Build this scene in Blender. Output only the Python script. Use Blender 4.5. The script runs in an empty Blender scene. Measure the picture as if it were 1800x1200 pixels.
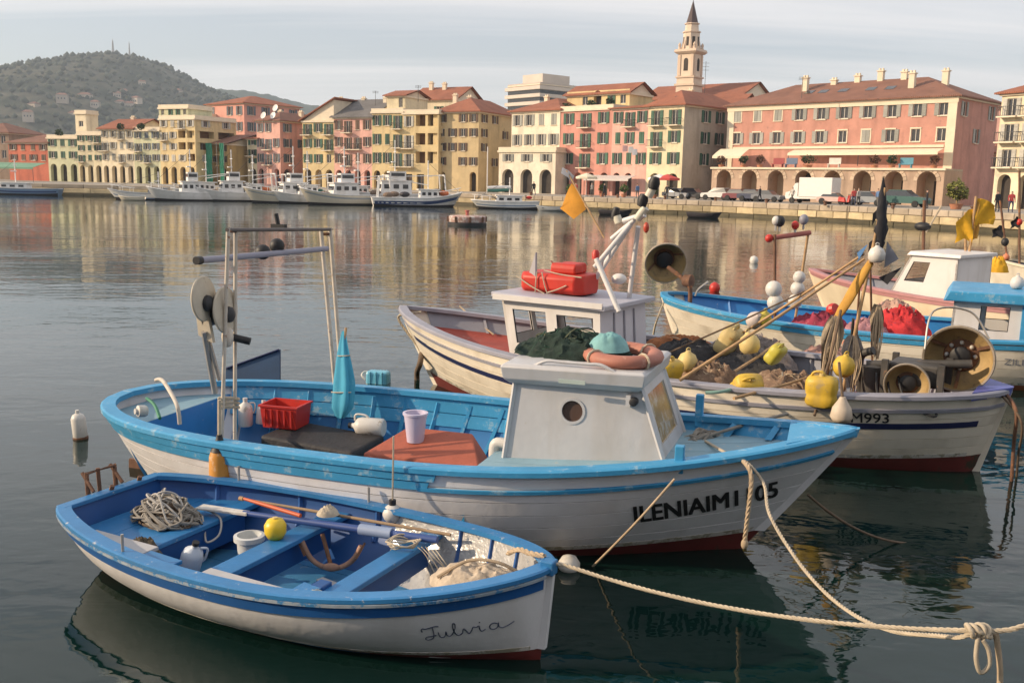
import bpy, math, random
from mathutils import Vector, Matrix, noise
V = Vector
RAD = math.radians
SC = bpy.context.scene
COL = SC.collection
random.seed(7)

# ---------------------------------------------------------------- camera
CAM_H, FPX, PITCH, ROLL = 3.2, 1700.0, RAD(9.35), RAD(1.2)
cam = bpy.data.cameras.new('camera')
cam.sensor_width = 36.0
cam.lens = 36.0 * FPX / 1800.0
cam.clip_end = 20000
cam.clip_start = 0.05
camo = bpy.data.objects.new('camera', cam)
COL.objects.link(camo)
RMAT = Matrix.Rotation(math.pi / 2 - PITCH, 3, 'X') @ Matrix.Rotation(ROLL, 3, 'Z')
camo.matrix_world = Matrix.Translation((0, 0, CAM_H)) @ RMAT.to_4x4()
SC.camera = camo

# ---------------------------------------------------------------- sky, sun, exposure
SUN_AZ, SUN_EL = RAD(-96), RAD(22)          # azimuth from +Y, clockwise positive
to_sun = V((math.sin(SUN_AZ) * math.cos(SUN_EL), math.cos(SUN_AZ) * math.cos(SUN_EL), math.sin(SUN_EL)))
world = bpy.data.worlds.new('World')
SC.world = world
world.use_nodes = True
wn, wl = world.node_tree.nodes, world.node_tree.links
wn.clear()
sky = wn.new('ShaderNodeTexSky')
sky.sky_type = 'NISHITA'
sky.sun_disc = False
sky.sun_elevation = SUN_EL
sky.sun_rotation = SUN_AZ
sky.air_density = 1.0
sky.dust_density = 1.2
sky.ozone_density = 2.0
wtc = wn.new('ShaderNodeTexCoord')
sep = wn.new('ShaderNodeSeparateXYZ')
wl.new(wtc.outputs['Generated'], sep.inputs[0])
def wmath(op, a, b=None):
    n = wn.new('ShaderNodeMath'); n.operation = op
    for i, q in enumerate((a, b)):
        if q is None: continue
        if isinstance(q, (int, float)): n.inputs[i].default_value = q
        else: wl.new(q, n.inputs[i])
    return n.outputs[0]
zz = wmath('ADD', wmath('MAXIMUM', sep.outputs[2], 0.0), 0.12)
cx = wmath('DIVIDE', sep.outputs[0], zz)
cy = wmath('DIVIDE', sep.outputs[1], zz)
comb = wn.new('ShaderNodeCombineXYZ')
wl.new(wmath('MULTIPLY', wmath('ADD', cx, wmath('MULTIPLY', cy, 0.10)), 0.16), comb.inputs[0])
wl.new(wmath('MULTIPLY', cy, 1.25), comb.inputs[1])
cn = wn.new('ShaderNodeTexNoise')
cn.inputs['Scale'].default_value = 1.15
cn.inputs['Detail'].default_value = 5.0
cn.inputs['Roughness'].default_value = 0.55
cn.inputs['Distortion'].default_value = 0.35
wl.new(comb.outputs[0], cn.inputs['Vector'])
cr = wn.new('ShaderNodeMapRange')
cr.inputs['From Min'].default_value = 0.36
cr.inputs['From Max'].default_value = 0.70
cr.inputs['To Min'].default_value = 0.34
cr.inputs['To Max'].default_value = 0.97
wl.new(cn.outputs['Fac'], cr.inputs['Value'])
mixc = wn.new('ShaderNodeMix'); mixc.data_type = 'RGBA'
wl.new(cr.outputs[0], mixc.inputs['Factor'])
wl.new(sky.outputs[0], mixc.inputs['A'])
mixc.inputs['B'].default_value = (9.3, 8.75, 8.45, 1)
bg = wn.new('ShaderNodeBackground')
bg.inputs['Strength'].default_value = 0.113
wl.new(mixc.outputs['Result'], bg.inputs['Color'])
wo = wn.new('ShaderNodeOutputWorld')
wl.new(bg.outputs[0], wo.inputs[0])

sund = bpy.data.lights.new('sun', 'SUN')
sund.energy = 4.9
sund.angle = RAD(0.6)
sund.color = (1.0, 0.78, 0.54)
suno = bpy.data.objects.new('sun', sund)
COL.objects.link(suno)
suno.rotation_euler = to_sun.to_track_quat('Z', 'Y').to_euler()
SC.view_settings.view_transform = 'Standard'
SC.view_settings.look = 'None'
SC.view_settings.exposure = 0.2
SC.view_settings.gamma = 1.0
SC.view_settings.use_curve_mapping = False
SC.cycles.max_bounces = 6
SC.cycles.caustics_reflective = False
SC.cycles.caustics_refractive = False
SC.cycles.sample_clamp_indirect = 6.0

# ---------------------------------------------------------------- survey helper: sight lines of the photograph
def ray(px, py):
    return RMAT @ V(((px - 900) / FPX, -(py - 600) / FPX, -1.0))
def at(px, py, z=0.0):
    d = ray(px, py); t = (z - CAM_H) / d.z
    return V((d.x * t, d.y * t, z))
def at_y(px, py, Y):
    d = ray(px, py); t = Y / d.y
    return V((d.x * t, Y, CAM_H + d.z * t))
def x_at(px, Y, z=1.5):
    # x of the column px at ground distance Y (height z)
    py = 330.0
    for _ in range(4):
        p = at_y(px, py, Y)
        py -= (z - p.z) * FPX / Y
    return at_y(px, py, Y).x

# ---------------------------------------------------------------- materials
MATS = {}
def mat(name, col, rough=0.6, var=0.12, scale=2.5, metal=0.0, bump=0.0, bscale=30.0, wear=None, wamt=0.62, wscale=6.0, spec=0.5, emit=None, streak=None, trans=0.0, island=0.0):
    if name in MATS: return MATS[name]
    m = bpy.data.materials.new(name); m.use_nodes = True
    nt = m.node_tree; N = nt.nodes; K = nt.links
    p = N['Principled BSDF']
    p.inputs['Roughness'].default_value = rough
    p.inputs['Metallic'].default_value = metal
    p.inputs['Specular IOR Level'].default_value = spec
    tc = N.new('ShaderNodeTexCoord')
    oi = N.new('ShaderNodeObjectInfo')
    add = N.new('ShaderNodeVectorMath'); add.operation = 'ADD'
    K.new(tc.outputs['Object'], add.inputs[0])
    mul = N.new('ShaderNodeMath'); mul.operation = 'MULTIPLY'; mul.inputs[1].default_value = 37.0
    K.new(oi.outputs['Random'], mul.inputs[0]); K.new(mul.outputs[0], add.inputs[1])
    ns = N.new('ShaderNodeTexNoise'); ns.inputs['Scale'].default_value = scale; ns.inputs['Detail'].default_value = 6
    ns.inputs['Roughness'].default_value = 0.65
    K.new(add.outputs[0], ns.inputs['Vector'])
    rp = N.new('ShaderNodeMapRange')
    rp.inputs['From Min'].default_value = 0.25; rp.inputs['From Max'].default_value = 0.75
    rp.inputs['To Min'].default_value = 1.0 - var; rp.inputs['To Max'].default_value = 1.0 + var
    K.new(ns.outputs['Fac'], rp.inputs['Value'])
    last = rp.outputs[0]
    if island:
        mr = N.new('ShaderNodeMapRange')
        mr.inputs['To Min'].default_value = 1.0 - island; mr.inputs['To Max'].default_value = 1.0 + island
        K.new(oi.outputs['Random'], mr.inputs['Value'])
        mm = N.new('ShaderNodeMath'); mm.operation = 'MULTIPLY'
        K.new(last, mm.inputs[0]); K.new(mr.outputs[0], mm.inputs[1]); last = mm.outputs[0]
    cm = N.new('ShaderNodeVectorMath'); cm.operation = 'SCALE'
    cm.inputs[0].default_value = col[:3]
    K.new(last, cm.inputs['Scale'])
    cout = cm.outputs[0]
    if streak:
        # rain and rust streaks running down
        mp = N.new('ShaderNodeMapping'); mp.inputs['Scale'].default_value = streak[2]
        K.new(add.outputs[0], mp.inputs['Vector'])
        n2 = N.new('ShaderNodeTexNoise'); n2.inputs['Scale'].default_value = 1.0; n2.inputs['Detail'].default_value = 4
        K.new(mp.outputs[0], n2.inputs['Vector'])
        r2 = N.new('ShaderNodeMapRange'); r2.inputs['From Min'].default_value = 0.5; r2.inputs['From Max'].default_value = 0.78
        r2.inputs['To Max'].default_value = streak[1]
        K.new(n2.outputs['Fac'], r2.inputs['Value'])
        mx = N.new('ShaderNodeMix'); mx.data_type = 'RGBA'
        K.new(r2.outputs[0], mx.inputs['Factor']); K.new(cout, mx.inputs['A'])
        mx.inputs['B'].default_value = (*streak[0], 1); cout = mx.outputs['Result']
    if wear:
        n3 = N.new('ShaderNodeTexNoise'); n3.inputs['Scale'].default_value = wscale; n3.inputs['Detail'].default_value = 8
        n3.inputs['Roughness'].default_value = 0.75
        K.new(add.outputs[0], n3.inputs['Vector'])
        r3 = N.new('ShaderNodeMapRange'); r3.inputs['From Min'].default_value = wamt; r3.inputs['From Max'].default_value = wamt + 0.06
        K.new(n3.outputs['Fac'], r3.inputs['Value'])
        mx = N.new('ShaderNodeMix'); mx.data_type = 'RGBA'
        K.new(r3.outputs[0], mx.inputs['Factor']); K.new(cout, mx.inputs['A'])
        mx.inputs['B'].default_value = (*wear, 1); cout = mx.outputs['Result']
    K.new(cout, p.inputs['Base Color'])
    if bump:
        nb = N.new('ShaderNodeTexNoise'); nb.inputs['Scale'].default_value = bscale; nb.inputs['Detail'].default_value = 5
        K.new(add.outputs[0], nb.inputs['Vector'])
        b = N.new('ShaderNodeBump'); b.inputs['Strength'].default_value = bump; b.inputs['Distance'].default_value = 0.4 / bscale
        K.new(nb.outputs['Fac'], b.inputs['Height']); K.new(b.outputs[0], p.inputs['Normal'])
    if trans: p.inputs['Transmission Weight'].default_value = trans
    if emit:
        p.inputs['Emission Color'].default_value = (*emit[0], 1); p.inputs['Emission Strength'].default_value = emit[1]
    MATS[name] = m
    return m

def srgb(r, g, b, k=1.0):
    f = lambda c: ((c / 255.0) / 12.92 if c <= 10 else (((c / 255.0) + 0.055) / 1.055) ** 2.4)
    return (f(r) * k, f(g) * k, f(b) * k)

# ---------------------------------------------------------------- mesh helpers
class MB:
    def __init__(s): s.v = []; s.f = []
    def add(s, vs, fs, M=None):
        o = len(s.v)
        s.v += [tuple(M @ V(p)) if M else tuple(p) for p in vs]
        s.f += [tuple(i + o for i in f) for f in fs]
        return s
    def hexa(s, p):      # 8 corners: bottom ccw 0-3, top ccw 4-7
        return s.add(p, [(3, 2, 1, 0), (4, 5, 6, 7), (0, 1, 5, 4), (1, 2, 6, 5), (2, 3, 7, 6), (3, 0, 4, 7)])
    def box(s, c, d, M=None):
        x, y, z = c; a, b, h = d[0] / 2, d[1] / 2, d[2] / 2
        vs = [(x-a,y-b,z-h),(x+a,y-b,z-h),(x+a,y+b,z-h),(x-a,y+b,z-h),(x-a,y-b,z+h),(x+a,y-b,z+h),(x+a,y+b,z+h),(x-a,y+b,z+h)]
        return s.add(vs, [(3, 2, 1, 0), (4, 5, 6, 7), (0, 1, 5, 4), (1, 2, 6, 5), (2, 3, 7, 6), (3, 0, 4, 7)], M)
    def loft(s, rings, closed=True, cap=True, M=None):
        n = len(rings[0]); vs = [p for r in rings for p in r]; fs = []
        for i in range(len(rings) - 1):
            for j in range(n if closed else n - 1):
                k = (j + 1) % n
                fs.append((i*n+j, i*n+k, (i+1)*n+k, (i+1)*n+j))
        if cap and closed:
            fs.append(tuple(range(n - 1, -1, -1))); fs.append(tuple((len(rings)-1)*n + j for j in range(n)))
        return s.add(vs, fs, M)
    def lathe(s, prof, n=16, M=None, cap=True):   # prof: (r, z)
        rings = [[(max(r, 1e-4) * math.cos(2*math.pi*j/n), max(r, 1e-4) * math.sin(2*math.pi*j/n), z) for j in range(n)] for r, z in prof]
        return s.loft(rings, True, cap, M)
    def tube(s, path, r, n=8, cap=True):
        path = [V(p) for p in path]; m = len(path)
        rr = r if isinstance(r, (list, tuple)) else [r] * m
        t0 = (path[1] - path[0]).normalized()
        up = V((0, 0, 1)) if abs(t0.z) < 0.9 else V((1, 0, 0))
        a = t0.cross(up).normalized(); rings = []
        for i in range(m):
            t = (path[min(i+1, m-1)] - path[max(i-1, 0)])
            t = t.normalized() if t.length > 1e-9 else t0
            a = (a - t * a.dot(t))
            a = a.normalized() if a.length > 1e-6 else t.orthogonal().normalized()
            b = t.cross(a)
            rings.append([path[i] + (a * math.cos(2*math.pi*j/n) + b * math.sin(2*math.pi*j/n)) * rr[i] for j in range(n)])
        return s.loft(rings, True, cap)
    def ball(s, c, r, n=12, sq=(1, 1, 1)):
        prof = []
        m = max(6, n // 2 + 2)
        rings = []
        for i in range(m + 1):
            a = -math.pi / 2 + math.pi * i / m
            rr = max(math.cos(a), 1e-3) * r
            rings.append([(c[0] + rr*math.cos(2*math.pi*j/n)*sq[0], c[1] + rr*math.sin(2*math.pi*j/n)*sq[1], c[2] + r*math.sin(a)*sq[2]) for j in range(n)])
        return s.loft(rings)
    def mesh(s, name, m=None, smooth=None):
        me = bpy.data.meshes.new(name)
        me.from_pydata([tuple(p) for p in s.v], [], s.f)
        me.update()
        if smooth is not None:
            me.polygons.foreach_set('use_smooth', [True] * len(me.polygons))
            if smooth < 180: me.set_sharp_from_angle(angle=RAD(smooth))
        if m: me.materials.append(m)
        return me
    def build(s, name, m, parent=None, smooth=None, bevel=0, loc=None, M=None):
        return link(name, s.mesh(name, m, smooth), parent, bevel, loc, M)

def link(name, me, parent=None, bevel=0, loc=None, M=None):
    o = bpy.data.objects.new(name, me)
    COL.objects.link(o)
    if parent: o.parent = parent
    if loc is not None: o.location = loc
    if M is not None: o.matrix_local = M
    if bevel:
        b = o.modifiers.new('bevel', 'BEVEL'); b.width = bevel; b.segments = 2; b.limit_method = 'ANGLE'
    return o
def tag(o, label=None, cat=None, group=None, kind=None):
    if label: o['label'] = label
    if cat: o['category'] = cat
    if group: o['group'] = group
    if kind: o['kind'] = kind
    return o
def empty(name, loc, rz=0.0, label=None, cat=None, group=None):
    o = bpy.data.objects.new(name, None); COL.objects.link(o)
    o.location = loc; o.rotation_euler = (0, 0, rz); o.empty_display_size = 0.3
    return tag(o, label, cat, group)
def copy_tree(o, parent=None):
    c = o.copy(); COL.objects.link(c)
    if parent: c.parent = parent
    for ch in list(o.children): copy_tree(ch, c)
    return c
def spline(pts, n=8):
    P = [V(p) for p in pts]; out = []
    for i in range(len(P) - 1):
        p0 = P[max(i-1, 0)]; p1 = P[i]; p2 = P[i+1]; p3 = P[min(i+2, len(P)-1)]
        for k in range(n):
            t = k / n
            out.append(0.5 * ((2*p1) + (p2-p0)*t + (2*p0-5*p1+4*p2-p3)*t*t + (3*p1-p0-3*p2+p3)*t**3))
    out.append(P[-1]); return out
def sag(a, b, d, n=24):
    a, b = V(a), V(b)
    return [a.lerp(b, i / n) - V((0, 0, 4 * d * (i/n) * (1 - i/n))) for i in range(n + 1)]
def lerp(a, b, t): return a + (b - a) * t
def fr(p, q):    # frame matrix looking along q from p (local z -> q)
    return Matrix.Translation(p) @ V(q).to_track_quat('Z', 'Y').to_matrix().to_4x4()
# ================================================================ SETTING
QZ = 1.55
# --- water
def water_mat():
    m = bpy.data.materials.new('harbour_water'); m.use_nodes = True
    N = m.node_tree.nodes; K = m.node_tree.links; p = N['Principled BSDF']
    p.inputs['Base Color'].default_value = (0.003, 0.016, 0.0135, 1)
    p.inputs['Roughness'].default_value = 0.03
    p.inputs['IOR'].default_value = 1.43
    tc = N.new('ShaderNodeTexCoord')
    hs = None
    for (sx, sy, rot, sc, amp, det, dist) in ((0.55, 1.0, 12, 0.55, 0.026, 2, 0.5), (0.5, 1.0, -18, 1.7, 0.019, 3, 0.6), (0.7, 1.0, 30, 5.5, 0.0056, 2, 0.3)):
        mp = N.new('ShaderNodeMapping'); mp.inputs['Scale'].default_value = (sx, sy, 1); mp.inputs['Rotation'].default_value = (0, 0, RAD(rot))
        K.new(tc.outputs['Object'], mp.inputs['Vector'])
        n = N.new('ShaderNodeTexNoise'); n.inputs['Scale'].default_value = sc; n.inputs['Detail'].default_value = det; n.inputs['Distortion'].default_value = dist
        K.new(mp.outputs[0], n.inputs['Vector'])
        a = N.new('ShaderNodeMath'); a.operation = 'MULTIPLY'; a.inputs[1].default_value = amp
        K.new(n.outputs['Fac'], a.inputs[0])
        if hs is None: hs = a.outputs[0]
        else:
            q = N.new('ShaderNodeMath'); q.operation = 'ADD'; K.new(hs, q.inputs[0]); K.new(a.outputs[0], q.inputs[1]); hs = q.outputs[0]
    # wind patches: ripples stronger here, weaker there
    n = N.new('ShaderNodeTexNoise'); n.inputs['Scale'].default_value = 0.07; n.inputs['Detail'].default_value = 3
    mp = N.new('ShaderNodeMapping'); mp.inputs['Scale'].default_value = (0.6, 1.4, 1); K.new(tc.outputs['Object'], mp.inputs['Vector']); K.new(mp.outputs[0], n.inputs['Vector'])
    r = N.new('ShaderNodeMapRange'); r.inputs['From Min'].default_value = 0.35; r.inputs['From Max'].default_value = 0.65
    r.inputs['To Min'].default_value = 0.22; r.inputs['To Max'].default_value = 1.0; K.new(n.outputs['Fac'], r.inputs['Value'])
    q = N.new('ShaderNodeMath'); q.operation = 'MULTIPLY'; K.new(hs, q.inputs[0]); K.new(r.outputs[0], q.inputs[1])
    b = N.new('ShaderNodeBump'); b.inputs['Strength'].default_value = 1.0; b.inputs['Distance'].default_value = 1.0
    K.new(q.outputs[0], b.inputs['Height']); K.new(b.outputs[0], p.inputs['Normal'])
    return m
tag(MB().add([(-900, -60, 0), (900, -60, 0), (900, 190, 0), (-900, 190, 0)], [(0, 1, 2, 3)]).build('water', water_mat()), kind='structure')

# --- far quay: edge line, paved ground, stone wall
EDGE = [V((-420, 143, 0)), V((-72, 141, 0)), V((-43, 140, 0)), V((-12, 136, 0)), V((1.5, 124, 0)), V((22.2, 110, 0)), V((32.5, 94.5, 0)), V((38, 81.5, 0)), V((43, 66, 0)), V((60, 20, 0)), V((64, -60, 0))]
m_quaytop = mat('quay_paving', (0.30, 0.27, 0.23), 0.85, 0.25, 0.25, bump=0.2, bscale=3)
g = MB()
vs = [(p.x, p.y, QZ) for p in EDGE]
far = [(3500, -60, QZ), (3500, 3500, QZ), (-3500, 3500, QZ), (-3500, 143, QZ)]
g.add(vs + far, [tuple(range(len(vs) + 4))])
gobj = g.build('ground', m_quaytop); tag(gobj, kind='structure')
m_qwall = mat('quay_wall_mortar', (0.20, 0.165, 0.12), 0.9, 0.3, 0.6)
m_qstone = mat('quay_stone', (0.40, 0.33, 0.25), 0.85, 0.22, 0.8, bump=0.4, bscale=6, island=0.22)
m_qstone2 = mat('quay_stone_low', (0.50, 0.40, 0.24), 0.85, 0.30, 0.9, bump=0.4, bscale=6, island=0.28)
m_weed = mat('weedy_stone', (0.075, 0.062, 0.03), 0.7, 0.4, 1.2, island=0.2)
wallb = MB()
for a, b in zip(EDGE[:-1], EDGE[1:]):
    wallb.add([(a.x, a.y, -1), (b.x, b.y, -1), (b.x, b.y, QZ - 0.004), (a.x, a.y, QZ - 0.004)], [(0, 1, 2, 3)])
qw = wallb.build('quay_wall', m_qwall)
tag(qw, kind='structure')
rnd = random.Random(3)
blk = {}
def stone_mesh(key, w, d, h, m):
    if key not in blk:
        mb = MB(); e = 0.05
        r = random.Random(hash(key) % 999)
        vs = []
        for (x, z) in ((-w/2, 0), (w/2, 0), (w/2, h), (-w/2, h)):
            vs.append((x, 0.3, z))
        for (x, z) in ((-w/2, 0), (w/2, 0), (w/2, h), (-w/2, h)):
            vs.append((x, -d + 0.05, z))
        for (x, z) in ((-w/2+e, e), (w/2-e, e), (w/2-e, h-e), (-w/2+e, h-e)):
            vs.append((x + r.uniform(-.02, .02), -d + r.uniform(-.03, .03), z + r.uniform(-.02, .02)))
        fs = []
        for o in (0, 4):
            for j in range(4):
                fs.append((o+j, o+(j+1) % 4, o+4+(j+1) % 4, o+4+j))
        fs.append((8, 9, 10, 11))
        mb.add(vs, fs)
        blk[key] = mb.mesh('stone_block', m)
    return blk[key]
nst = 0
for a, b in list(zip(EDGE[:-1], EDGE[1:]))[1:8]:
    d = (b - a); L = d.length; u = d.normalized()
    rz = math.atan2(u.y, u.x)
    far_seg = a.x < -5
    for (z0, h, dep, m, ml) in ((1.02, 0.56, 0.16, m_qstone, 1.5), (0.34, 0.64, 0.30, m_qstone2, 2.0), (-0.4, 0.70, 0.36, m_weed, 3.0)):
        s = 0.0
        if far_seg: ml = 5.0
        while s < L - 0.2:
            w = min(ml * rnd.choice((0.8, 1.0, 1.2)), L - s)
            key = (round(w, 1), z0, rnd.randint(0, 2))
            me = stone_mesh(key, key[0] - 0.05, dep, h, m)
            o = link('stone_block', me, qw, loc=a + u * (s + w/2) + V((0, 0, z0)))
            o.rotation_euler = (0, 0, rz)
            s += w; nst += 1

# --- the near quay the photographer stands on, plus an unseen warehouse added behind it to cut sky light
nq = MB().box((10, -20.4, 0.25), (140, 42, 2.6)); tag(nq.build('near_quay', m_quaytop), kind='structure')
# --- hills
def hill(name, Y, prof, depth, m, seed, rough, nx=150, ny=26):
    # prof: (px, py) skyline; the ridge stands at distance Y
    pts = [at_y(px, py, Y) for px, py in prof]
    xs = [p.x for p in pts]
    mb = MB(); x0, x1 = xs[0], xs[-1]
    def rz(x):
        for p, q in zip(pts[:-1], pts[1:]):
            if p.x <= x <= q.x:
                t = (x - p.x) / (q.x - p.x)
                t = t * t * (3 - 2 * t) * .5 + t * .5
                return lerp(p.z, q.z, t)
        return pts[-1].z
    vs = []
    for j in range(ny + 1):
        for i in range(nx + 1):
            x = lerp(x0, x1, i / nx); e = j / ny * 2 - 1
            base = rz(x)
            fall = (1 - abs(e) ** 1.25) if e < 0 else 1 - e * e * 0.8
            n1 = noise.fractal(V((x * 0.004 + seed, e * 2.2, 0)), 1.0, 2.0, 4)
            n2 = noise.noise(V((x * 0.06, e * 24, seed))) + 0.7 * noise.noise(V((x * 0.17, e * 60, seed)))
            y = Y + e * depth + n1 * depth * 0.12 * (1 - abs(e))
            sc = min(1, abs(e) * 4)
            z = base * max(fall, 0) + n1 * base * 0.10 * sc * (1 - abs(e)) + n2 * rough
            vs.append((x * y / Y if False else x, y, max(z, -2)))
    fs = []
    for j in range(ny):
        for i in range(nx):
            a = j * (nx + 1) + i
            fs.append((a, a + 1, a + nx + 2, a + nx + 1))
    mb.add(vs, fs)
    o = mb.build(name, m, smooth=180); tag(o, kind='structure'); return o
def hill_mat(name, c1, c2, sc):
    m = bpy.data.materials.new(name); m.use_nodes = True
    N = m.node_tree.nodes; K = m.node_tree.links; p = N['Principled BSDF']; p.inputs['Roughness'].default_value = 0.95
    p.inputs['Specular IOR Level'].default_value = 0.1
    tc = N.new('ShaderNodeTexCoord')
    n = N.new('ShaderNodeTexNoise'); n.inputs['Scale'].default_value = sc; n.inputs['Detail'].default_value = 8; n.inputs['Roughness'].default_value = 0.7
    K.new(tc.outputs['Object'], n.inputs['Vector'])
    r = N.new('ShaderNodeValToRGB'); r.color_ramp.elements[0].position = 0.40; r.color_ramp.elements[1].position = 0.66
    r.color_ramp.elements[0].color = (*c1, 1); r.color_ramp.elements[1].color = (*c2, 1)
    K.new(n.outputs['Fac'], r.inputs[0]); K.new(r.outputs[0], p.inputs['Base Color'])
    return m
HP = [(-420, 230), (-150, 175), (0, 133), (50, 118), (100, 106), (150, 99), (195, 96), (230, 99), (270, 112), (300, 124), (330, 143), (360, 156), (400, 170), (440, 182), (520, 205), (640, 240)]
hl = hill('wooded_hill', 1500, HP, 620, hill_mat('hill_scrub', (0.030, 0.038, 0.022), (0.13, 0.115, 0.08), 0.014), 1.3, 2.4, 260, 40)
HP2 = [(250, 185), (330, 168), (380, 158), (410, 160), (440, 162), (470, 166), (500, 174), (540, 184), (580, 190), (640, 200), (760, 215), (900, 240)]
hill('far_ridge', 2300, HP2, 500, hill_mat('ridge_scrub', (0.03, 0.05, 0.028), (0.075, 0.08, 0.05), 0.01), 4.1, 3.0, 160, 20)
# radio masts on the hilltop
m_mast = mat('mast_steel', (0.35, 0.34, 0.34), 0.6)
for (px, py0, py1, w, lab) in ((199, 97, 72, 3.0, 'taller lattice radio mast on the summit of the wooded hill'), (228, 101, 77, 1.8, 'thinner radio mast right of the taller one on the hilltop')):
    b0 = at_y(px, py0 + 3, 1500); t0 = at_y(px, py1, 1500); h = t0.z - b0.z
    r = empty('radio_mast', b0, 0, lab, 'mast')
    mb = MB()
    for sx, sy in ((-1, -1), (1, -1), (1, 1), (-1, 1)):
        mb.tube([(sx*w/2, sy*w/2, -2), (sx*w*0.12, sy*w*0.12, h)], 0.42, 4)
    mb.build('lattice_leg', m_mast, r)
    mb = MB()
    for k in range(7):
        z = h * k / 7; e = lerp(w/2, w*0.12, k/7); z2 = h*(k+1)/7; e2 = lerp(w/2, w*0.12, (k+1)/7)
        mb.tube([(-e, -e, z), (e2, -e2, z2)], 0.25, 4); mb.tube([(e, e, z), (-e2, e2, z2)], 0.25, 4)
    mb.build('lattice_brace', m_mast, r)
    MB().tube([(0, 0, h - 1), (0, 0, h + 3)], 0.3, 4).build('antenna', m_mast, r)
# ================================================================ BUILDINGS ALONG THE FAR QUAY
def stucco(name, c): return mat('stucco_' + name, c, 0.9, 0.20, 0.45, streak=((c[0]*.5, c[1]*.48, c[2]*.47), 0.62, (0.9, 0.9, 0.14)), wear=(c[0]*.72, c[1]*.75, c[2]*.8), wamt=.60, wscale=.8, bump=0.15, bscale=2.0)
S = {
 'yellow': stucco('yellow', (0.64, 0.50, 0.27)), 'pale': stucco('pale', (0.68, 0.59, 0.40)), 'cream': stucco('cream', (0.74, 0.64, 0.46)),
 'white': stucco('white', (0.74, 0.66, 0.52)), 'pink': stucco('pink', (0.66, 0.33, 0.26)), 'rose': stucco('rose', (0.70, 0.40, 0.33)), 'coral': stucco('coral', (0.56, 0.26, 0.205)),
 'red': stucco('red', (0.48, 0.14, 0.085)), 'ochre': stucco('ochre', (0.50, 0.34, 0.14)), 'green': stucco('green', (0.56, 0.55, 0.36)), 'tan': stucco('tan', (0.56, 0.43, 0.24)),
 'slate': stucco('slate', (0.34, 0.38, 0.44)), 'grey': stucco('grey', (0.42, 0.37, 0.30)), 'salmon': stucco('salmon', (0.50, 0.25, 0.195)), 'stone': stucco('stone', (0.46, 0.33, 0.24)), 'brown': stucco('brown', (0.30, 0.22, 0.16)),  # 'grey' is pale yellow stucco with shade put into its colour
}
m_trim = mat('cream_trim', (0.72, 0.62, 0.47), 0.85, 0.1, 1.0)
m_frame = mat('window_frame_paint', (0.62, 0.58, 0.52), 0.6, 0.1)
m_glass = mat('window_glass', (0.035, 0.035, 0.04), 0.12, 0.3, 0.7, spec=0.6)
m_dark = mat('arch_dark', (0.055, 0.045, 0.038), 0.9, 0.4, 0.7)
m_doorw = mat('door_wood', (0.16, 0.085, 0.04), 0.7, 0.3, 1.5)
m_backw = mat('arcade_plaster', (0.50, 0.40, 0.27), 0.9, 0.2, 0.5)
SH = {'g': mat('shutter_green', (0.035, 0.10, 0.065), 0.7, 0.3, 1.0, island=0.3), 'y': mat('shutter_grey', (0.30, 0.30, 0.27), 0.7, 0.2, 1.0, island=0.2),
      'b': mat('shutter_brown', (0.12, 0.07, 0.045), 0.7, 0.3, 1.0, island=0.3), 'l': mat('shutter_pale', (0.45, 0.43, 0.38), 0.7, 0.2, 1.0, island=0.15), 'k': mat('shutter_slate', (0.13, 0.15, 0.17), 0.7, 0.2, 1.0, island=0.2)}
m_iron = mat('wrought_iron', (0.04, 0.04, 0.042), 0.6)
def roofmat(name, c):
    m = mat(name, c, 0.85, 0.28, 0.45, bump=0.0, wear=(c[0]*.45, c[1]*.6, c[2]*.75), wamt=0.60, wscale=1.3)
    N = m.node_tree.nodes; K = m.node_tree.links
    tc = N.new('ShaderNodeTexCoord'); w = N.new('ShaderNodeTexWave'); w.inputs['Scale'].default_value = 1.3; w.inputs['Distortion'].default_value = 0.6
    K.new(tc.outputs['Object'], w.inputs['Vector'])
    b = N.new('ShaderNodeBump'); b.inputs['Strength'].default_value = 0.7; b.inputs['Distance'].default_value = 0.08
    K.new(w.outputs['Fac'], b.inputs['Height']); K.new(b.outputs[0], N['Principled BSDF'].inputs['Normal'])
    return m
m_tile = roofmat('terracotta_tiles', (0.31, 0.115, 0.065))
m_tile2 = roofmat('weathered_tiles', (0.23, 0.11, 0.075))
m_slate = roofmat('grey_slate', (0.16, 0.15, 0.145))
WC = {}
def cached(key, fn):
    if key not in WC: WC[key] = fn()
    return WC[key]
def win_mesh(w, h):
    mb = MB(); t = 0.07
    mb.box((-w/2 + t/2, 0, h/2), (t, 0.06, h)); mb.box((w/2 - t/2, 0, h/2), (t, 0.06, h))
    mb.box((0, 0, t/2), (w - 2*t, 0.06, t)); mb.box((0, 0, h - t/2), (w - 2*t, 0.06, t)); mb.box((0, 0, h/2), (0.06, 0.05, h - 2*t))
    return mb.mesh('window', m_frame)
def shutter_mesh(w, h, k):
    mb = MB(); mb.box((0, 0, h/2), (w, 0.04, h))
    for i in range(5): mb.box((0, -0.03, h * (i + 0.5) / 5), (w * 0.8, 0.03, h / 5 * 0.7))
    return mb.mesh('shutter', SH[k])
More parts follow.
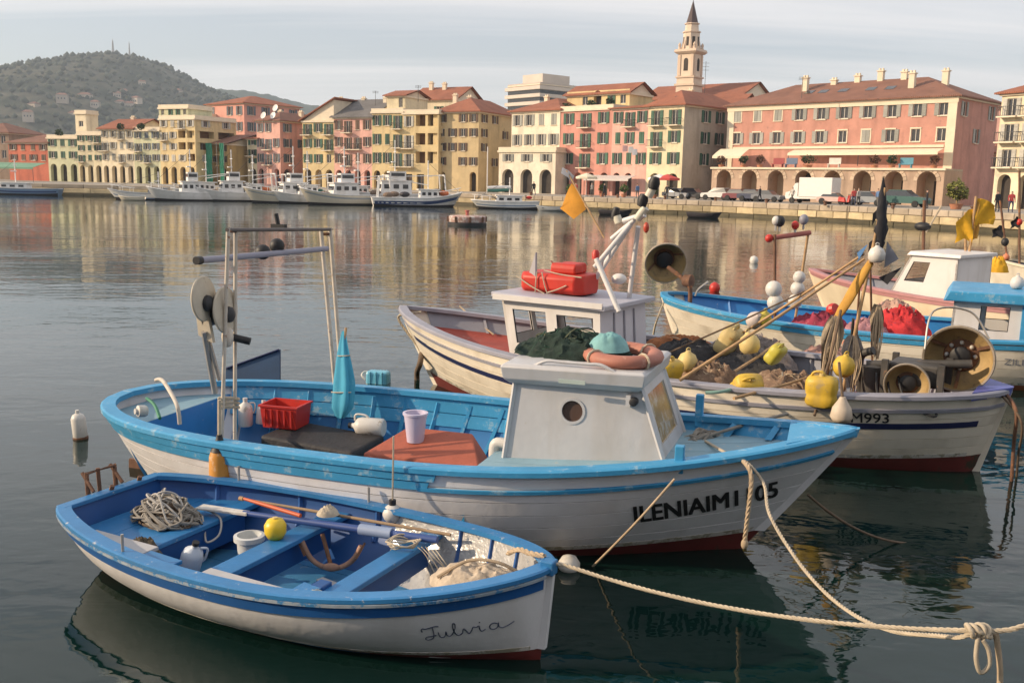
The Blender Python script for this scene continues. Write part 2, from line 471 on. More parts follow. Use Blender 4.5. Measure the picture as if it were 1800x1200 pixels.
def facade(root, M, W, Hh, rows, gh, wmat, shut, name='wall', trim=None, ww=None, arch_back=0.7, backm=None, wh=0.56, archw=0.62):
    """wall with openings; M maps (x along, y inwards, z up) into the building's frame"""
    nr = len(rows)
    sh = (Hh - gh) / max(nr - 1, 1)
    holes = []; items = []
    for r, row in enumerate(rows):
        n = len(row); z0 = 0 if r == 0 else gh + (r - 1) * sh; hh = gh if r == 0 else sh
        for i, c in enumerate(row):
            if c == '.': continue
            cell = W / n; xc = (i + 0.5) * cell
            if c in 'aA':
                w = min(cell * archw, gh * 0.72); h = min(gh * 0.86, gh - 0.3)
                holes.append((xc - w/2, xc + w/2, 0.02, h, True, c)); items.append((c, xc, 0.02, w, h))
            elif c == 's':
                w = cell * 0.62; h = gh * 0.72
                holes.append((xc - w/2, xc + w/2, 0.02, h, False, c)); items.append((c, xc, 0.02, w, h))
            else:
                w = ww or min(1.05, cell * 0.42); h = min(hh * wh, 1.9)
                zb = z0 + hh * 0.24
                if c in 'bB': zb = z0 + hh * 0.06; h = min(hh * 0.70, 2.3)
                if c == 'q': h = w; zb = z0 + hh * 0.4
                if c == 'L': w = cell * 0.80; h = hh * 0.62; zb = z0 + hh * 0.26
                holes.append((xc - w/2, xc + w/2, zb, zb + h, False, c)); items.append((c, xc, zb, w, h))
    xs = sorted({0.0, W} | {round(v, 4) for q in holes for v in q[:2]}); zs = sorted({0.0, Hh} | {round(v, 4) for q in holes for v in q[2:4]})
    mb = MB()
    for i in range(len(xs) - 1):
        for j in range(len(zs) - 1):
            xm = (xs[i] + xs[i+1]) / 2; zm = (zs[j] + zs[j+1]) / 2
            if any(q[0] < xm < q[1] and q[2] < zm < q[3] for q in holes): continue
            mb.add([(xs[i], 0, zs[j]), (xs[i+1], 0, zs[j]), (xs[i+1], 0, zs[j+1]), (xs[i], 0, zs[j+1])], [(0, 1, 2, 3)], M)
    for (x0, x1, z0, z1, arch, c) in holes:
        d = arch_back if c in 'aAs' else (1.3 if c == 'L' else 0.22)
        if not arch:
            ring = [(x0, z0), (x1, z0), (x1, z1), (x0, z1)]
        else:
            r = (x1 - x0) / 2; xc = (x0 + x1) / 2; zc = z1 - r; n = 10
            arc = [(xc + r * math.cos(math.pi * k / n), zc + r * math.sin(math.pi * k / n)) for k in range(n + 1)]
            ring = [(x0, z0), (x1, z0)] + arc
            for k in range(n):
                cr = (x1, z1) if k < n / 2 else (x0, z1)
                mb.add([(cr[0], 0, cr[1]), (arc[k][0], 0, arc[k][1]), (arc[k+1][0], 0, arc[k+1][1])], [(0, 2, 1)], M)
        m = len(ring)
        mb.add([(x, 0, z) for x, z in ring] + [(x, d, z) for x, z in ring], [(k, k + m, (k+1) % m + m, (k+1) % m) for k in range(m)], M)
    mb.build(name, wmat, root)
    for (c, xc, zb, w, h) in items:
        T = M @ Matrix.Translation((xc, 0, zb))
        if c in 'aA':
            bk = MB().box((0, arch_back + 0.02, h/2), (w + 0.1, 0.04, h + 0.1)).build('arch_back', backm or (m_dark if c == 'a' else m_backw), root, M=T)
            if c == 'A':
                MB().box((w * 0.18, arch_back - 0.03, h * 0.36), (w * 0.42, 0.06, h * 0.72)).build('door', m_dark, bk)
            continue
        if c == 's':
            bk = MB().box((0, 0.5, h/2), (w, 0.04, h)).build('shop_window', m_glass, root, M=T)
            mb2 = MB(); mb2.box((0, 0.44, h*0.75), (w, 0.05, 0.08)); mb2.box((0, 0.44, h/2), (0.08, 0.05, h)); mb2.build('window_frame', m_doorw, bk)
            continue
        if c == 'L':
            MB().box((0, 1.3, h/2), (w, 0.04, h)).build('loggia_back', m_doorw, root, M=T); continue
        w2, h2 = round(w, 2), round(h, 2)
        o = link('window', cached(('w', w2, h2), lambda: win_mesh(w2, h2)), root, M=T @ Matrix.Translation((0, 0.14, 0)))
        link('pane', cached(('p', w2, h2), lambda: MB().box((0, 0.05, h2/2), (w2 - 0.02, 0.02, h2)).mesh('pane', m_glass)), o)
        if c in 'ocbBh':
            sw = round(w2 / 2, 2)
            sm = cached(('s', sw, h2, shut), lambda: shutter_mesh(sw - 0.02, h2, shut))
            for sd in (-1, 1):
                if c == 'c' or (c == 'h' and sd < 0):
                    link('shutter', sm, o, loc=(sd * sw / 2, -0.16, 0))
                else:
                    k = link('shutter', sm, o, loc=(sd * (w2/2 + sw/2), -0.19, 0))
        if trim:
            mb2 = MB(); mb2.box((0, -0.17, h2 + 0.09), (w2 + 0.3, 0.12, 0.16)); mb2.box((0, -0.19, -0.06), (w2 + 0.3, 0.16, 0.1))
            for sd in (-1, 1): mb2.box((sd * (w2/2 + 0.07), -0.155, h2/2), (0.13, 0.05, h2))
            mb2.build('window_surround', m_trim, o)
        elif c in 'oc':
            MB().box((0, -0.2, -0.05), (w2 + 0.2, 0.16, 0.08)).build('sill', m_trim, o)
        if c in 'bB':
            bw = w2 + 1.1
            bo = MB().box((0, -0.45, -0.08), (bw, 0.9, 0.14)).build('balcony', m_trim, root, M=T)
            mb2 = MB()
            mb2.box((0, -0.87, 0.92), (bw, 0.05, 0.05)); mb2.box((0, -0.87, 0.05), (bw, 0.04, 0.04))
            for sd in (-1, 1): mb2.box((sd * (bw/2 - 0.02), -0.43, 0.92), (0.04, 0.84, 0.05))
            nb = int(bw / 0.22)
            for k in range(nb + 1): mb2.box((-bw/2 + 0.02 + (bw - 0.04) * k / nb, -0.87, 0.47), (0.03, 0.03, 0.86))
            mb2.build('railing', m_iron, bo)
def roof(root, W, D, h, kind, rh, m, ov=0.55, chim=(), z0=None):
    mb = MB(); a, b, c, d = -ov, W + ov, -ov, D + ov; z = h
    t = 0.16
    if kind == 'hip':
        if W >= D: r0, r1 = V((D/2, D/2, z + rh)), V((W - D/2, D/2, z + rh))
        else: r0, r1 = V((W/2, W/2, z + rh)), V((W/2, D - W/2, z + rh))
        if (r1 - r0).length < 0.05: r1 = r0 + V((0.05, 0.05, 0))
        e = [(a, c, z), (b, c, z), (b, d, z), (a, d, z)]
        vs = e + [tuple(r0), tuple(r1)]
        fs = [(0, 1, 5, 4), (1, 2, 5), (2, 3, 4, 5), (3, 0, 4)] if W >= D else [(0, 1, 4), (1, 2, 5, 4), (2, 3, 5), (3, 0, 4, 5)]
        mb.add(vs, fs); mb.add([(x, y, z - t) for x, y, _ in e] + e, [(3, 2, 1, 0), (0, 1, 5, 4), (1, 2, 6, 5), (2, 3, 7, 6), (3, 0, 4, 7)])
    elif kind == 'gable':
        mb.add([(a, c, z), (b, c, z), (b, D/2, z + rh), (a, D/2, z + rh), (a, d, z), (b, d, z)], [(0, 1, 2, 3), (3, 2, 5, 4)])
        mb.add([(a, c, z - t), (b, c, z - t), (b, D/2, z + rh - t), (a, D/2, z + rh - t), (a, d, z - t), (b, d, z - t)], [(0, 3, 2, 1), (3, 4, 5, 2)])
        mb.add([(a, c, z - t), (b, c, z - t), (b, c, z), (a, c, z)], [(0, 1, 2, 3)])
    elif kind == 'gabley':
        mb.add([(a, c, z), (a, d, z), (W/2, d, z + rh), (W/2, c, z + rh), (b, c, z), (b, d, z)], [(0, 3, 2, 1), (3, 4, 5, 2)])
        mb.add([(a, c, z - t), (a, d, z - t), (W/2, d, z + rh - t), (W/2, c, z + rh - t), (b, c, z - t), (b, d, z - t)], [(0, 1, 2, 3), (3, 2, 5, 4)])
    elif kind == 'shed':   # rising to the right
        mb.hexa([(a, c, z - t), (b, c, z + rh - t), (b, d, z + rh - t), (a, d, z - t), (a, c, z), (b, c, z + rh), (b, d, z + rh), (a, d, z)])
    elif kind == 'shedb':  # rising to the back
        mb.hexa([(a, c, z - t), (b, c, z - t), (b, d, z + rh - t), (a, d, z + rh - t), (a, c, z), (b, c, z), (b, d, z + rh), (a, d, z + rh)])
    else:
        mb.box((W/2, D/2, z - 0.1), (W - 0.02, D - 0.02, 0.16))
        for (x, y, sx, sy) in ((W/2, 0.1, W + 0.2, 0.3), (W/2, D - 0.1, W + 0.2, 0.3), (0.1, D/2, 0.3, D - 0.32), (W - 0.1, D/2, 0.3, D - 0.32)):
            mb.box((x, y, z + 0.2), (sx, sy, 0.5))
    ro = mb.build('roof', m, root)
    if kind in ('gable', 'gabley', 'shed', 'shedb'):
        mb = MB()
        if kind == 'gable':
            for x in (0.02, W - 0.02): mb.add([(x, 0, z - t), (x, D, z - t), (x, D/2, z + rh - t)], [(0, 1, 2)])
        elif kind == 'gabley':
            for y in (0.02, D - 0.02): mb.add([(0, y, z - t), (W, y, z - t), (W/2, y, z + rh - t)], [(0, 1, 2)])
        elif kind == 'shed':
            for y in (0.02, D - 0.02): mb.add([(0, y, z - t), (W, y, z - t), (W, y, z + rh - t)], [(0, 1, 2)])
            mb.add([(W - 0.02, 0, z - t), (W - 0.02, D, z - t), (W - 0.02, D, z + rh - t), (W - 0.02, 0, z + rh - t)], [(0, 1, 2, 3)])
        else:
            for x in (0.02, W - 0.02): mb.add([(x, 0, z - t), (x, D, z - t), (x, D, z + rh - t)], [(0, 1, 2)])
        for q_ in range(0, len(mb.f)):
            MB().add([mb.v[i] for i in mb.f[q_]], [tuple(range(len(mb.f[q_])))]).build('gable_wall', m_trim, root)
    for (fx, fy, ch) in chim:
        zb = h + rh * 0.35
        mb = MB(); mb.box((fx * W, fy * D, zb + ch/2), (0.7, 0.6, ch + rh)); mb.box((fx * W, fy * D, zb + ch/2 + (ch + rh)/2 + 0.06), (0.9, 0.8, 0.14))
        for k in (-1, 1): mb.box((fx * W + k * 0.2, fy * D, zb + ch/2 + (ch + rh)/2 + 0.25), (0.2, 0.3, 0.3))
        mb.build('chimney', m_trim, ro)
    return ro
def building(name, label, Lp, Rp, eave, D, wm, rows, gh=3.6, shut='g', rk='hip', rh=1.8, rm=None, side=None, left=None, trim=None, chim=(), cornice=True, cat='building', group='buildings along the far quay', base=QZ, ww=None, sname=None, **kw):
    p0 = V((x_at(Lp[0], Lp[1]), Lp[1], base)); p1 = V((x_at(Rp[0], Rp[1]), Rp[1], base))
    d = p1 - p0; W = d.length
    Hh = at_y(Lp[0], eave, Lp[1]).z - base
    root = empty(name, p0, math.atan2(d.y, d.x), label, cat, group)
    wmat = S[wm] if isinstance(wm, str) else wm
    I = Matrix.Identity(4)
    facade(root, I, W, Hh, rows, gh, wmat, shut, trim=trim, ww=ww, **kw)
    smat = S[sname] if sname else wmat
    MR = Matrix.Translation((W, 0, 0)) @ Matrix.Rotation(math.pi/2, 4, 'Z')
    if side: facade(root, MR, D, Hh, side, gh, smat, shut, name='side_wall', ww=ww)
    mb = MB()
    if not side: mb.add([(W, 0, 0), (W, D, 0), (W, D, Hh), (W, 0, Hh)], [(0, 1, 2, 3)])
    mb.add([(0, 0, 0), (0, D, 0), (0, D, Hh), (0, 0, Hh)], [(0, 3, 2, 1)])
    mb.add([(0, D, 0), (W, D, 0), (W, D, Hh), (0, D, Hh)], [(0, 3, 2, 1)])
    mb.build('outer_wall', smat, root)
    if cornice:
        mb = MB(); t = 0.28
        mb.box((W/2, -0.12, Hh - 0.2), (W + 0.3, 0.24, t)); mb.box((W + 0.12, D/2, Hh - 0.203), (0.24, D - 0.02, t))
        mb.build('cornice', m_trim, root)
    if rk: roof(root, W, D, Hh, rk, rh, rm or (m_trim if rk == 'flat' else m_tile), chim=chim)
    return root, W, Hh
B = building
# ---- behind and far left
B('apartment_block', 'dark brownish block at the far left edge behind the red house', (-60, 205), (20, 203), 232, 12, 'brown', ['....', 'dddd', 'dddd'], shut='b', rh=2.2, rm=m_tile2, group='background buildings')
B('red_house', 'low red house with hipped roof behind the green market canopy', (18, 190), (88, 186), 250, 9, 'red', ['....', 'ococ', 'occo'], gh=3.4, shut='b', rh=1.6, side=None, rm=m_tile2)
B('corner_house', 'narrow pale green house directly right of the red house', (87, 186), (140, 183.5), 241, 9, 'green', ['aaa', 'oco', 'oco'], gh=3.8, shut='g', rk='flat', rh=0)
B('belvedere_house', 'cream house with a small square lookout tower on its roof', (139, 183.5), (182, 181.5), 235, 9, 'pale', ['aaa', 'bco', 'oco', 'oob'], gh=3.6, shut='g', rk='flat', rh=0)
B('lookout_tower', 'small square rooftop lookout with one window, above the cream house', (138, 185.5), (157, 184.6), 198, 3, 'cream', ['q'], gh=4.0, rk='flat', rh=0, base=at_y(138, 238, 185).z, cat='tower', group='rooftop structures')
B('quay_house', 'beige four storey house with red roof below the hill', (181, 181.5), (238, 178.5), 226, 10, 'cream', ['aaaa', 'ocbo', 'boco', 'oobo'], shut='y', rk='gable', rh=2.0, chim=((.4, .5, .5),))
B('quay_house', 'pale green house with roof terrace left of the tall cream house', (238, 178.5), (284, 176), 228, 10, 'green', ['aaa', 'obo', 'boo', 'oco'], shut='k', rk='flat', rh=0)
B('roof_shelter', 'red tiled roof room set back above the pale green terrace house', (210, 192), (282, 190), 222, 5, 'cream', ['dddd'], gh=2.4, rh=1.4, base=at_y(210, 245, 192).z, cat='building', group='rooftop structures')
B('quay_house', 'tall cream house with a flat roof beside the scaffolded house', (284, 176), (346, 172), 208, 10, 'yellow', ['aaaa', 'ocoL', 'coLL', 'boLL', 'ocbo'], shut='l', rk='flat', rh=0, side=['..', 'oo', 'LL', 'LL', 'oo'])
B('attic_storey', 'pale green attic block on the tall cream house', (284, 179), (335, 176), 189, 6, 'green', ['dhhd'], gh=2.0, shut='g', rk='flat', rh=0, base=at_y(284, 209, 182).z, group='rooftop structures')
B('pink_block', 'large dull pink house rising behind the scaffolded house', (368, 207), (432, 199), 184, 14, 'pink', ['....', '....', 'o..o', '.o.o', 'o.oo'], shut='k', rh=2.0, side=['....', '....', 'oooo', 'o.oo', 'oooo'], group='background buildings')
B('pink_annex', 'lower pink wing left of the large dull pink house', (342, 205), (370, 203), 204, 12, 'rose', ['..', '..', 'd.', '.d', '..'], rk='flat', rh=0, group='background buildings')
B('scaffolded_house', 'ochre house with red roof wrapped in green scaffold netting', (352, 177), (402, 173.5), 252, 13, 'ochre', ['a.a', 'ooo', 'o.o'], shut='b', rk='gable', rh=1.8, rm=m_tile2, side=['...', '...', '.o.'])
# green scaffold net on the ochre house: poles, boards and net panels
p0 = V((x_at(352, 175.5), 175.5, QZ)); p1 = V((x_at(402, 172), 172, QZ)); d = p1 - p0
sc_ = empty('scaffold', p0, math.atan2(d.y, d.x), 'scaffold with torn green netting in front of the ochre house', 'scaffold')
m_net = mat('scaffold_net', (0.03, 0.20, 0.12), 0.9, 0.35, 0.8); m_pole = mat('scaffold_pole', (0.25, 0.25, 0.24), 0.5); m_plank = mat('scaffold_plank', (0.36, 0.26, 0.15), 0.8)
Wd = d.length
for k in range(5): MB().tube([(Wd*k/4, -0.9, 0), (Wd*k/4, -0.9, 7.4)], 0.05, 6).build('scaffold_pole', m_pole, sc_)
for k in range(4): MB().box((Wd/2, -0.5, 0.2 + 1.9*(k+0.7)), (Wd, 0.7, 0.06)).build('scaffold_board', m_plank, sc_)
for (a, b) in ((0.0, 0.13), (0.38, 0.60), (0.86, 1.0)):
    rings = []
    for i in range(7):
        x = Wd * lerp(a, b, i/6)
        rings.append([(x, -0.98 + 0.08*math.sin(i*2.1 + j), 0.4 + 6.9*j/10) for j in range(11)])
    MB().loft(rings, closed=False).build('net_sheet', m_net, sc_)
B('narrow_house', 'narrow pale house squeezed left of the pink corner house', (436, 176), (455, 174.5), 243, 8, 'pale', ['a', 'o', 'b', 'o'], shut='g', rk='shedb', rh=1)
B('pink_house', 'pink corner house with balconies and satellite dishes on the roof', (453, 174.5), (494, 171.5), 212, 14, 'rose', ['a.a', 'obo', 'obo', 'oo.'], shut='k', rk='hip', rh=1.6, rm=m_tile2, side=['a.a.', 'o.oo', 'oo.b', 'o.oo'], sname='pink', chim=((.3, .3, .4), (.7, .5, .4)))  # side wall in a darker pink: its shade is painted into the stucco
B('yellow_house', 'yellow house with sloping orange roof right of the pink corner house', (533, 171), (588, 168), 212, 13, 'yellow', ['aAa', 'ood', 'oob', 'bob'], shut='g', rk='shed', rh=3.8, rm=m_tile, chim=((.8, .3, .6),))
B('pink_house', 'pink house between two yellow houses with slate roof', (588, 168), (654, 164.5), 206, 13, 'rose', ['aaaa', 'obco', 'obbo', 'obco'], shut='b', rk='gable', rh=3.4, rm=m_slate, chim=((.2, .5, .6), (.9, .4, .5)))
B('yellow_house', 'tall yellow house with green shutters and an arched ground floor', (654, 164.5), (708, 162), 196, 13, 'yellow', ['aaa', 'oob', 'ocb', 'oob'], shut='g', rk='flat', rh=0)
B('attic_tower', 'yellow attic tower with red roof on the tall yellow house', (680, 165), (712, 163.4), 168, 7, 'pale', ['.d'], gh=2.9, rk='gable', rh=1.1, base=at_y(680, 197, 165).z, group='rooftop structures', shut='l')
B('loggia_house', 'yellow house with stacked corner loggias and shop windows', (708, 162), (770, 159), 198, 14, 'yellow', ['ss.', 'bLL', 'bLL', 'oLL'], shut='l', rk='flat', rh=0, side=['...', 'LL.', 'LL.', 'LL.'])
B('rear_house', 'red roofed house rising behind the loggia house', (722, 178), (800, 174), 176, 10, 'cream', ['....', '....', '....', 'o.oo'], rk='gable', rh=2.6, shut='g', chim=((.5, .4, .8), (.2, .4, 1.0)), group='background buildings')
B('tan_house', 'tan corner house with hipped red roof and shaded side wall', (768, 160.5), (840, 157), 196, 14.5, 'tan', ['a..a', 'o.oo', 'ooo.', 'dooo', 'o.oo'], shut='b', rk='hip', rh=2.4, side=['....', '.o.o', 'o..o', 'o.oo', 'oo.o'], trim=None, chim=((.1, .3, .8), (.35, .4, .6)))
# ---- centre row
B('cream_house', 'cream white house with grey shutters, left of the coral house', (897, 156), (981, 149), 196, 12, 'white', ['aaaa', 'ooo.', 'oooo', 'oocc'], shut='y', rk='hip', rh=2.2, chim=((.3, .4, .5),))
B('terrace_block', 'low cream arcade with a railed terrace before the cream house', (876, 152), (975, 146), 264, 5, 'white', ['aaa', 'ooo'], gh=4.2, shut='y', rk='flat', rh=0, wh=.5)
B('coral_house', 'coral pink house with green shutters and central balconies', (982, 149), (1072, 142), 193, 12, 'coral', ['aAaa', 'obo', 'obo', 'obo'], gh=3.8, shut='g', rk='flat', rh=0)
B('penthouse', 'yellow penthouse with red roof and plants above the coral house', (992, 156), (1100, 148), 168, 6, 'yellow', ['.dahd'], gh=3.4, shut='g', rk='gable', rh=1.7, base=at_y(992, 196, 156).z, group='rooftop structures')
B('rose_house', 'lighter pink house with green shutters and laundry right of coral house', (1072, 142), (1134, 137.5), 190, 12, 'rose', ['aa.', 'oco', 'coc', 'obo'], gh=3.8, shut='g', rk='shedb', rh=1.6)
B('pale_yellow_house', 'pale yellow corner house with long shaded side wall and balconies', (1134, 137.5), (1196, 133), 186, 13, 'pale', ['aa', 'oo', 'bo', 'bb'], gh=3.8, shut='g', rk='hip', rh=2.2, side=['....', '.o.o', '.ooo', '.ooo'], sname='grey', chim=((.2, .6, .7),))  # side wall shade painted in: grey stucco instead of the pale yellow
B('church_nave', 'long red roofed church nave beside the bell tower', (1120, 182), (1290, 170), 176, 14, 'stone', ['......'], gh=6, rk='gable', rh=3.0, rm=m_tile, group='background buildings')
# far concrete block
rb, Wb, Hb = B('concrete_block', 'distant stepped concrete apartment block above the cream house', (890, 330), (945, 318), 152, 18, mat('concrete', (0.50, 0.43, 0.37), .9, .1, .3), ['......', '......', '......', '......', '......'], rk='flat', rh=0, rm=mat('concrete', (0, 0, 0)), group='background buildings', base=20)
mcb = mat('concrete_band', (0.58, 0.51, 0.44), .9, .1, .3)
for k in range(6):
    MB().box((Wb/2, 9, Hb - 1.2 - k * 2.4), (Wb + 1.6, 19.6, 1.1)).build('balcony_band', mcb, rb)
for k in range(6):
    MB().box((Wb/2, 9, Hb - 2.4 - k * 2.4), (Wb + 0.1, 18.1, 1.1)).build('window_band', m_glass, rb)
MB().box((Wb * 0.55, 9, Hb + 1.9), (Wb * 0.62, 12, 3.2)).build('roof_room', mcb, rb)
# ---- salmon palazzo with arcaded terrace
pz, PW, PH = B('salmon_palazzo', 'long salmon palazzo with grey shutters above an arcaded stone terrace', (1272, 134), (1667, 112.5), 186, 12.5, 'salmon', ['..........', 'ooooodcodd', 'cccooooooo'], gh=6.6, shut='y', rk='hip', rh=2.9, rm=m_tile2, trim=True, side=['...', '.o.', 'o.o'], sname='salmon', wh=.50,
   chim=((.30, .30, .9), (.40, .45, .6), (.50, .48, 1.0), (.60, .48, 1.4), (.70, .48, 1.1), (.78, .22, .5), (.88, .40, .8)))
for k in (0, 1):
    MB().box((0.5 + k * (PW - 1.0), -0.06, PH/2), (1.0, 0.12, PH - 0.6)).build('corner_pilaster', m_trim, pz)
MB().box((PW/2, -0.07, 6.75), (PW - 2.2, 0.14, 0.3)).build('string_course', m_trim, pz)
MB().box((PW/2, -0.08, PH - 0.55), (PW + 0.2, 0.16, 0.5)).build('frieze', m_trim, pz)
for k, fx in enumerate((.335, .40, .49, .61, .69)):
    MB().add([(fx*PW - .6, 2.4, PH + 1.30), (fx*PW + .6, 2.4, PH + 1.30), (fx*PW + .6, 3.5, PH + 1.78), (fx*PW - .6, 3.5, PH + 1.78)], [(0, 1, 2, 3)]).build('skylight', m_glass, pz)
ta, TW, TH = B('stone_arcade', 'rough stone arcade of eight arches carrying the palazzo terrace', (1249, 128), (1655, 107.5), 294, 5.4, 'stone', ['AAAaAAAA'], gh=4.35, rk=None, cornice=False, arch_back=2.4, archw=.58, group=None)
MB().box((TW/2, 2.7, TH - 0.1), (TW, 5.3, 0.2)).build('terrace_floor', m_trim, ta)
MB().box((TW/2, -0.1, TH - 0.10), (TW + 0.3, 0.3, 0.24)).build('coping', m_trim, ta)
# arch stones (voussoirs) round each arch
m_vous = mat('arch_stone', (0.52, 0.40, 0.29), .9, .2, 1.0, island=.2)
cell = TW / 8; aw = min(cell * .58, 4.35 * .72); ah = min(4.35 * .86, 4.05); ra = aw / 2
vmesh = None
for k in range(8):
    xc = (k + .5) * cell
    for j in range(9):
        a0 = math.pi * j / 9 + .02; a1 = math.pi * (j + 1) / 9 - .02
        if vmesh is None: vmesh = {}
        if j not in vmesh:
            q = [(r_ * math.cos(a), y, r_ * math.sin(a)) for y in (-0.06, 0.1) for r_, a in ((ra, a0), (ra + .42, a0), (ra + .42, a1), (ra, a1))]
            vmesh[j] = MB().hexa(q).mesh('arch_stone', m_vous)
        link('arch_stone', vmesh[j], ta, loc=(xc, 0, ah - ra + 0.02))
# terrace awning and planters
aw_m = mat('cream_awning', (0.74, 0.66, 0.50), .9, .08, 1.0)
def awning(name, label, Lp, Rp, z1, z0, out, m, parent_label_cat='awning'):
    p0 = V((x_at(Lp[0], Lp[1]), Lp[1], 0)); p1 = V((x_at(Rp[0], Rp[1]), Rp[1], 0)); d = p1 - p0; W = d.length
    r = empty(name, V((p0.x, p0.y, QZ)), math.atan2(d.y, d.x), label, parent_label_cat)
    n = 8; rings = []
    for i in range(n + 1):
        x = W * i / n
        rings.append([(x, 0, z1), (x, -out*.5, lerp(z1, z0, .45)), (x, -out, z0), (x, -out, z0 - .3), (x, -out + .03, z0 - .3), (x, -out + .04, z0 - .03), (x, -out*.5, lerp(z1, z0, .45) - .04), (x, 0, z1 - .04)])
    MB().loft(rings).build('canvas', m, r)
    for x in (.1, W * .5, W - .1): MB().tube([(x, -out + .1, 0 if z0 < 4 else 4.4), (x, -out + .1, z0 - .05)], .04, 6).build('awning_post', m_iron, r)
    return r
awning('terrace_awning', 'long cream awning over the palazzo terrace', (1390, 126.5), (1650, 112.3), 6.45, 6.0, 1.5, aw_m)
awning('terrace_awning', 'short white sloping awning at the left end of the palazzo terrace', (1262, 132.5), (1312, 129.8), 6.6, 5.6, 2.2, aw_m)
# right edge
B('balcony_house', 'cream house with stacked balconies at the right edge of the quay', (1742, 100), (1900, 92), 163, 12, 'cream', ['aaaa', 'bbbb', 'bbbb', 'bbbb'], gh=4.0, shut='l', rk='hip', rh=2.0)
B('lane_house', 'pinkish house with red roof in the lane behind the palazzo', (1690, 128), (1750, 126), 268, 8, 'rose', ['...', 'o.o'], gh=4, rk='shedb', rh=1.8, shut='k', group='background buildings')
B('lane_house', 'higher pale house with dark windows up the lane behind the palazzo', (1694, 150), (1760, 148), 188, 8, 'rose', ['....', '....', 'dddd', 'ddd.', 'dddd'], gh=4, rk='hip', rh=1.2, shut='k', group='background buildings')
B('rear_house', 'red roofed house between the church tower and the palazzo', (1215, 158), (1290, 154), 186, 8, 'tan', ['....', '....', '....'], gh=4, rk='gable', rh=2.0, shut='k', group='background buildings')

# ---- church bell tower
def bell_tower():
    Y = 176.0; px = 1202
    base = V((x_at(px, Y), Y, QZ)); s = FPX / Y
    r = empty('bell_tower', base, RAD(-38), 'pale stone church bell tower with octagonal lantern and dark spire', 'tower')
    zt = lambda py: at_y(px, py, Y).z - QZ
    mst = mat('tower_stone', (0.66, 0.54, 0.42), .9, .12, .5); msh = mat('tower_trim', (0.60, 0.47, 0.36), .9, .12, .5)
    w = 3.4
    def sq(w0, w1, z0, z1, name, m=mst, n=4):
        mb = MB(); rings = []
        for (ww, z) in ((w0, z0), (w1, z1)):
            rr = ww / 2 / math.cos(math.pi / n)
            rings.append([(rr*math.cos(2*math.pi*(j+.5)/n), rr*math.sin(2*math.pi*(j+.5)/n), z) for j in range(n)])
        return mb.loft(rings).build(name, m, r)
    z1, z2, z3, z4, z5, z6 = zt(152), zt(96), zt(88), zt(58), zt(43), zt(2)
    sq(w, w, 0, z1, 'shaft'); sq(w + .5, w + .5, z1, z1 + .35, 'cornice', msh)
    sq(w - .1, w - .1, z1 + .35, zt(138), 'shaft_band'); sq(w + .3, w + .3, zt(138), zt(138) + .25, 'cornice', msh)
    bel = sq(w - .25, w - .25, zt(138) + .25, z2, 'belfry')
    hb = z2 - zt(138)
    for k in range(4):
        M = Matrix.Rotation(math.pi/2 * k, 4, 'Z')
        mb = MB(); q = []; hw = .42; zz0 = zt(126); zz1 = zt(108)
        ring = [(-hw, zz0), (hw, zz0)] + [(hw*math.cos(math.pi*i/6), zz1 + hw*math.sin(math.pi*i/6)) for i in range(7)]
        y = -(w - .25)/2
        mb.loft([[(x, y - .03, z) for x, z in ring], [(x, y + .2, z) for x, z in ring]], M=M)
        mb.build('bell_opening', m_dark, bel)
        mb = MB()
        for sx in (-1, 1): MB().box((sx * (w/2 - .45), y - .06, (zt(136) + z2)/2), (.45, .16, z2 - zt(136) - .3), M).build('pilaster', msh, bel)
    sq(w + .2, w + .9, z2, z2 + .35, 'cornice', msh); sq(w + .9, w + .7, z2 + .35, z3, 'cornice', msh)
    for k in range(4):
        a = math.pi/4 + math.pi/2*k
        MB().lathe([(.02, 1.2), (.12, 1.1), (.28, .8), (.2, .45), (.3, 0)][::-1], 8).build('finial', msh, r, loc=(2.05*math.cos(a), 2.05*math.sin(a), z3))
    la = sq(2.8, 2.6, z3, z4, 'lantern', mst, 8)
    for k in range(8):
        M = Matrix.Rotation(math.pi/4 * k + math.pi/8*0, 4, 'Z')
        MB().box((1.33, 0, (z3 + z4)/2 - .1), (.1, .5, (z4 - z3)*.55), M).build('lantern_window', m_dark, la)
    for k in range(8):
        a = 2*math.pi*(k + .5)/8
        mb = MB(); ring = []
        mb.hexa([(1.32*math.cos(a + e)*q_, 1.32*math.sin(a + e)*q_, z) for z, qs in ((z3, (1.02, 1.35)), (z3 + 1.6, (1.02, 1.1))) for e, q_ in ((-.08, qs[0]), (-.08, qs[1]), (.08, qs[1]), (.08, qs[0]))])
        mb.build('buttress', msh, la)
    sq(3.0, 2.9, z4, z4 + .22, 'cornice', msh, 8); sq(2.3, 2.0, z4 + .22, z5, 'drum', mst, 8); sq(2.5, 2.4, z5, z5 + .16, 'cornice', msh, 8)
    sp = MB(); n = 8
    sp.loft([[(rr*math.cos(2*math.pi*(j+.5)/n), rr*math.sin(2*math.pi*(j+.5)/n), z) for j in range(n)] for rr, z in ((1.05, z5 + .16), (.78, lerp(z5, z6, .3)), (.45, lerp(z5, z6, .62)), (.05, z6))]).build('spire', mat('spire_slate', (.075, .05, .05), .7), r)
    MB().tube([(0, 0, z6 - .3), (0, 0, z6 + 1.1)], .05, 5).build('cross', m_iron, r)
bell_tower()

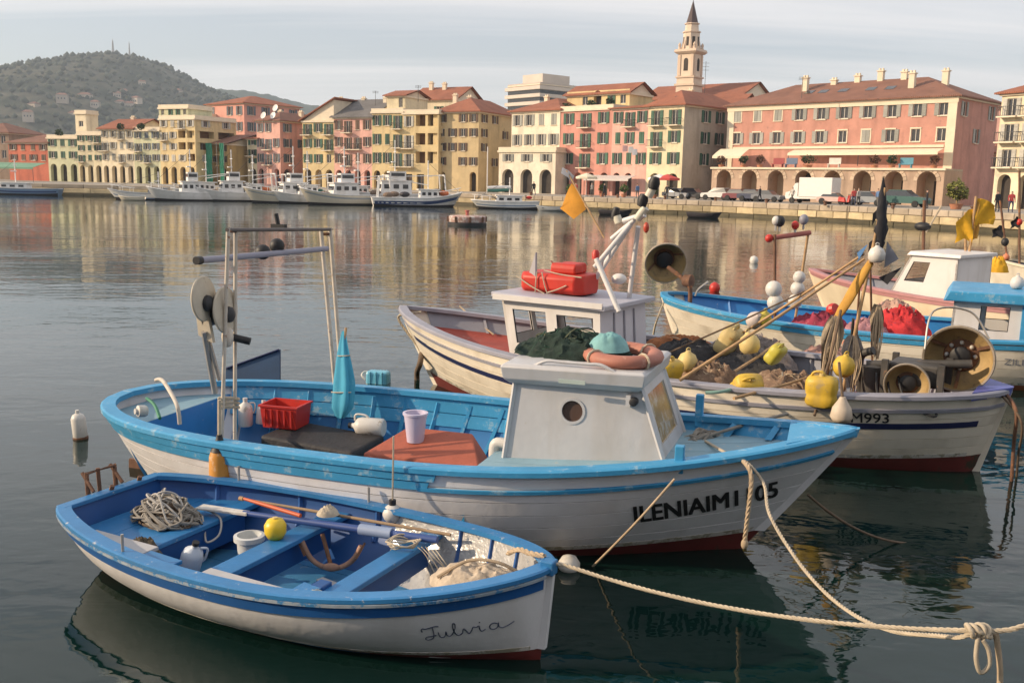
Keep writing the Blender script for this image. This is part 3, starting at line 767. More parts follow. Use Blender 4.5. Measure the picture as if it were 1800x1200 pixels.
wr_ = empty('shadeblock', (52, -16, QZ), math.pi, 'long unseen warehouse behind the photographer', 'building', 'added shade behind the near quay')  # unseen block, added to keep sky light off the near hull sides
facade(wr_, Matrix.Identity(4), 96, 8.5, ['A.A.A.A.A.A.A.A.', 'o.o.o.o.o.o.o.o.', 'o.o.o.o.o.o.o.o.'], 3.6, S['slate'], 'g')
MB().add([(0, 0, 0), (0, 9, 0), (0, 9, 8.5), (0, 0, 8.5), (96, 0, 0), (96, 9, 0), (96, 9, 8.5), (96, 0, 8.5)], [(0, 3, 2, 1), (4, 5, 6, 7), (1, 2, 6, 5)]).build('outer_wall', S['slate'], wr_); roof(wr_, 96, 9, 8.5, 'hip', 2.4, m_tile2)
# ---- market canopy left
awning('market_canopy', 'long green canopy over the quay market at the far left', (-40, 172), (83, 169), 3.2, 2.4, 3.4, mat('green_canopy', (0.16, 0.30, 0.20), .8, .2, .6), 'canopy')
# ================================================================ BOATS: shared builders
class Hull:
    def __init__(s, L, B, zs, keel=-0.4, rake=(0.25, 0.9), tm=0.48, bow=(2.0, 0.85), stern=(2.6, 0.55), transom=0.0, boot=(0.07, 0.2), full=(2.6, 0.55), vee=0.9):
        s.L, s.B, s.zs, s.keel, s.rake, s.tm, s.bow, s.stern, s.tr, s.boot, s.full, s.vee = L, B, zs, keel, rake, tm, bow, stern, transom, boot, full, vee
    def sheer(s, t):
        a, m, b = s.zs
        return m + (a - m) * (max(.5 - t, 0) / .5) ** 2 + (b - m) * (max(t - .5, 0) / .5) ** 2.1
    def kz(s, t):
        e = abs(2 * t - 1)
        return s.keel + (0.12 * e ** 4)
    def hb(s, t):
        if t >= s.tm: e = (t - s.tm) / (1 - s.tm); p, q = s.bow; f = max(1 - e ** p, 0) ** q
        else: e = (s.tm - t) / s.tm; p, q = s.stern; f = s.tr + (1 - s.tr) * max(1 - e ** p, 0) ** q
        return s.B / 2 * f
    def xe(s, u):
        v = 1 - u
        sg = math.copysign(1, v); v = abs(v)
        return -s.L/2 + s.rake[0] * sg * v ** 1.1, s.L/2 - s.rake[1] * sg * v ** 1.05
    def raw(s, t, u):
        sh = s.sheer(t); k = s.kz(t); z = k + (sh - k) * u
        w = 1 - abs(2 * min(max(t, 0), 1) - 1) ** 2.6
        if s.tr and t < .5: w = 1 - (1 - s.tr) * abs(2*t - 1) ** 2.6 * .6
        uu = min(max(u, 1e-4), 1.0)
        f = w * (1 - (1 - uu) ** s.full[0]) ** s.full[1] + (1 - w) * uu ** s.vee
        if u > 1: f = 1 + (u - 1) * .15
        a, b = s.xe(u)
        return V((lerp(a, b, t), s.hb(t) * f, z))
    def p(s, t, u, side=-1, off=0.0):
        q = s.raw(t, u)
        if off:
            e = 2e-3
            ta, tb = max(t - e, 0), min(t + e, 1)
            if s.tr == 0: ta, tb = min(max(t, 4e-3) - e, 1 - 2*e), max(min(t, 1 - 4e-3) + e, 2*e)
            dt = s.raw(tb, u) - s.raw(ta, u); du = s.raw(t if 0 < t < 1 else min(max(t, .004), .996), min(u + e, 1)) - s.raw(t if 0 < t < 1 else min(max(t, .004), .996), max(u - e, 0))
            n = dt.cross(du)
            n = -n if n.y < 0 else n
            if n.length > 1e-12:
                n.normalize(); q = q + n * off
        q.y = max(q.y, 0.0) * side
        return q
    def tu(s, x, z):
        t, u = .5, .8
        for _ in range(12):
            sh, k = s.sheer(t), s.kz(t); u = (z - k) / (sh - k); a, b = s.xe(u); t = min(max((x - a) / (b - a), 0), 1)
        return t, u
    def tx(s, x):     # t at the sheer for local x
        return min(max((x + s.L/2) / s.L, 0), 1)
    def uz(s, t, z): return (z - s.kz(t)) / (s.sheer(t) - s.kz(t))
    def ub(s, t):     # boot line
        e = abs(2*t - 1); return s.uz(t, s.boot[0] + (s.boot[1] - s.boot[0]) * e ** 2.5)
    def ts(s, t0=0.0, t1=1.0, n=40):
        out = []
        for i in range(n + 1):
            c = .5 - .5 * math.cos(math.pi * i / n); out.append(t0 + (t1 - t0) * (.35 * i / n + .65 * c))
        return out
    def strip(s, mb, side, u0, u1, o0, o1, t0=0, t1=1, n=40, nu=1):
        f0 = u0 if callable(u0) else (lambda t: u0); f1 = u1 if callable(u1) else (lambda t: u1)
        rings = []
        for t in s.ts(t0, t1, n):
            a, b = f0(t), f1(t)
            r = [s.p(t, lerp(a, b, k/nu), side, o1) for k in range(nu + 1)] + [s.p(t, lerp(b, a, k/nu), side, o0) for k in range(nu + 1)]
            rings.append(r)
        mb.loft(rings); return mb
    def skin(s, mb, side, u0, u1, off, t0=0, t1=1, n=40, nu=6):
        f0 = u0 if callable(u0) else (lambda t: u0); f1 = u1 if callable(u1) else (lambda t: u1)
        mb.loft([[s.p(t, lerp(f0(t), f1(t), k/nu), side, off) for k in range(nu + 1)] for t in s.ts(t0, t1, n)], closed=False); return mb
    def cap(s, mb, side, wo, wi, th, t0=0, t1=1, n=44, dz=0.0):
        rings = []
        for t in s.ts(t0, t1, n):
            e = 3e-3; a = s.raw(min(max(t - e, 0), 1 - 2*e), 1); b = s.raw(max(min(t + e, 1), 2*e), 1); d = b - a
            nn = V((-d.y, d.x, 0)).normalized(); q = s.raw(t, 1)
            if nn.y < -.01: nn = -nn
            o = q + nn * wo; i_ = q - nn * wi
            if s.tr == 0 or t > .5:
                if o.y < 0: o.y = 0
                if i_.y < 0: i_.y = 0.0
            zt = q.z + dz
            rings.append([V((o.x, o.y * side, zt - .005)), V((o.x, o.y * side, zt + th * .7)), V((lerp(o.x, i_.x, .12), lerp(o.y, i_.y, .12) * side, zt + th)), V((i_.x, i_.y * side, zt + th)), V((i_.x, i_.y * side, zt - .005))])
        mb.loft(rings); return mb
    def inb(s, t, z, off=.05): return max(s.raw(t, min(max(s.uz(t, z), .02), 1)).y - off, 0)
    def deck(s, zf, t0, t1, y0, y1, n=30, off=.05, th=.03, gap=.004):
        mb = MB(); rings = []
        for t in s.ts(t0, t1, n):
            z = zf(t) if callable(zf) else zf
            h = s.inb(t, z, off); a = min(max(y0 + gap, -h), h); b = min(max(y1 - gap, -h), h)
            x = s.raw(t, min(s.uz(t, z), 1)).x
            rings.append([(x, a, z), (x, b, z), (x, b, z - th), (x, a, z - th)])
        mb.loft(rings); return mb

class Boat:
    def __init__(s, name, label, bow, stern, shift, hull, cat='boat', group=None):
        d = V(bow) - V(stern); d.z = 0; s.dir = d.normalized(); s.n = V((-s.dir.y, s.dir.x, 0))
        mid = (V(bow) + V(stern)) / 2; mid.z = 0; mid += s.n * shift
        s.root = empty(name, mid, math.atan2(d.y, d.x), label, cat, group); s.mid = mid; s.h = hull
    def loc(s, w):
        w = V(w) - s.mid; return V((w.dot(s.dir), w.dot(s.n), w.z))
    def wd(s, l): l = V(l); return s.mid + s.dir * l.x + s.n * l.y + V((0, 0, l.z))
    def hit(s, px, py, x=None, y=None, z=None):
        o = s.loc((0, 0, CAM_H)); d = ray(px, py); d = V((d.dot(s.dir), d.dot(s.n), d.z))
        if x is not None: k = (x - o.x) / d.x
        elif y is not None: k = (y - o.y) / d.y
        else: k = (z - o.z) / d.z
        return o + d * k
    def both(s, fn, name, m, smooth=40, parent=None):
        for side in (-1, 1): fn(MB(), side).build(name, m, parent or s.root, smooth)
def text_on(boat, side, string, x0, zf, size, m, stretch=1.0, shear=0.0, name='lettering', off=.004, bold=.02):
    cu = bpy.data.curves.new('lettering', 'FONT'); cu.body = string; cu.size = size; cu.shear = shear;  cu.resolution_u = 3
    o = bpy.data.objects.new('lettering_source', cu); COL.objects.link(o)
    dg = bpy.context.evaluated_depsgraph_get(); ev = o.evaluated_get(dg); me = ev.to_mesh()
    vs = [v.co.copy() for v in me.vertices]; fs = [tuple(p.vertices) for p in me.polygons]
    ev.to_mesh_clear(); bpy.data.objects.remove(o); bpy.data.curves.remove(cu)
    out = []
    H = boat.h
    for v in vs:
        x = x0 + v.x * stretch; t, u = H.tu(x, zf(x) + v.y); out.append(H.p(t, u, side, off))
    mb = MB().add(out, fs)
    if bold:
        for k, (dx, dy) in enumerate(((.5, .35), (-.5, .35), (.5, -.35), (-.5, -.35))):
            o2 = []
            for v in vs:
                x = x0 + v.x * stretch + dx * bold * size; t, u = H.tu(x, zf(x) + v.y + dy * bold * size); o2.append(H.p(t, u, side, off + .0006 * (k + 1)))
            mb.add(o2, fs)
    mb.build(name, m, boat.root)
def heap(name, c, rx, ry, h, m, seed, fold=.5, parent=None, nr=16, na=44, rz=0.0, freq=3.2):
    vs = []; r0 = random.Random(seed)
    for i in range(nr + 1):
        for j in range(na):
            a = 2*math.pi*j/na; r = i / nr
            w = 1 + .18 * noise.noise(V((math.cos(a)*1.3, math.sin(a)*1.3, seed)))
            x, y = r * math.cos(a) * rx * w, r * math.sin(a) * ry * w
            q = V((x/rx*freq, y/ry*freq, seed * 1.7))
            n = noise.fractal(q, 1.0, 2.0, 4); rd = 1 - abs(noise.noise(q * 1.9 + V((3, 1, 0)))) * 2
            z = h * (1 - r ** 2.4) ** .75 * (1 + .45 * n * fold) + h * .26 * fold * rd * (1 - r * r)
            x += rx * .10 * fold * noise.noise(q * 2.3); y += ry * .10 * fold * noise.noise(q * 2.3 + V((9, 0, 0)))
            vs.append((x, y, max(z, -.01) if r < 1 else 0))
    fs = []
    for i in range(nr):
        for j in range(na):
            k = (j + 1) % na; fs.append((i*na + j, i*na + k, (i+1)*na + k, (i+1)*na + j))
    M = Matrix.Translation(c) @ Matrix.Rotation(rz, 4, 'Z')
    mb = MB().add(vs, fs); o = mb.build(name, m, parent, smooth=60)
    if parent: o.matrix_local = M
    else: o.matrix_world = M
    return o
def tangle_mb(rx, ry, h, n, r, seed, seg=5, sides=5):
    rr = random.Random(seed); pts = []
    a = 0
    for i in range(n):
        a += rr.choice((-1, 1, 1)) * rr.uniform(.5, 2.4); q = rr.uniform(.05, 1) ** .6
        x, y = rx * q * math.cos(a), ry * q * math.sin(a)
        z = max(h * (1 - q * q * .9) * rr.uniform(.1, 1.1), r)
        pts.append((x, y, z))
    return MB().tube(spline(pts, seg), r, sides)
m_rope = mat('hemp_rope', (0.44, 0.34, 0.23), .9, .25, 9.0, bump=.6, bscale=90)
m_ropeg = mat('grey_rope', (0.25, 0.23, 0.20), .9, .3, 9.0, bump=.6, bscale=90)
m_ropew = mat('pale_rope', (0.47, 0.40, 0.30), .9, .2, 9.0, bump=.6, bscale=90)
m_roped = mat('dark_rope', (0.13, 0.09, 0.06), .9, .3, 9.0, bump=.6, bscale=90)
m_wood = mat('bare_wood', (0.44, 0.28, 0.14), .7, .25, 6.0, streak=((.25, .15, .08), .6, (2, 30, 30)))
m_rust = mat('rusty_iron', (0.15, 0.075, 0.045), .8, .4, 8.0, wear=(.30, .13, .05), wamt=.55, bump=.4, bscale=40)
m_steel = mat('galvanised_steel', (0.45, 0.43, 0.40), .45, .2, 6, metal=.6, wear=(.22, .12, .07), wamt=.62, wscale=14)
m_black = mat('black_rubber', (0.018, 0.018, 0.02), .55, .3, 5)
m_white = mat('white_plastic', (0.62, 0.60, 0.56), .45, .12, 4, wear=(.40, .35, .27), wamt=.58, wscale=8, streak=((.40, .35, .27), .5, (8, 8, 2)))
m_yel = mat('yellow_plastic', (0.60, 0.40, 0.045), .5, .22, 4, wear=(.42, .31, .13), wamt=.56, wscale=7, streak=((.34, .25, .12), .6, (6, 6, 2)), bump=.2, bscale=25)
m_yelp = mat('pale_yellow_plastic', (0.60, 0.46, 0.18), .55, .14, 4, wear=(.44, .36, .20), wamt=.6, wscale=7)
m_orange = mat('orange_fender', (0.62, 0.27, 0.045), .5, .18, 3, wear=(.66, .42, .24), wamt=.56, wscale=4)
m_red = mat('red_plastic', (0.50, 0.03, 0.02), .45, .18, 4, wear=(.34, .05, .035), wamt=.58, wscale=9)
GREASE = (.36, .30, .22)
m_hullw = mat('hull_white', (0.73, 0.72, 0.73), .42, .08, 2.0, streak=((.50, .47, .44), .5, (2.2, 2.2, .35)), wear=(.48, .43, .38), wamt=.67, wscale=7, bump=.12, bscale=12)
m_hullc = mat('hull_cream', (0.78, 0.71, 0.59), .45, .07, 2.0, streak=(GREASE, .6, (2.2, 2.2, .35)), wear=(.42, .30, .20), wamt=.655, wscale=7, bump=.12, bscale=12)
m_scum = mat('waterline_scum', (.34, .31, .23), .6, .3, 5, wear=(.60, .57, .52), wamt=.46, wscale=9)
m_anti = mat('antifouling_red', (0.14, 0.022, 0.018), .7, .3, 3.0, wear=(.05, .035, .02), wamt=.58, wscale=3)
m_antio = mat('antifouling_orange', (0.36, 0.11, 0.05), .7, .3, 3.0, wear=(.14, .09, .04), wamt=.58, wscale=3)
m_blue = mat('sky_blue_paint', (0.050, 0.30, 0.55), .45, .12, 3.0, wear=(.24, .42, .56), wamt=.56, wscale=6, streak=((.03, .20, .40), .5, (1.5, 1.5, 6)), bump=.15, bscale=20)
m_blued = mat('deep_blue_paint', (0.010, 0.07, 0.24), .45, .14, 3.0, wear=(.10, .18, .30), wamt=.67, wscale=9)
m_blue2 = mat('bright_blue_paint', (0.025, 0.20, 0.52), .42, .12, 3.0, wear=(.40, .42, .44), wamt=.63, wscale=11)
m_navy = mat('navy_stripe', (0.012, 0.018, 0.075), .45, .12, 3.0)
m_letter = mat('letter_black', (0.012, 0.012, 0.014), .6, .1)
# ================================================================ THE WHITE AND BLUE FISHING BOAT (middle)
HI = Hull(7.50, 2.75, (.82, .80, 1.16), keel=-.42, rake=(.34, 1.10), tm=.46, bow=(2.1, .80), stern=(3.0, .50), boot=(.06, .20), full=(2.7, .52), vee=.85)
ile = Boat('fishing_boat', 'white fishing boat with sky blue gunwale, small white cabin and ILENI lettering on its bow', (2.92, 8.0, 0), (-4.21, 10.34, 0), 0, HI, group='moored fishing boats')
R0 = ile.root
m_ideck = mat('worn_deck_blue', (0.22, 0.36, 0.44), .65, .16, 2.5, wear=(.42, .42, .38), wamt=.60, wscale=5, island=.06)
m_well = mat('well_blue', (0.02, 0.16, 0.40), .5, .16, 3.0, wear=(.10, .16, .22), wamt=.66, wscale=6)
mb = MB()
for sd in (-1, 1): HI.skin(mb, sd, 0, HI.ub, 0.0, nu=5)
mb.build('bottom', m_anti, R0, 180)
mb = MB()
for sd in (-1, 1): HI.skin(mb, sd, HI.ub, 1.0, -.014, nu=7)
mb.build('hull_shell', m_hullw, R0, 180)
NP = 6
for sd in (-1, 1):
    for k in range(NP):
        f = lambda t, q: lerp(HI.ub(t), 1.0, q)
        HI.strip(MB(), sd, lambda t, k=k: f(t, k/NP) + .0035, lambda t, k=k: f(t, (k+1)/NP) - .0035, -.012, 0.0, nu=2).build('plank', m_hullw, R0, 30)
for sd in (-1, 1): HI.strip(MB(), sd, lambda t: HI.ub(t) + .001, lambda t: HI.ub(t) + .035, -.008, .0015, .02, .985).build('waterline_band', m_scum, R0, 30)
zsh = lambda t, d: HI.uz(t, HI.sheer(t) - d)
for sd in (-1, 1):
    HI.cap(MB(), sd, .045, .10, .05).build('gunwale', m_blue, R0, 30)
    HI.strip(MB(), sd, lambda t: zsh(t, .075), lambda t: zsh(t, .012), -.01, .028, 0, .565, 30).build('rubbing_strake', m_blue, R0, 30)
    HI.strip(MB(), sd, lambda t: zsh(t, .155), lambda t: zsh(t, .085), -.01, .018, 0, .56, 30).build('rubbing_strake', m_blue, R0, 30)
    HI.strip(MB(), sd, lambda t: zsh(t, .165), lambda t: zsh(t, .135), -.01, .022, .55, .992, 30).build('rub_rail', m_blue, R0, 30)
# stem post
st = []
for k in range(9):
    u = lerp(HI.ub(1), .985, k/8); q = HI.raw(1, u); st.append([(q.x + .035, .025, q.z), (q.x + .035, -.025, q.z), (q.x - .06, -.045, q.z), (q.x - .06, .045, q.z)])
MB().loft(st).build('stem', m_hullw, R0, 30)
# inside lining and ribs in the open well
tA, tB = HI.tx(-3.05), HI.tx(.66)
for sd in (-1, 1):
    HI.skin(MB(), sd, .25, 1.0, -.035, .11, .97, nu=4).build('inner_lining', m_well, R0, 180)
    for (a, b) in ((.02, .17), (.18, .33)):
        HI.strip(MB(), sd, lambda t: zsh(t, b), lambda t: zsh(t, a), -.06, -.038, tA, tB, 24).build('inner_plank', m_blue, R0, 30)
    for k in range(10):
        t = lerp(tA + .01, tB - .01, k/9)
        q = [HI.p(t, u, sd, -.05) for u in (.5, .65, .8, .95)]
        MB().tube(q, .028, 4).build('rib', m_blue, R0)
ZF = .16
for k in range(6):
    y0 = -1.2 + .4*k
    HI.deck(ZF, tA, tB, y0, y0 + .4).build('floor_board', m_ideck, R0)
# aft deck and bulkhead
zaft = lambda t: HI.sheer(t) - .10
for k in range(4):
    HI.deck(zaft, .012, tA, -1.2 + .6*k, -.6 + .6*k, n=16).build('aft_deck_board', m_ideck, R0)
def bulkhead(x, z0, z1, m, name='bulkhead', th=.04):
    t = HI.tx(x); ring = []
    for sd in (1, -1):
        us = [lerp(z0, z1, k/5) for k in range(6)]
        if sd < 0: us = us[::-1]
        ring += [(HI.inb(t, z, .03) * sd, z) for z in us]
    MB().loft([[(x, y, z) for y, z in ring], [(x + th, y, z) for y, z in ring]]).build(name, m, R0)
bulkhead(-3.07, -.05, zaft(tA) - .005, m_blue2)
bulkhead(.66, -.05, HI.sheer(tB) - .16, m_blue)
# fore deck with planks
zfd = lambda t: HI.sheer(t) - .085 - .05 * max(t - .75, 0) / .25
for k in range(8):
    HI.deck(zfd, tB, .985, -1.2 + .3*k, -.9 + .3*k, off=.045).build('deck_plank', m_ideck, R0)
for sd in (-1, 1):
    HI.strip(MB(), sd, lambda t: zsh(t, .17), lambda t: zsh(t, .004), -.055, -.036, tB, .97, 24).build('bulwark_plank', m_blue, R0, 30)
    for x in (2.05, 2.75, 3.15):
        t = HI.tx(x); a = HI.p(t, zsh(t, .13), sd, -.06); b = HI.p(t, 1, sd, -.05); c = a + V((0, -.11 * sd, -.01))
        q = V((.03, 0, 0)); MB().hexa([a - q, a + q, c + q, c - q, b - q, b + q, b + q + V((0, -.03*sd, 0)), b - q + V((0, -.03*sd, 0))]).build('knee', m_blue, R0)
# breasthook at the bow
t = .93; yb = HI.hb(t) - .02; zc = HI.sheer(1.0) + .01
MB().hexa([(HI.raw(t, 1).x, -yb, zc - .09), (3.78, -.03, zc - .04), (3.78, .03, zc - .04), (HI.raw(t, 1).x, yb, zc - .09), (HI.raw(t, 1).x, -yb, zc - .05), (3.80, -.03, zc + .035), (3.80, .03, zc + .035), (HI.raw(t, 1).x, yb, zc - .05)]).build('breasthook', m_blue, R0)
for (x, sd, h) in ((2.42, -1, .13), (2.36, 1, .22)):
    t = HI.tx(x); q = HI.p(t, 1, sd, -.03)
    MB().box((q.x, q.y - sd*.03, q.z + h/2 - .02), (.075, .075, h + .10)).build('mooring_post', m_blue, R0, bevel=.008)
# ---- cabin: walls, roof, porthole, windows
m_cab = mat('cabin_white', (0.52, 0.52, 0.53), .42, .09, 1.5, streak=((.40, .35, .29), .55, (3.5, 3.5, .5)), wear=(.38, .32, .26), wamt=.67, wscale=8, bump=.1, bscale=10)
zb = .655; zt_ = 1.44
yn, yf = -.44, .86
c = dict(nl=V((.76, yn, zb)), nr=V((2.24, yn + .10, zb + .06)), fr=V((2.26, yf - .1, zb + .06)), fl=V((.76, yf, zb)),
         Nl=V((.84, yn + .07, zt_)), Nr=V((1.98, yn + .14, zt_)), Fr=V((2.00, yf - .14, zt_)), Fl=V((.84, yf - .07, zt_)))
def panel(a, b, c_, d, th, m, name, parent=R0, hole=None):
    n = (b - a).cross(d - a).normalized() * th
    mb = MB()
    if not hole: mb.hexa([a - n, b - n, b, a, d - n, c_ - n, c_, d])
    else:
        u0, u1, v0, v1 = hole
        P2 = lambda u, v: a.lerp(b, u).lerp(d.lerp(c_, u), v)
        us, vv = (0, u0, u1, 1), (0, v0, v1, 1)
        for i in range(3):
            for j in range(3):
                if i == 1 and j == 1: continue
                q = [P2(us[i], vv[j]), P2(us[i+1], vv[j]), P2(us[i+1], vv[j+1]), P2(us[i], vv[j+1])]
                mb.hexa([q[0] - n, q[1] - n, q[1], q[0], q[3] - n, q[2] - n, q[2], q[3]])
    return mb.build(name, m, parent)
# near side wall with round port: polygon ring round a circular hole
def port_wall(a, b, c_, d, cu, cv, r, m, name, nseg=24):
    ux = (b - a).normalized(); nn = ux.cross(d - a).normalized(); uy = nn.cross(ux)
    o = a + ux * cu + uy * cv
    ring = [o + (ux*math.cos(2*math.pi*k/nseg) + uy*math.sin(2*math.pi*k/nseg)) * r for k in range(nseg)]
    outer = []
    edges = [(a, b), (b, c_), (c_, d), (d, a)]
    for k in range(nseg):
        dr = ring[k] - o; best = None
        for p, q in edges:
            e = q - p
            den = dr.cross(e).dot(nn)
            if abs(den) < 1e-9: continue
            tt = (p - o).cross(e).dot(nn) / den; ss = (p - o).cross(dr).dot(nn) / den
            if tt > 0 and -1e-6 <= ss <= 1 + 1e-6 and (best is None or tt < best): best = tt
        outer.append(o + dr * best)
    mb = MB(); mb.add(ring + outer, [(k, (k+1) % nseg, nseg + (k+1) % nseg, nseg + k) for k in range(nseg)])
    # corners
    for cn in (a, b, c_, d):
        k = min(range(nseg), key=lambda i: (outer[i] - cn).length); k2 = min((k-1) % nseg, (k+1) % nseg, key=lambda i: (outer[i] - cn).length)
        mb.add([outer[k], outer[k2], cn], [(0, 1, 2)])
    inn = [p - nn * .04 for p in ring]; mb.add(ring + inn, [(k, nseg + k, nseg + (k+1) % nseg, (k+1) % nseg) for k in range(nseg)])
    w = mb.build(name, m, R0)
    return o, ux, uy, nn, w
o_, ux, uy, nn, wl_ = port_wall(c['nl'], c['nr'], c['Nr'], c['Nl'], .64, .52, .098, m_cab, 'cabin_side')
MP = Matrix((( ux.x, uy.x, nn.x, o_.x), (ux.y, uy.y, nn.y, o_.y), (ux.z, uy.z, nn.z, o_.z), (0, 0, 0, 1)))
pt_ = MB().lathe([(.095, -.03), (.095, .008), (.118, .008), (.118, -.001)], 24, MP, cap=False).build('porthole_rim', m_cab, R0, 40)
MB().lathe([(0, -.02), (.097, -.02)], 24, MP, cap=False).build('port_glass', mat('brown_port_glass', (.085, .052, .04), .35, .1), pt_)
panel(c['fr'], c['fl'], c['Fl'], c['Fr'], .03, m_cab, 'cabin_side')
panel(c['fl'], c['nl'], c['Nl'], c['Fl'], .03, m_cab, 'cabin_back')
fw = panel(c['nr'], c['fr'], c['Fr'], c['Nr'], .03, m_cab, 'cabin_front', hole=(.14, .86, .30, .90))
a, b, c_, d = c['nr'], c['fr'], c['Fr'], c['Nr']; P2 = lambda u, v: a.lerp(b, u).lerp(d.lerp(c_, u), v); n_ = (b - a).cross(d - a).normalized() * -.015
MB().add([P2(.14, .3) + n_, P2(.86, .3) + n_, P2(.86, .9) + n_, P2(.14, .9) + n_], [(0, 1, 2, 3)]).build('windscreen', mat('amber_windscreen', (.35, .24, .09), .15, .5, 3, wear=(.5, .44, .34), wamt=.5, wscale=4), fw)
# edge battens and roof
for (p, q) in (('nl', 'Nl'), ('nr', 'Nr'), ('fr', 'Fr')):
    MB().tube([c[p] + V((0, -.005, .01)), c[q] + V((0, -.005, 0))], .022, 4).build('corner_batten', m_cab, R0)
MB().tube([c['nl'] + V((0, -.012, .02)), c['nr'] + V((0, -.012, .02))], .018, 4).build('base_batten', m_cab, R0)
rim = MB()
def rring(z, g, sx=0): return [(.78 - g, yn - g, z), (1.98 + g + sx, yn + .06 - g, z), (2.0 + g + sx, yf - .06 + g, z), (.78 - g, yf + g, z)]
rim.loft([rring(zt_ - .02, -.02), rring(zt_ + .03, .03), rring(zt_ + .14, .05), rring(zt_ + .165, .02), rring(zt_ + .175, -.25)])
ro = rim.build('cabin_roof', m_cab, R0, 30, bevel=.01)
for (y0, x0, x1) in ((yn + .03, 1.02, 1.76), (yf - .05, 1.05, 1.8)):
    pts = [(x0, y0, zt_ + .15)] + [(lerp(x0, x1, k/6), y0, zt_ + .205) for k in range(1, 6)] + [(x1, y0, zt_ + .15)]
    MB().tube(spline(pts, 4), .016, 6).build('handrail', m_cab, ro)
mb = MB(); mb.lathe([(.03, 0), (.038, .012), (.038, .07), (.03, .075)], 12, fr(c['nr'].lerp(c['Nr'], .86) + V((-.09, -.02, 0)), (0, -1, 0))); lm = mb.build('side_lamp', m_black, R0, 40)
MB().box(tuple(c['nr'].lerp(c['Nr'], .86) + V((-.14, -.04, 0))), (.04, .06, .10)).build('lamp_bracket', m_cab, lm)
MB().box((1.40, yn - .062, zt_ + .055), (.24, .014, .035)).build('name_plate', mat('plate_green', (.42, .50, .46), .5), ro)
# lettering on the bow
text_on(ile, -1, 'ILENIAIM1105', ile.hit(1100, 912, y=-1.1).x, lambda x: .375 + .25 * max((x - 1.8) / 1.6, 0) ** 1.35, .245, m_letter, stretch=.78, bold=.045)
# ---- engine hatch (red)
m_hatch = mat('hatch_red_brown', (0.36, 0.095, 0.055), .75, .16, 6, wear=(.22, .07, .045), wamt=.60, wscale=10, bump=.35, bscale=40)
MB().hexa([(-.66, -.44, .52), (.56, -.44, .52), (.60, .16, .26), (-.54, .16, .26), (-.66, -.42, .61), (.52, -.42, .61), (.24, .14, .76), (-.44, .14, .76)]).build('engine_hatch', m_hatch, R0, bevel=.015)
MB().hexa([(-.62, -.40, .16), (.52, -.40, .16), (.55, .12, .16), (-.48, .12, .16), (-.62, -.40, .53), (.52, -.40, .53), (.55, .12, .53), (-.48, .12, .53)]).build('engine_box', m_well, R0)
# exhaust elbow beside the cabin
MB().tube(spline([(.80, -.22, .78), (.66, -.22, .80), (.60, -.22, .76), (.60, -.22, .55)], 5), .05, 10).build('exhaust_pipe', m_white, R0, 60)
MB().tube(spline([(.72, .50, .74), (.56, .50, .88), (.48, .50, .82), (.46, .50, .60)], 5), .018, 6).build('hand_rail', m_blue, R0, 60)
# ---- pole gallows and line hauler
m_gal = mat('weathered_white_pole', (0.56, 0.50, 0.42), .6, .2, 8, wear=(.26, .12, .06), wamt=.60, wscale=12)
gal = R0
nb1 = ile.hit(388, 775, y=-1.12); nb2 = ile.hit(412, 750, y=-.92)
nt1 = ile.hit(401, 402, y=-1.12); nt2 = ile.hit(414, 402, y=-.92)
fb1 = ile.hit(590, 672, y=1.25); fb2 = ile.hit(601, 655, y=1.36)
ft1 = ile.hit(564, 402, y=1.25); ft2 = ile.hit(580, 402, y=1.36)
for (a, b) in ((nb1, nt1), (nb2, nt2), (fb1, ft1), (fb2, ft2)):
    MB().tube([a - V((0, 0, .15)), b], .018 if a.y < 0 else .024, 8).build('gallows_pole', m_gal, gal, 60)
MB().tube([nt1 + V((0, -.02, -.01)), ft2 + V((0, .03, -.01))], .018, 8).build('gallows_crossbar', mat('bar_dark', (.10, .085, .08), .6), gal, 60)
MB().tube([nt1 - V((0, 0, .02)), nt2 - V((0, 0, .02))], .02, 6).build('pole_joint', m_rust, gal)
MB().tube([ft1 - V((0, 0, .06)), ft2 - V((0, 0, .06))], .02, 6).build('pole_joint', m_rust, gal)
bp0 = ile.hit(347, 458, y=-1.2); bp1 = ile.hit(575, 437, y=1.25)
MB().tube([bp0, bp1], .030, 10).build('guide_roller', mat('lilac_pipe', (.27, .27, .34), .5, .1), gal, 60)
MB().tube([bp0 - (bp1 - bp0).normalized() * .02, bp0 + (bp1 - bp0).normalized() * .05], .038, 10).build('end_cap', m_black, gal, 60)
for (px, py, f) in ((462, 443, .50), (487, 432, .60)):
    q = bp0.lerp(bp1, f); q = ile.hit(px, py, y=q.y); MB().ball(q, .078, 14).build('roller_ball', m_black, gal, 180)
q = ile.hit(490, 400, y=.15)
MB().box(tuple(q), (.16, .05, .07)).build('sheave_block', m_black, gal); MB().tube([q, q + V((-.03, 0, .14))], .022, 6).build('sheave_pin', m_black, gal)
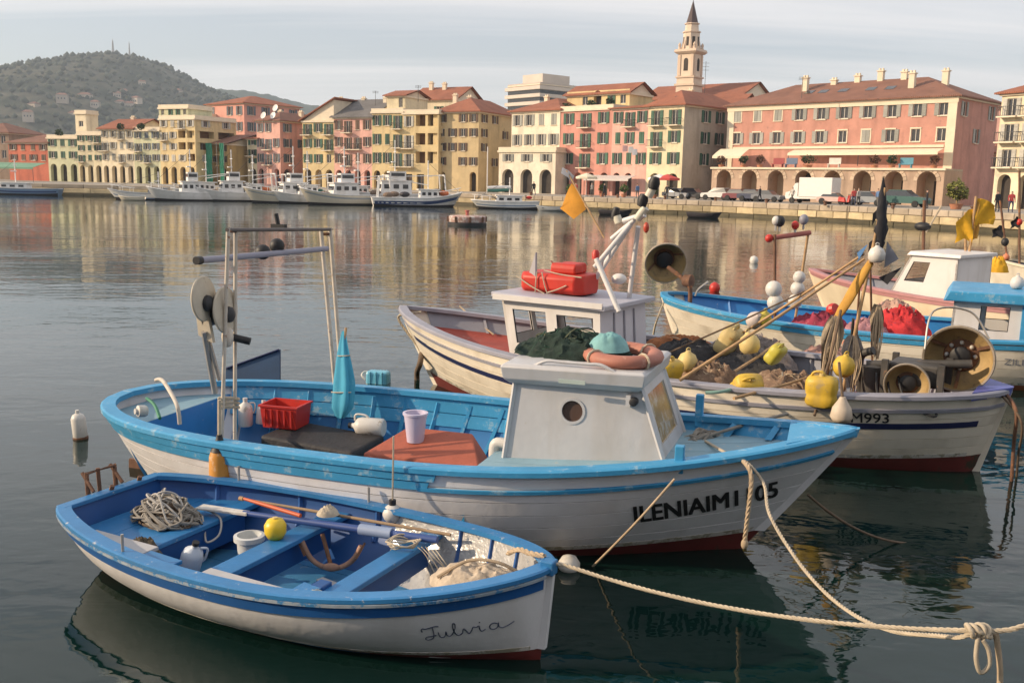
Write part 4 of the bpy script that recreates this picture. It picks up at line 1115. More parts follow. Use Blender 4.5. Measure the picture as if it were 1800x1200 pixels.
# hauler: two cheek discs on a slanted arm
hc1 = ile.hit(358, 525, y=-1.25); hc2 = ile.hit(396, 545, y=-1.05)
m_disc = mat('hauler_disc', (0.52, 0.46, 0.36), .55, .16, 5, wear=(.25, .16, .09), wamt=.62, wscale=8)
ax = (V((.97, .10, .05))).normalized()
for q, r in ((hc1, .205), (hc2, .215)):
    hb_ = MB().lathe([(.0, -.035), (r*.55, -.045), (r*.96, -.012), (r, 0), (r*.96, .012), (r*.55, .02), (.05, .03), (0, .03)], 28, fr(q, ax)).build('hauler_disc', m_disc, gal, 40)
    MB().lathe([(.07, -.075), (.085, -.05), (.06, -.03), (.0, -.03)], 12, fr(q, ax)).build('hub', m_rust, hb_, 40); MB().lathe([(0, .025), (.075, .03), (.07, .06), (.03, .085), (0, .085)], 12, fr(q + V((0, 0, -.04)), ax)).build('hub', m_black, hb_, 40)
MB().lathe([(.15, -.16), (.13, -.10), (.15, -.05)], 20, fr(hc2 + ax*.0, ax)).build('hauler_drum', m_black, gal, 40)
MB().tube([hc1 + V((-.06, .02, -.1)), ile.hit(386, 668, y=-1.08)], .022, 6).build('hauler_arm', m_steel, gal)
MB().tube([hc1 + V((-.02, .02, -.30)), ile.hit(378, 690, y=-1.0)], .028, 6).build('hauler_arm', m_steel, gal)
MB().hexa([hc1 + V(q) for q in ((-.09, .03, -.34), (.06, .03, -.40), (.06, .07, -.40), (-.09, .07, -.34), (-.13, .03, .05), (-.02, .03, .02), (-.02, .07, .02), (-.13, .07, .05))]).build('hauler_bracket', m_disc, gal)
MB().tube([ile.hit(398, 590, y=-1.0), ile.hit(440, 600, y=-.92)], .035, 10).build('motor', m_black, gal, 60)
MB().ball(ile.hit(400, 592, y=-1.04), .075, 12, (.7, .8, 1.3)).build('motor_cover', m_gal, gal, 180)
# lashing on the poles
for z in (.0, .04, .08):
    q = ile.hit(392, 715, y=-1.12) + V((0, 0, z)); q2 = ile.hit(413, 716, y=-.92) + V((0, 0, z))
    MB().tube(spline([q + V((-.04, 0, 0)), q + V((0, -.04, 0)), q2 + V((0, -.04, .01)), q2 + V((.04, 0, 0)), q2 + V((0, .04, 0)), q + V((0, .04, 0)), q + V((-.04, 0, 0))], 4), .013, 5).build('lashing', m_ropew, gal)
# bent rail at the stern
MB().tube(spline([ile.hit(274, 668, z=.98), ile.hit(285, 668, z=1.0), ile.hit(300, 690, z=.92), ile.hit(312, 715, z=.82), ile.hit(316, 745, z=.64)], 5), .022, 8).build('stern_rail', m_gal, R0, 60)
# outboard fittings at the stern
q = ile.hit(258, 722, z=.84)
MB().lathe([(.0, 0), (.05, 0), (.06, .02), (.06, .09), (.03, .10), (.03, .12)], 14, fr(q, (-.5, -.85, .1))).build('stern_winch', m_white, R0, 40)
MB().tube(spline([ile.hit(258, 700, z=.92), ile.hit(272, 712, z=.9), ile.hit(281, 735, z=.82)], 4), .018, 6).build('hose', mat('green_hose', (.02, .18, .09), .5), R0, 60)
# rudder at the stern
MB().hexa([(-3.78, -.02, -.45), (-3.45, -.02, -.45), (-3.45, .02, -.45), (-3.78, .02, -.45), (-3.74, -.02, .10), (-3.55, -.02, .10), (-3.55, .02, .10), (-3.74, .02, .10)]).build('rudder', m_rust, R0)

# ---- loose things in and on this boat
def pail(name, label, w, r0, r1, h, m, cat='bucket', rim=.012, rz=0):
    r = empty(name, w, rz, label, cat)
    MB().lathe([(0, 0), (r0, 0), (r1, h), (r1 + rim, h), (r1 + rim, h + .02), (r1 - .012, h + .02), (r0 - .01, .02), (0, .02)], 24, cap=False).build('shell', m, r, 40)
    MB().tube([(r1 * math.cos(a), r1 * math.sin(a) * .9, h - .02 - .05 * math.sin(a)) for a in [math.pi * k / 10 for k in range(11)]], .004, 5).build('handle', m_steel, r)
    return r
pail('bucket', 'lilac white plastic bucket standing on the red brown hatch', ile.wd((-.26, -.10, .685)), .082, .112, .27, mat('lilac_plastic', (.56, .52, .66), .4, .06))
def crate(name, label, w, rz, l, b, h, m, cat='crate', flare=.12):
    r = empty(name, w, rz, label, cat)
    f = 1 + flare
    def q(l, b, z): return [(-l/2, -b/2, z), (l/2, -b/2, z), (l/2, b/2, z), (-l/2, b/2, z)]
    mb = MB(); mb.loft([q(l, b, 0), q(l*f, b*f, h), q(l*f + .03, b*f + .03, h), q(l*f + .03, b*f + .03, h + .02), q(l*f - .02, b*f - .02, h + .02), q(l - .02, b - .02, .02)], cap=True)
    mb.build('tray', m, r)
    mb = MB()
    for k in range(5):
        x = lerp(-l/2, l/2, (k + .5)/5); mb.box((x, -b/2 - .012 - .02, h/2), (.02, .02, h*.8))
    mb.build('side_ribs', m, r)
    return r
crate('crate', 'bright red plastic crate in the well of the white and blue boat', ile.wd(ile.hit(503, 747, z=.44)), math.atan2(ile.dir.y, ile.dir.x) + .06, .40, .32, .24, m_red)
o = MB().hexa([(-.55, -.30, 0), (.62, -.34, 0), (.66, .30, 0), (-.50, .34, 0), (-.55, -.30, .14), (.62, -.34, .10), (.66, .30, .13), (-.50, .34, .17)]).build('fish_box_mat', mat('black_tarpaulin', (.028, .026, .028), .7, .4, 5, bump=.5, bscale=14), None, bevel=.03)
o.location = ile.wd(ile.hit(560, 785, z=.28)); o.rotation_euler = (0, 0, math.atan2(ile.dir.y, ile.dir.x) - .05); tag(o, 'black tarpaulin covered box on the well floor by the red crate', 'tarpaulin')
def jug(name, label, w, q, m, s=1.0, cat='jerrycan', capm=None):
    r = empty(name, w, 0, label, cat); r.rotation_euler = q
    prof = [(0, 0), (.09, 0), (.105, .02), (.105, .26), (.09, .31), (.035, .35), (.03, .36), (.03, .385)]
    MB().lathe([(a*s, b*s) for a, b in prof], 16).build('body', m, r, 50)
    MB().lathe([(.034*s, .38*s), (.034*s, .415*s), (0, .415*s)], 12).build('cap', capm or m, r, 40)
    MB().tube(spline([(.06*s, 0, .34*s), (.13*s, 0, .33*s), (.13*s, 0, .22*s), (.10*s, 0, .18*s)], 4), .012*s, 6).build('handle', m, r, 60)
    return r
jug('jerrycan', 'white jerrycan lying on the black tarpaulin beside the turquoise cloth', ile.wd(ile.hit(675, 752, z=.48)), (0, RAD(-90), math.atan2(ile.dir.y, ile.dir.x) + .1), m_white, 1.0, capm=m_black)
jug('jerrycan', 'small white can at the foot of the gallows poles', ile.wd(ile.hit(432, 748, z=.40)), (0, 0, .3), m_white, .78)
jug('jerrycan', 'second small white can just left of the red crate', ile.wd(ile.hit(460, 745, z=.42)), (0, .2, 1.3), m_white, .66)
# tall blue rudder blade leaning on the far gunwale
def slab(pts2, th, M, m, name, parent=None, bevel=.006):
    ring0 = [(x, -th/2, z) for x, z in pts2]; ring1 = [(x, th/2, z) for x, z in pts2]
    return MB().loft([ring0, ring1], M=None).build(name, m, parent, bevel=bevel)
m_pad = mat('turquoise_cloth', (0.045, 0.31, 0.47), .8, .16, 4, wear=(.12, .40, .52), wamt=.60)
pb = ile.hit(598, 735, y=.95); ptp = ile.hit(594, 582, y=1.18); hh = (ptp - pb).length
rt = empty('furled_cloth', ile.wd(pb), math.atan2(ile.dir.y, ile.dir.x), 'tall turquoise furled cloth leaning against the far gunwale', 'cloth'); rt.rotation_euler = (RAD(-14), RAD(-6), math.atan2(ile.dir.y, ile.dir.x) - .15)
rings = []
for k in range(19):
    f = k / 18; hw = (.045 + .085 * min(f / .12, 1)) if f < .40 else lerp(.13, .022, ((f - .40) / .60) ** 1.1)
    rings.append([(math.cos(a) * hw * (1 + .20 * math.sin(5 * a + 1.2 * f)) + .02 * math.sin(f * 5), math.sin(a) * hw * .42 * (1 + .35 * math.sin(5 * a + 1.2 * f)), f * hh) for a in [2 * math.pi * j_ / 30 for j_ in range(30)]])
MB().loft(rings).build('folds', m_pad, rt, 60)
for f in (.30, .72):
    hw = .135 if f < .5 else .085
    MB().tube([(math.cos(a) * hw, math.sin(a) * hw * .48, f * hh + .01 * math.sin(a)) for a in [2 * math.pi * j_ / 20 for j_ in range(21)]], .007, 5).build('tie', m_ropew, rt)
MB().tube([(0, 0, hh * .9), (.01, 0, hh * 1.04)], .014, 6).build('pole_tip', m_wood, rt)
# dark blue hatch lid propped up
pl = empty('hatch_lid', ile.wd(ile.hit(440, 735, z=.30)), math.atan2(ile.dir.y, ile.dir.x) + .10, 'dark blue hatch lid propped upright behind the gallows poles', 'lid'); pl.rotation_euler = (RAD(-16), 0, math.atan2(ile.dir.y, ile.dir.x) + .2)
slab([(-.40, .02), (.38, .0), (.31, .86), (-.36, .60)], .03, None, mat('navy_lid', (.018, .055, .125), .55, .25, 5, wear=(.10, .14, .24), wamt=.62), 'lid_panel', pl)
MB().tube([(-.35, -.03, .59), (.30, -.03, .85)], .012, 5).build('edge_batten', m_navy, pl)
# green net, lifebuoy and teal bundle on the cabin roof
m_gnet = mat('dark_green_net', (0.010, 0.026, 0.019), .9, .6, 9, bump=.9, bscale=45, wear=(.045, .055, .035), wamt=.62, wscale=16)
zr = zt_ + .17
g0 = heap('fishing_net', ile.wd((1.20, .24, zr)), .58, .40, .165, m_gnet, 5, .95, rz=math.atan2(ile.dir.y, ile.dir.x), nr=26, na=72, freq=4.2); tangle_mb(.52, .35, .25, 170, .006, 77, 4, 4).build('net_cords', mat('green_cord', (.03, .075, .05), .9, .4, 8), g0, 60); tangle_mb(.50, .33, .24, 60, .008, 78, 4, 4).build('net_ropes', mat('olive_cord', (.11, .12, .07), .9, .4, 8), g0, 60)
tag(g0, 'dark green fishing net heaped on the small white cabin roof', 'net')
lb = empty('lifebuoy', ile.wd((1.72, .08, zr)), 0, 'faded orange lifebuoy lying on the cabin roof beside the green net', 'lifebuoy')
m_lb = mat('faded_orange', (.38, .15, .105), .6, .18, 5, wear=(.46, .24, .18), wamt=.57)
rings = [[V((math.cos(a) * (.30 + .075*math.cos(b)), math.sin(a) * (.40 + .07*math.cos(b)), .06*math.sin(b) + .055)) for b in [2*math.pi*k/10 for k in range(10)]] for a in [2*math.pi*k/36 for k in range(37)]]
MB().loft(rings, cap=False).build('ring', m_lb, lb, 180)
for k in range(4):
    a = math.pi/2*k + .5
    MB().tube([(math.cos(a)*(.30 + .085*math.cos(b)), math.sin(a)*(.40 + .08*math.cos(b)), .07*math.sin(b) + .055) for b in [2*math.pi*j/10 for j in range(11)]], .012, 5).build('band', m_ropew, lb)
g1 = heap('sailcloth_bundle', ile.wd((1.58, .10, zr + .08)), .19, .15, .16, mat('teal_cloth', (.19, .40, .41), .8, .25, 6), 11, .3); tag(g1, 'turquoise cloth bundle sitting on the orange lifebuoy', 'bundle')
# rope heap and lines on the fore deck
rh_ = empty('rope_coil', ile.wd(ile.hit(1235, 776, z=.80)), .3, 'tangled grey mooring rope heaped on the blue fore deck', 'rope')
tangle_mb(.20, .16, .13, 46, .017, 4).build('strands', m_ropeg, rh_, 60)
tangle_mb(.28, .20, .05, 18, .012, 9).build('loose_ends', m_ropew, rh_, 60)
dz_ = lambda px, py, z: ile.wd(ile.hit(px, py, z=z))
# mooring lines from the bow
knot = at(1715, 1108, 1.0)
def rope(name, label, pts, r, m, cat='rope', n=8, sides=8):
    if r < .0125 or r > .022 or m not in (m_ropew, m_rope): o = MB().tube(spline(pts, n), r, sides).build(name, m, None, 60); return tag(o, label, cat)
    # laid rope: three strands twisted round each other
    P_ = spline(pts, n); L_ = [0]
    for a, b in zip(P_[:-1], P_[1:]): L_.append(L_[-1] + (b - a).length)
    N_ = max(int(L_[-1] / (r * 1.1)), 8); Q = []; i = 0
    for k in range(N_ + 1):
        s = L_[-1] * k / N_
        while i < len(L_) - 2 and L_[i+1] < s: i += 1
        Q.append(P_[i].lerp(P_[i+1], (s - L_[i]) / max(L_[i+1] - L_[i], 1e-9)))
    mb = MB()
    for st_ in range(3):
        pp = []
        for k in range(N_ + 1):
            t = (Q[min(k+1, N_)] - Q[max(k-1, 0)]).normalized(); u = t.cross(V((0, 0, 1)) if abs(t.z) < .95 else V((1, 0, 0))).normalized(); v = t.cross(u)
            a = 2*math.pi*(k / 7.0 + st_/3); pp.append(Q[k] + (u*math.cos(a) + v*math.sin(a)) * r * .52)
        mb.tube(pp, r * .56, 5)
    return tag(mb.build(name, m, None, 60), label, cat)
rope('mooring_line', 'grey line stretched across the fore deck to the far bow', [dz_(1225, 772, .84), dz_(1290, 752, .96), dz_(1340, 738, 1.0), dz_(1385, 727, 1.05)], .016, m_ropeg)
e0 = ile.wd(ile.hit(1316, 822, y=-.80))
rope('mooring_line', 'pale mooring rope running from the bow down to the knot at lower right', [dz_(1240, 775, .86), dz_(1290, 803, .97), e0 + V((0, 0, .03)), e0 + V((.10, -.12, -.10))] + [e0.lerp(knot, f) - V((0, 0, .75 * 4 * f * (1 - f) * .62)) for f in (.15, .3, .45, .6, .75, .9)] + [knot + V((-.05, .05, -.06)), knot], .013, m_ropew)
rope('mooring_line', 'short rope end hanging straight down the white bow', [dz_(1300, 806, .97), e0 + V((-.02, 0, .03)), e0 + V((0, -.10, -.05)), e0 + V((-.01, -.11, -.30)), e0 + V((-.02, -.10, -.58))], .019, m_rope)
k2 = MB().ball(e0 + V((-.02, -.10, -.60)), .03, 10, (1, 1, 1.5)).build('rope_knot', m_rope, None, 180); tag(k2, 'knot at the end of the rope hanging on the white bow', 'rope')
wa = at(1040, 997, -.02); pa = ile.wd((2.42, -1.12, .92))
rope('mooring_line', 'thin line from the near mooring post down into the water', [pa, pa.lerp(wa, .33) - ile.n * .16, pa.lerp(wa, .66) - ile.n * .12, wa], .011, m_rope)
pa = ile.wd((3.42, .06, .55)); wa = at(1600, 955, -.02)
rope('mooring_line', 'dark line sloping from the white bow into the water at right', sag(pa, wa, .10, 6), .012, m_roped)
# fenders on the near side
fo = empty('fender', ile.wd(ile.hit(388, 850, y=-1.30)) - V((0, 0, .20)), 0, 'orange cylinder fender hanging under the gallows poles', 'fender')
MB().lathe([(0, .0), (.07, .01), (.095, .06), (.10, .30), (.095, .46), (.075, .52), (0, .53)], 20).build('body', m_orange, fo, 50)
MB().lathe([(.085, .51), (.06, .57), (.032, .62), (.025, .66), (0, .66)], 14).build('black_neck', m_black, fo, 50)
MB().tube([(0, 0, .65), (.01, .0, .98)], .018, 6).build('hanging_rope', m_ropew, fo)
fw_ = empty('fender', ile.wd(ile.hit(690, 898, y=-1.46)), 0, 'small round white fender on a thin rope against the hull', 'fender')
MB().ball((0, 0, -.02), .085, 14, (1, 1, .95)).build('body', m_white, fw_, 180)
MB().lathe([(.03, .05), (.03, .10), (0, .10)], 10).build('eye', m_black, fw_, 40)
MB().tube([(0, 0, .08), (.005, .02, .64)], .008, 5).build('hanging_rope', m_ropew, fw_)
# ================================================================ THE OPEN BLUE ROWING BOAT (front)
HS = Hull(4.07, 1.90, (.53, .47, .66), keel=-.16, rake=(.16, .06), tm=.44, bow=(2.2, .66), stern=(2.0, .8), transom=.54, boot=(.025, .09), full=(2.2, .60), vee=.55)
sml = Boat('rowing_boat', 'open white rowing boat with bright blue gunwale and interior in the foreground', (.30, 6.15, 0), (-3.36, 7.92, 0), -.03, HS, group='moored fishing boats')
R1 = sml.root
mb = MB()
for sd in (-1, 1): HS.skin(mb, sd, 0, HS.ub, 0.0, nu=5)
mb.build('bottom', m_anti, R1, 180)
for sd in (-1, 1): HS.skin(MB(), sd, HS.ub, 1.0, 0.0, nu=9).build('hull_side', m_hullw, R1, 180)
for sd in (-1, 1): HS.strip(MB(), sd, lambda t: HS.ub(t) + .001, lambda t: HS.ub(t) + .045, -.008, .0015, .0, .985).build('waterline_band', m_scum, R1, 30)
szh = lambda t, d: HS.uz(t, HS.sheer(t) - d)
m_cap = mat('worn_gunwale_blue', (0.034, 0.185, 0.42), .38, .16, 3, wear=(.50, .50, .50), wamt=.615, wscale=13, bump=.15, bscale=20)
m_band = mat('strake_blue', (0.015, 0.10, 0.32), .42, .18, 3, wear=(.25, .32, .42), wamt=.64, wscale=9)
for sd in (-1, 1):
    HS.cap(MB(), sd, .03, .085, .032).build('gunwale', m_cap, R1, 30)
    HS.strip(MB(), sd, lambda t: szh(t, .028), lambda t: szh(t, .008), -.01, .034, 0, .995, 30).build('rubbing_strake', mat('worn_edge', (.34, .40, .46), .5, .25, 6, wear=(.05, .22, .46), wamt=.50, wscale=9), R1, 30)
    HS.strip(MB(), sd, lambda t: szh(t, .115), lambda t: szh(t, .034), -.01, .012, 0, .995, 30).build('painted_strake', m_band, R1, 30)
    HS.skin(MB(), sd, .10, 1.0, -.022, .0, 1.0, nu=6).build('inner_lining', m_blued, R1, 180)
# transom
tr = [HS.raw(0, u) for u in [k/10 for k in range(11)]]
ring = [(q.x, q.y, q.z) for q in tr] + [(q.x, -q.y, q.z) for q in tr[::-1]]
MB().loft([[(x - .012, y, z) for x, y, z in ring], [(x + .03, y * .99, z) for x, y, z in ring]]).build('transom', m_blued, R1)
MB().box((-2.035 + .01, 0, .545), (.10, 1.04, .035)).build('transom_cap', m_cap, R1, bevel=.006)
# stem
st = []
for k in range(9):
    u = lerp(HS.ub(1), .99, k/8); q = HS.raw(1, u); st.append([(q.x + .03, .02, q.z), (q.x + .03, -.02, q.z), (q.x - .05, -.035, q.z), (q.x - .05, .035, q.z)])
MB().loft(st).build('stem', m_hullw, R1, 30)
MB().box((2.02, 0, .675), (.10, .09, .10)).build('stem_head', m_cap, R1, bevel=.01)
m_sfl = mat('floor_blue', (0.06, 0.22, 0.42), .35, .2, 4, wear=(.40, .40, .36), wamt=.60, wscale=6)
for k in range(6):
    HS.deck(.02, .04, .86, -.75 + .25*k, -.5 + .25*k, off=.03).build('floor_board', m_sfl, R1)
# thwarts, stern bench, side boards
m_thw = mat('thwart_blue', (0.028, 0.17, 0.40), .4, .16, 4, wear=(.30, .38, .45), wamt=.63, wscale=11, bump=.12, bscale=20)
def thwart(x, w, z, name='thwart', th=.04, m=m_thw):
    mb = MB(); rings = []
    for xx in (x - w/2, x + w/2):
        t = HS.tx(xx); h = HS.inb(t, z, .03); rings.append([(xx, -h, z), (xx, h, z), (xx, h, z - th), (xx, -h, z - th)])
    return mb.loft(rings).build(name, m, R1, bevel=.006)
thwart(-.33, .20, .375); thwart(.66, .17, .41); thwart(-1.20, .16, .36)
for x0, x1 in ((-1.95, -1.63), (-1.625, -1.29)): thwart((x0 + x1)/2, x1 - x0, .352, 'stern_bench_board', .03)
for (x, z) in ((-.33, .335), (-1.16, .32), (.66, .37)):
    t = HS.tx(x); h = HS.inb(t, z - .20, .05); MB().box((x, 0, z - .11), (.03, 2*h, .20)).build('bench_riser', m_blued, R1)
m_gboard = mat('grey_board', (.42, .42, .43), .7, .12, 5, wear=(.25, .25, .26), wamt=.62)
def sideboard(x0, x1, y0, y1, z, m, name='side_board'):
    MB().hexa([(x0, y0, z - .02), (x1, y0 - .05, z - .02), (x1, y1 - .05, z - .02), (x0, y1, z - .02), (x0, y0, z), (x1, y0 - .05, z + .01), (x1, y1 - .05, z + .01), (x0, y1, z)]).build(name, m, R1, bevel=.005)
sideboard(-.36, .52, -.80, -.62, .418, m_gboard); sideboard(-1.72, -1.0, -.60, -.44, .40, m_gboard)
sideboard(.40, .58, -.66, -.52, .43, m_thw, 'partner_block'); sideboard(-.98, -.62, -.70, -.58, .415, m_thw, 'side_board')
MB().box((.53, -.50, .34), (.10, .12, .20)).build('partner_post', m_blued, R1, bevel=.01)
m_knee = mat('knee_blue', (.018, .09, .30), .45)
for x in (-1.55, -.75, .05, .95, 1.30, 1.60):
    for sd in (-1, 1):
        t = HS.tx(x); q = [HS.p(t, u, sd, -.03) for u in (.55, .7, .85, .97)]
        MB().tube(q, .022, 4).build('rib', m_knee, R1)
# silvery painted lining in the bow
m_silver = mat('silver_paint', (.56, .55, .53), .24, .25, 7, metal=.35, wear=(.16, .20, .26), wamt=.58, wscale=9, bump=.5, bscale=25)
for sd in (-1, 1): HS.skin(MB(), sd, .10, .95, -.030, .56, .97, nu=5, n=20).build('bow_lining', m_silver, R1, 180)
for k in range(3): HS.deck(.045, .665, .86, -.36 + .24*k, -.12 + .24*k, off=.03).build('bow_floor_board', m_silver, R1)
# rusty bracket on the transom
mb = MB(); z0, z1 = .38, .72
br = [(-2.12, -.16, z0 + .02), (-2.14, -.16, z1), (-2.14, .13, z1), (-2.12, .13, z0)]
MB().tube(br, .022, 6).build('rudder_bracket', m_rust, R1)
MB().tube([(-2.19, .0, z1), (-2.17, .0, z0)], .018, 6).build('bracket_bar', m_rust, R1)
MB().tube([(-2.19, -.16, z1), (-2.05, -.17, .58)], .016, 6).build('bracket_bar', m_rust, R1); MB().tube([(-2.19, .13, z1), (-2.05, .13, .58)], .016, 6).build('bracket_bar', m_rust, R1)
for y in (-.02, .28): MB().tube([(-2.04, y, .50), (-2.0, y, .60)], .02, 6).build('gudgeon', m_rust, R1)
for sd, x in ((1, -.05), (-1, -.95), (1, -1.35)):
    t = HS.tx(x); q = HS.p(t, 1, sd, -.02); MB().tube([q, q + V((0, 0, .16))], .011, 8).build('thole_pin', m_steel, R1)
# cursive name on the near bow
GL = [[(.02, .72), (.0, .86), (.06, .98), (.16, .93), (.34, .98), (.52, 1.04), (.62, 1.0)], [(.40, .98), (.40, .7), (.38, .35), (.30, .08), (.14, .0), (.05, .10), (.12, .26), (.30, .28), (.46, .30)],
      [(.56, .52), (.56, .22), (.62, .08), (.74, .14), (.82, .5), (.82, .2), (.90, .08), (1.0, .2)], [(1.0, .2), (1.14, .62), (1.18, .98), (1.11, 1.04), (1.08, .7), (1.12, .22), (1.22, .06), (1.36, .2)],
      [(1.36, .2), (1.42, .5), (1.50, .3), (1.56, .06), (1.68, .3), (1.74, .52), (1.84, .46)], [(1.84, .46), (1.94, .52), (1.94, .25), (2.0, .08), (2.12, .2)], [(1.97, .78), (1.99, .82)],
      [(2.52, .46), (2.40, .54), (2.28, .40), (2.28, .16), (2.40, .06), (2.52, .2), (2.56, .5), (2.56, .2), (2.66, .06), (2.84, .14), (3.05, .34)]]
x0 = sml.hit(740, 1140, y=-.55).x
def onhull(H, x, z, off): t, u = H.tu(x, z); return H.p(t, u, -1, off)
m_ink = mat('faded_blue_ink', (.06, .075, .12), .7, .2)
for s_ in GL:
    pts = []
    for (gx, gy) in spline([(a, b, 0) for a, b in s_], 4) and [(q.x, q.y) for q in spline([(a, b, 0) for a, b in s_], 4)]:
        x = x0 + gx * .165; pts.append(onhull(HS, x, .215 + gx * .028 + gy * .105, .001))
    MB().tube(pts, .0042, 4).build('painted_letter', m_ink, R1)

# ---- things lying in the rowing boat
az1 = math.atan2(sml.dir.y, sml.dir.x)
rp = empty('rope_pile', sml.wd((-1.48, .06, .352)), az1, 'tangled pile of grey rope on the stern bench of the rowing boat', 'rope')
tangle_mb(.36, .24, .24, 130, .0105, 21).build('strands', m_ropeg, rp, 60)
tangle_mb(.30, .20, .27, 70, .009, 33).build('pale_strands', mat('light_grey_rope', (.42, .40, .37), .9, .2, 9, bump=.5, bscale=90), rp, 60)
tangle_mb(.30, .20, .18, 60, .012, 14).build('dark_strands', m_roped, rp, 60)
b_ = heap('rope_core', (0, 0, 0), .26, .18, .10, m_roped, 3, .5, parent=rp)
rope('loose_rope', 'loop of grey rope hanging off the stern bench edge', [sml.wd((-1.32, .34, .40)), sml.wd((-1.12, .30, .37)), sml.wd((-1.06, .22, .26)), sml.wd((-1.10, .12, .22)), sml.wd((-1.16, .16, .30)), sml.wd((-1.22, .20, .40))], .009, mat('light_grey_rope', (0, 0, 0)))
# oars
def oar(name, label, a, b, m, cuff=None, blade=True, r=.024, bm=None):
    a, b = V(a), V(b); d = (b - a); L_ = d.length; rt_ = empty(name, a, 0, label, 'oar'); rt_.rotation_euler = d.to_track_quat('X', 'Z').to_euler()
    MB().tube([(0, 0, 0), (L_*.35, 0, 0), (L_, 0, 0)], [r*.7, r, r], 10).build('shaft', m, rt_, 60)
    if cuff: MB().tube([(L_*cuff[0], 0, 0), (L_*cuff[1], 0, 0)], r*1.5, 10).build('cuff', cuff[2], rt_, 60)
    if blade: MB().hexa([(-.45, -.06, -.008), (.05, -.03, -.015), (.05, .03, -.015), (-.45, .06, -.008), (-.45, -.06, .008), (.05, -.03, .015), (.05, .03, .015), (-.45, .06, .008)]).build('blade', bm or m, rt_, bevel=.005)
    return rt_
m_oarb = mat('oar_blue', (.035, .075, .24), .45, .15, 5, wear=(.35, .37, .42), wamt=.66)
oar('oar', 'dark blue oar with white blade lying along the far side', sml.wd((-.92, .36, .43)), sml.wd((.86, .52, .47)), m_oarb, (.62, .78, mat('pale_blue_cuff', (.26, .33, .48), .5)), True, .030, m_white)
oar('oar', 'bare wooden oar shaft lying above the dark blue oar', sml.wd((-1.10, .52, .48)), sml.wd((.92, .62, .49)), mat('grey_wood', (.30, .21, .13), .8, .3, 6), (.0, .02, m_wood), False, .013)
oar('boat_hook', 'orange red pole lying along the far side beside the oars', sml.wd((-.98, .44, .52)), sml.wd((-.34, .38, .50)), mat('red_pole', (.52, .10, .03), .5), None, False, .017)
c1 = heap('rag', sml.wd((-.16, .50, .50)), .09, .07, .07, mat('beige_cloth', (.46, .40, .31), .9, .2, 8), 2, .7); tag(c1, 'small beige rag knotted round the oars', 'rag')
# yellow float, white tub, jug
yf_ = empty('float', sml.wd((-.40, .14, .376)), .4, 'bright yellow round float on the middle thwart', 'float')
MB().lathe([(0, 0), (.06, .004), (.086, .05), (.088, .11), (.062, .155), (.02, .165), (0, .162)], 20).build('body', mat('bright_yellow', (.72, .50, .03), .4, .1, 5, wear=(.55, .40, .12), wamt=.68), yf_, 60)
MB().lathe([(.022, .158), (.022, .175), (0, .175)], 10).build('plug', m_yelp, yf_, 40)
tb = empty('tub', sml.wd((-.72, .20, .05)), 0, 'round white plastic tub with thick rim on the boat floor', 'tub')
MB().lathe([(0, 0), (.088, 0), (.095, .12), (.10, .23), (.125, .235), (.125, .275), (.098, .28), (.094, .23), (.08, .02), (0, .02)], 24, cap=False).build('shell', mat('translucent_white', (.58, .60, .60), .4, .1), tb, 40)
jug('jug', 'white plastic bailer jug with black cap near the stern bench', sml.wd((-1.02, -.20, .05)), (RAD(18), RAD(10), .6), mat('pale_blue_plastic', (.50, .56, .64), .4, .08), .82, capm=m_black)
# bailer scoop and dark junk
for (x, y, z, rx, ry, h, m, sd, lab, nm, ct) in ((.28, -.42, .05, .20, .13, .16, m_roped, 8, 'dark oily rags on the floor beside the partner post', 'rag_heap', 'rags'), (-1.22, -.44, .25, .16, .10, .14, mat('brown_rag', (.10, .08, .055), .9, .4, 9), 17, 'brown oily rag between stern bench and near gunwale', 'rag_heap', 'rags'), (.62, -.66, .38, .12, .06, .07, mat('pale_cloth', (.42, .46, .46), .8), 6, 'pale cloth tucked under the near gunwale by the forward thwart', 'cloth', 'cloth')):
    tag(heap(nm, sml.wd((x, y, z)), rx, ry, h, m, sd, .8), lab, ct)
for (x, y, z, a_, L_, w_, m, lab) in ((-.70, .02, .06, .5, .42, .05, m_wood, 'short wooden slat on the floor beside the white tub'), (.20, .18, .06, -.2, .5, .07, m_gboard, 'grey slat on the floor under the anchor'), (-.62, -.30, .06, 1.2, .30, .04, m_rust, 'rusty bar on the floor near the jug'), (1.02, -.22, .07, .3, .34, .05, m_black, 'black strap lying on the silvery bow floor')):
    o = MB().box((0, 0, .012), (L_, w_, .024)).build('slat', m, None, bevel=.004); o.location = sml.wd((x, y, z)); o.rotation_euler = (0, 0, az1 + a_); tag(o, lab, 'slat')
# grapnel anchor
an = empty('anchor', sml.wd((-.02, .36, .10)), az1 + .4, 'small rusty anchor with curved flukes under the oars', 'anchor')
MB().tube([(0, 0, .02), (-.10, .10, .27)], .018, 8).build('shank', m_rust, an, 60)
MB().tube(spline([(-.24, 0, .24), (-.17, 0, .10), (-.06, 0, .03), (.06, 0, .03), (.17, 0, .10), (.24, 0, .22)], 5), .022, 8).build('arm', mat('pinkish_rust', (.34, .20, .14), .7, .3, 8), an, 60)
MB().ball((0, -.02, .04), .05, 10, (1.5, .5, .7)).build('crown', mat('pinkish_rust', (0, 0, 0)), an, 180)
for sd in (-1, 1): MB().hexa([(sd*.20, -.045, .14), (sd*.26, -.01, .25), (sd*.26, .01, .25), (sd*.20, .045, .14), (sd*.215, -.045, .13), (sd*.275, -.01, .24), (sd*.275, .01, .24), (sd*.215, .045, .13)]).build('fluke', m_rust, an)
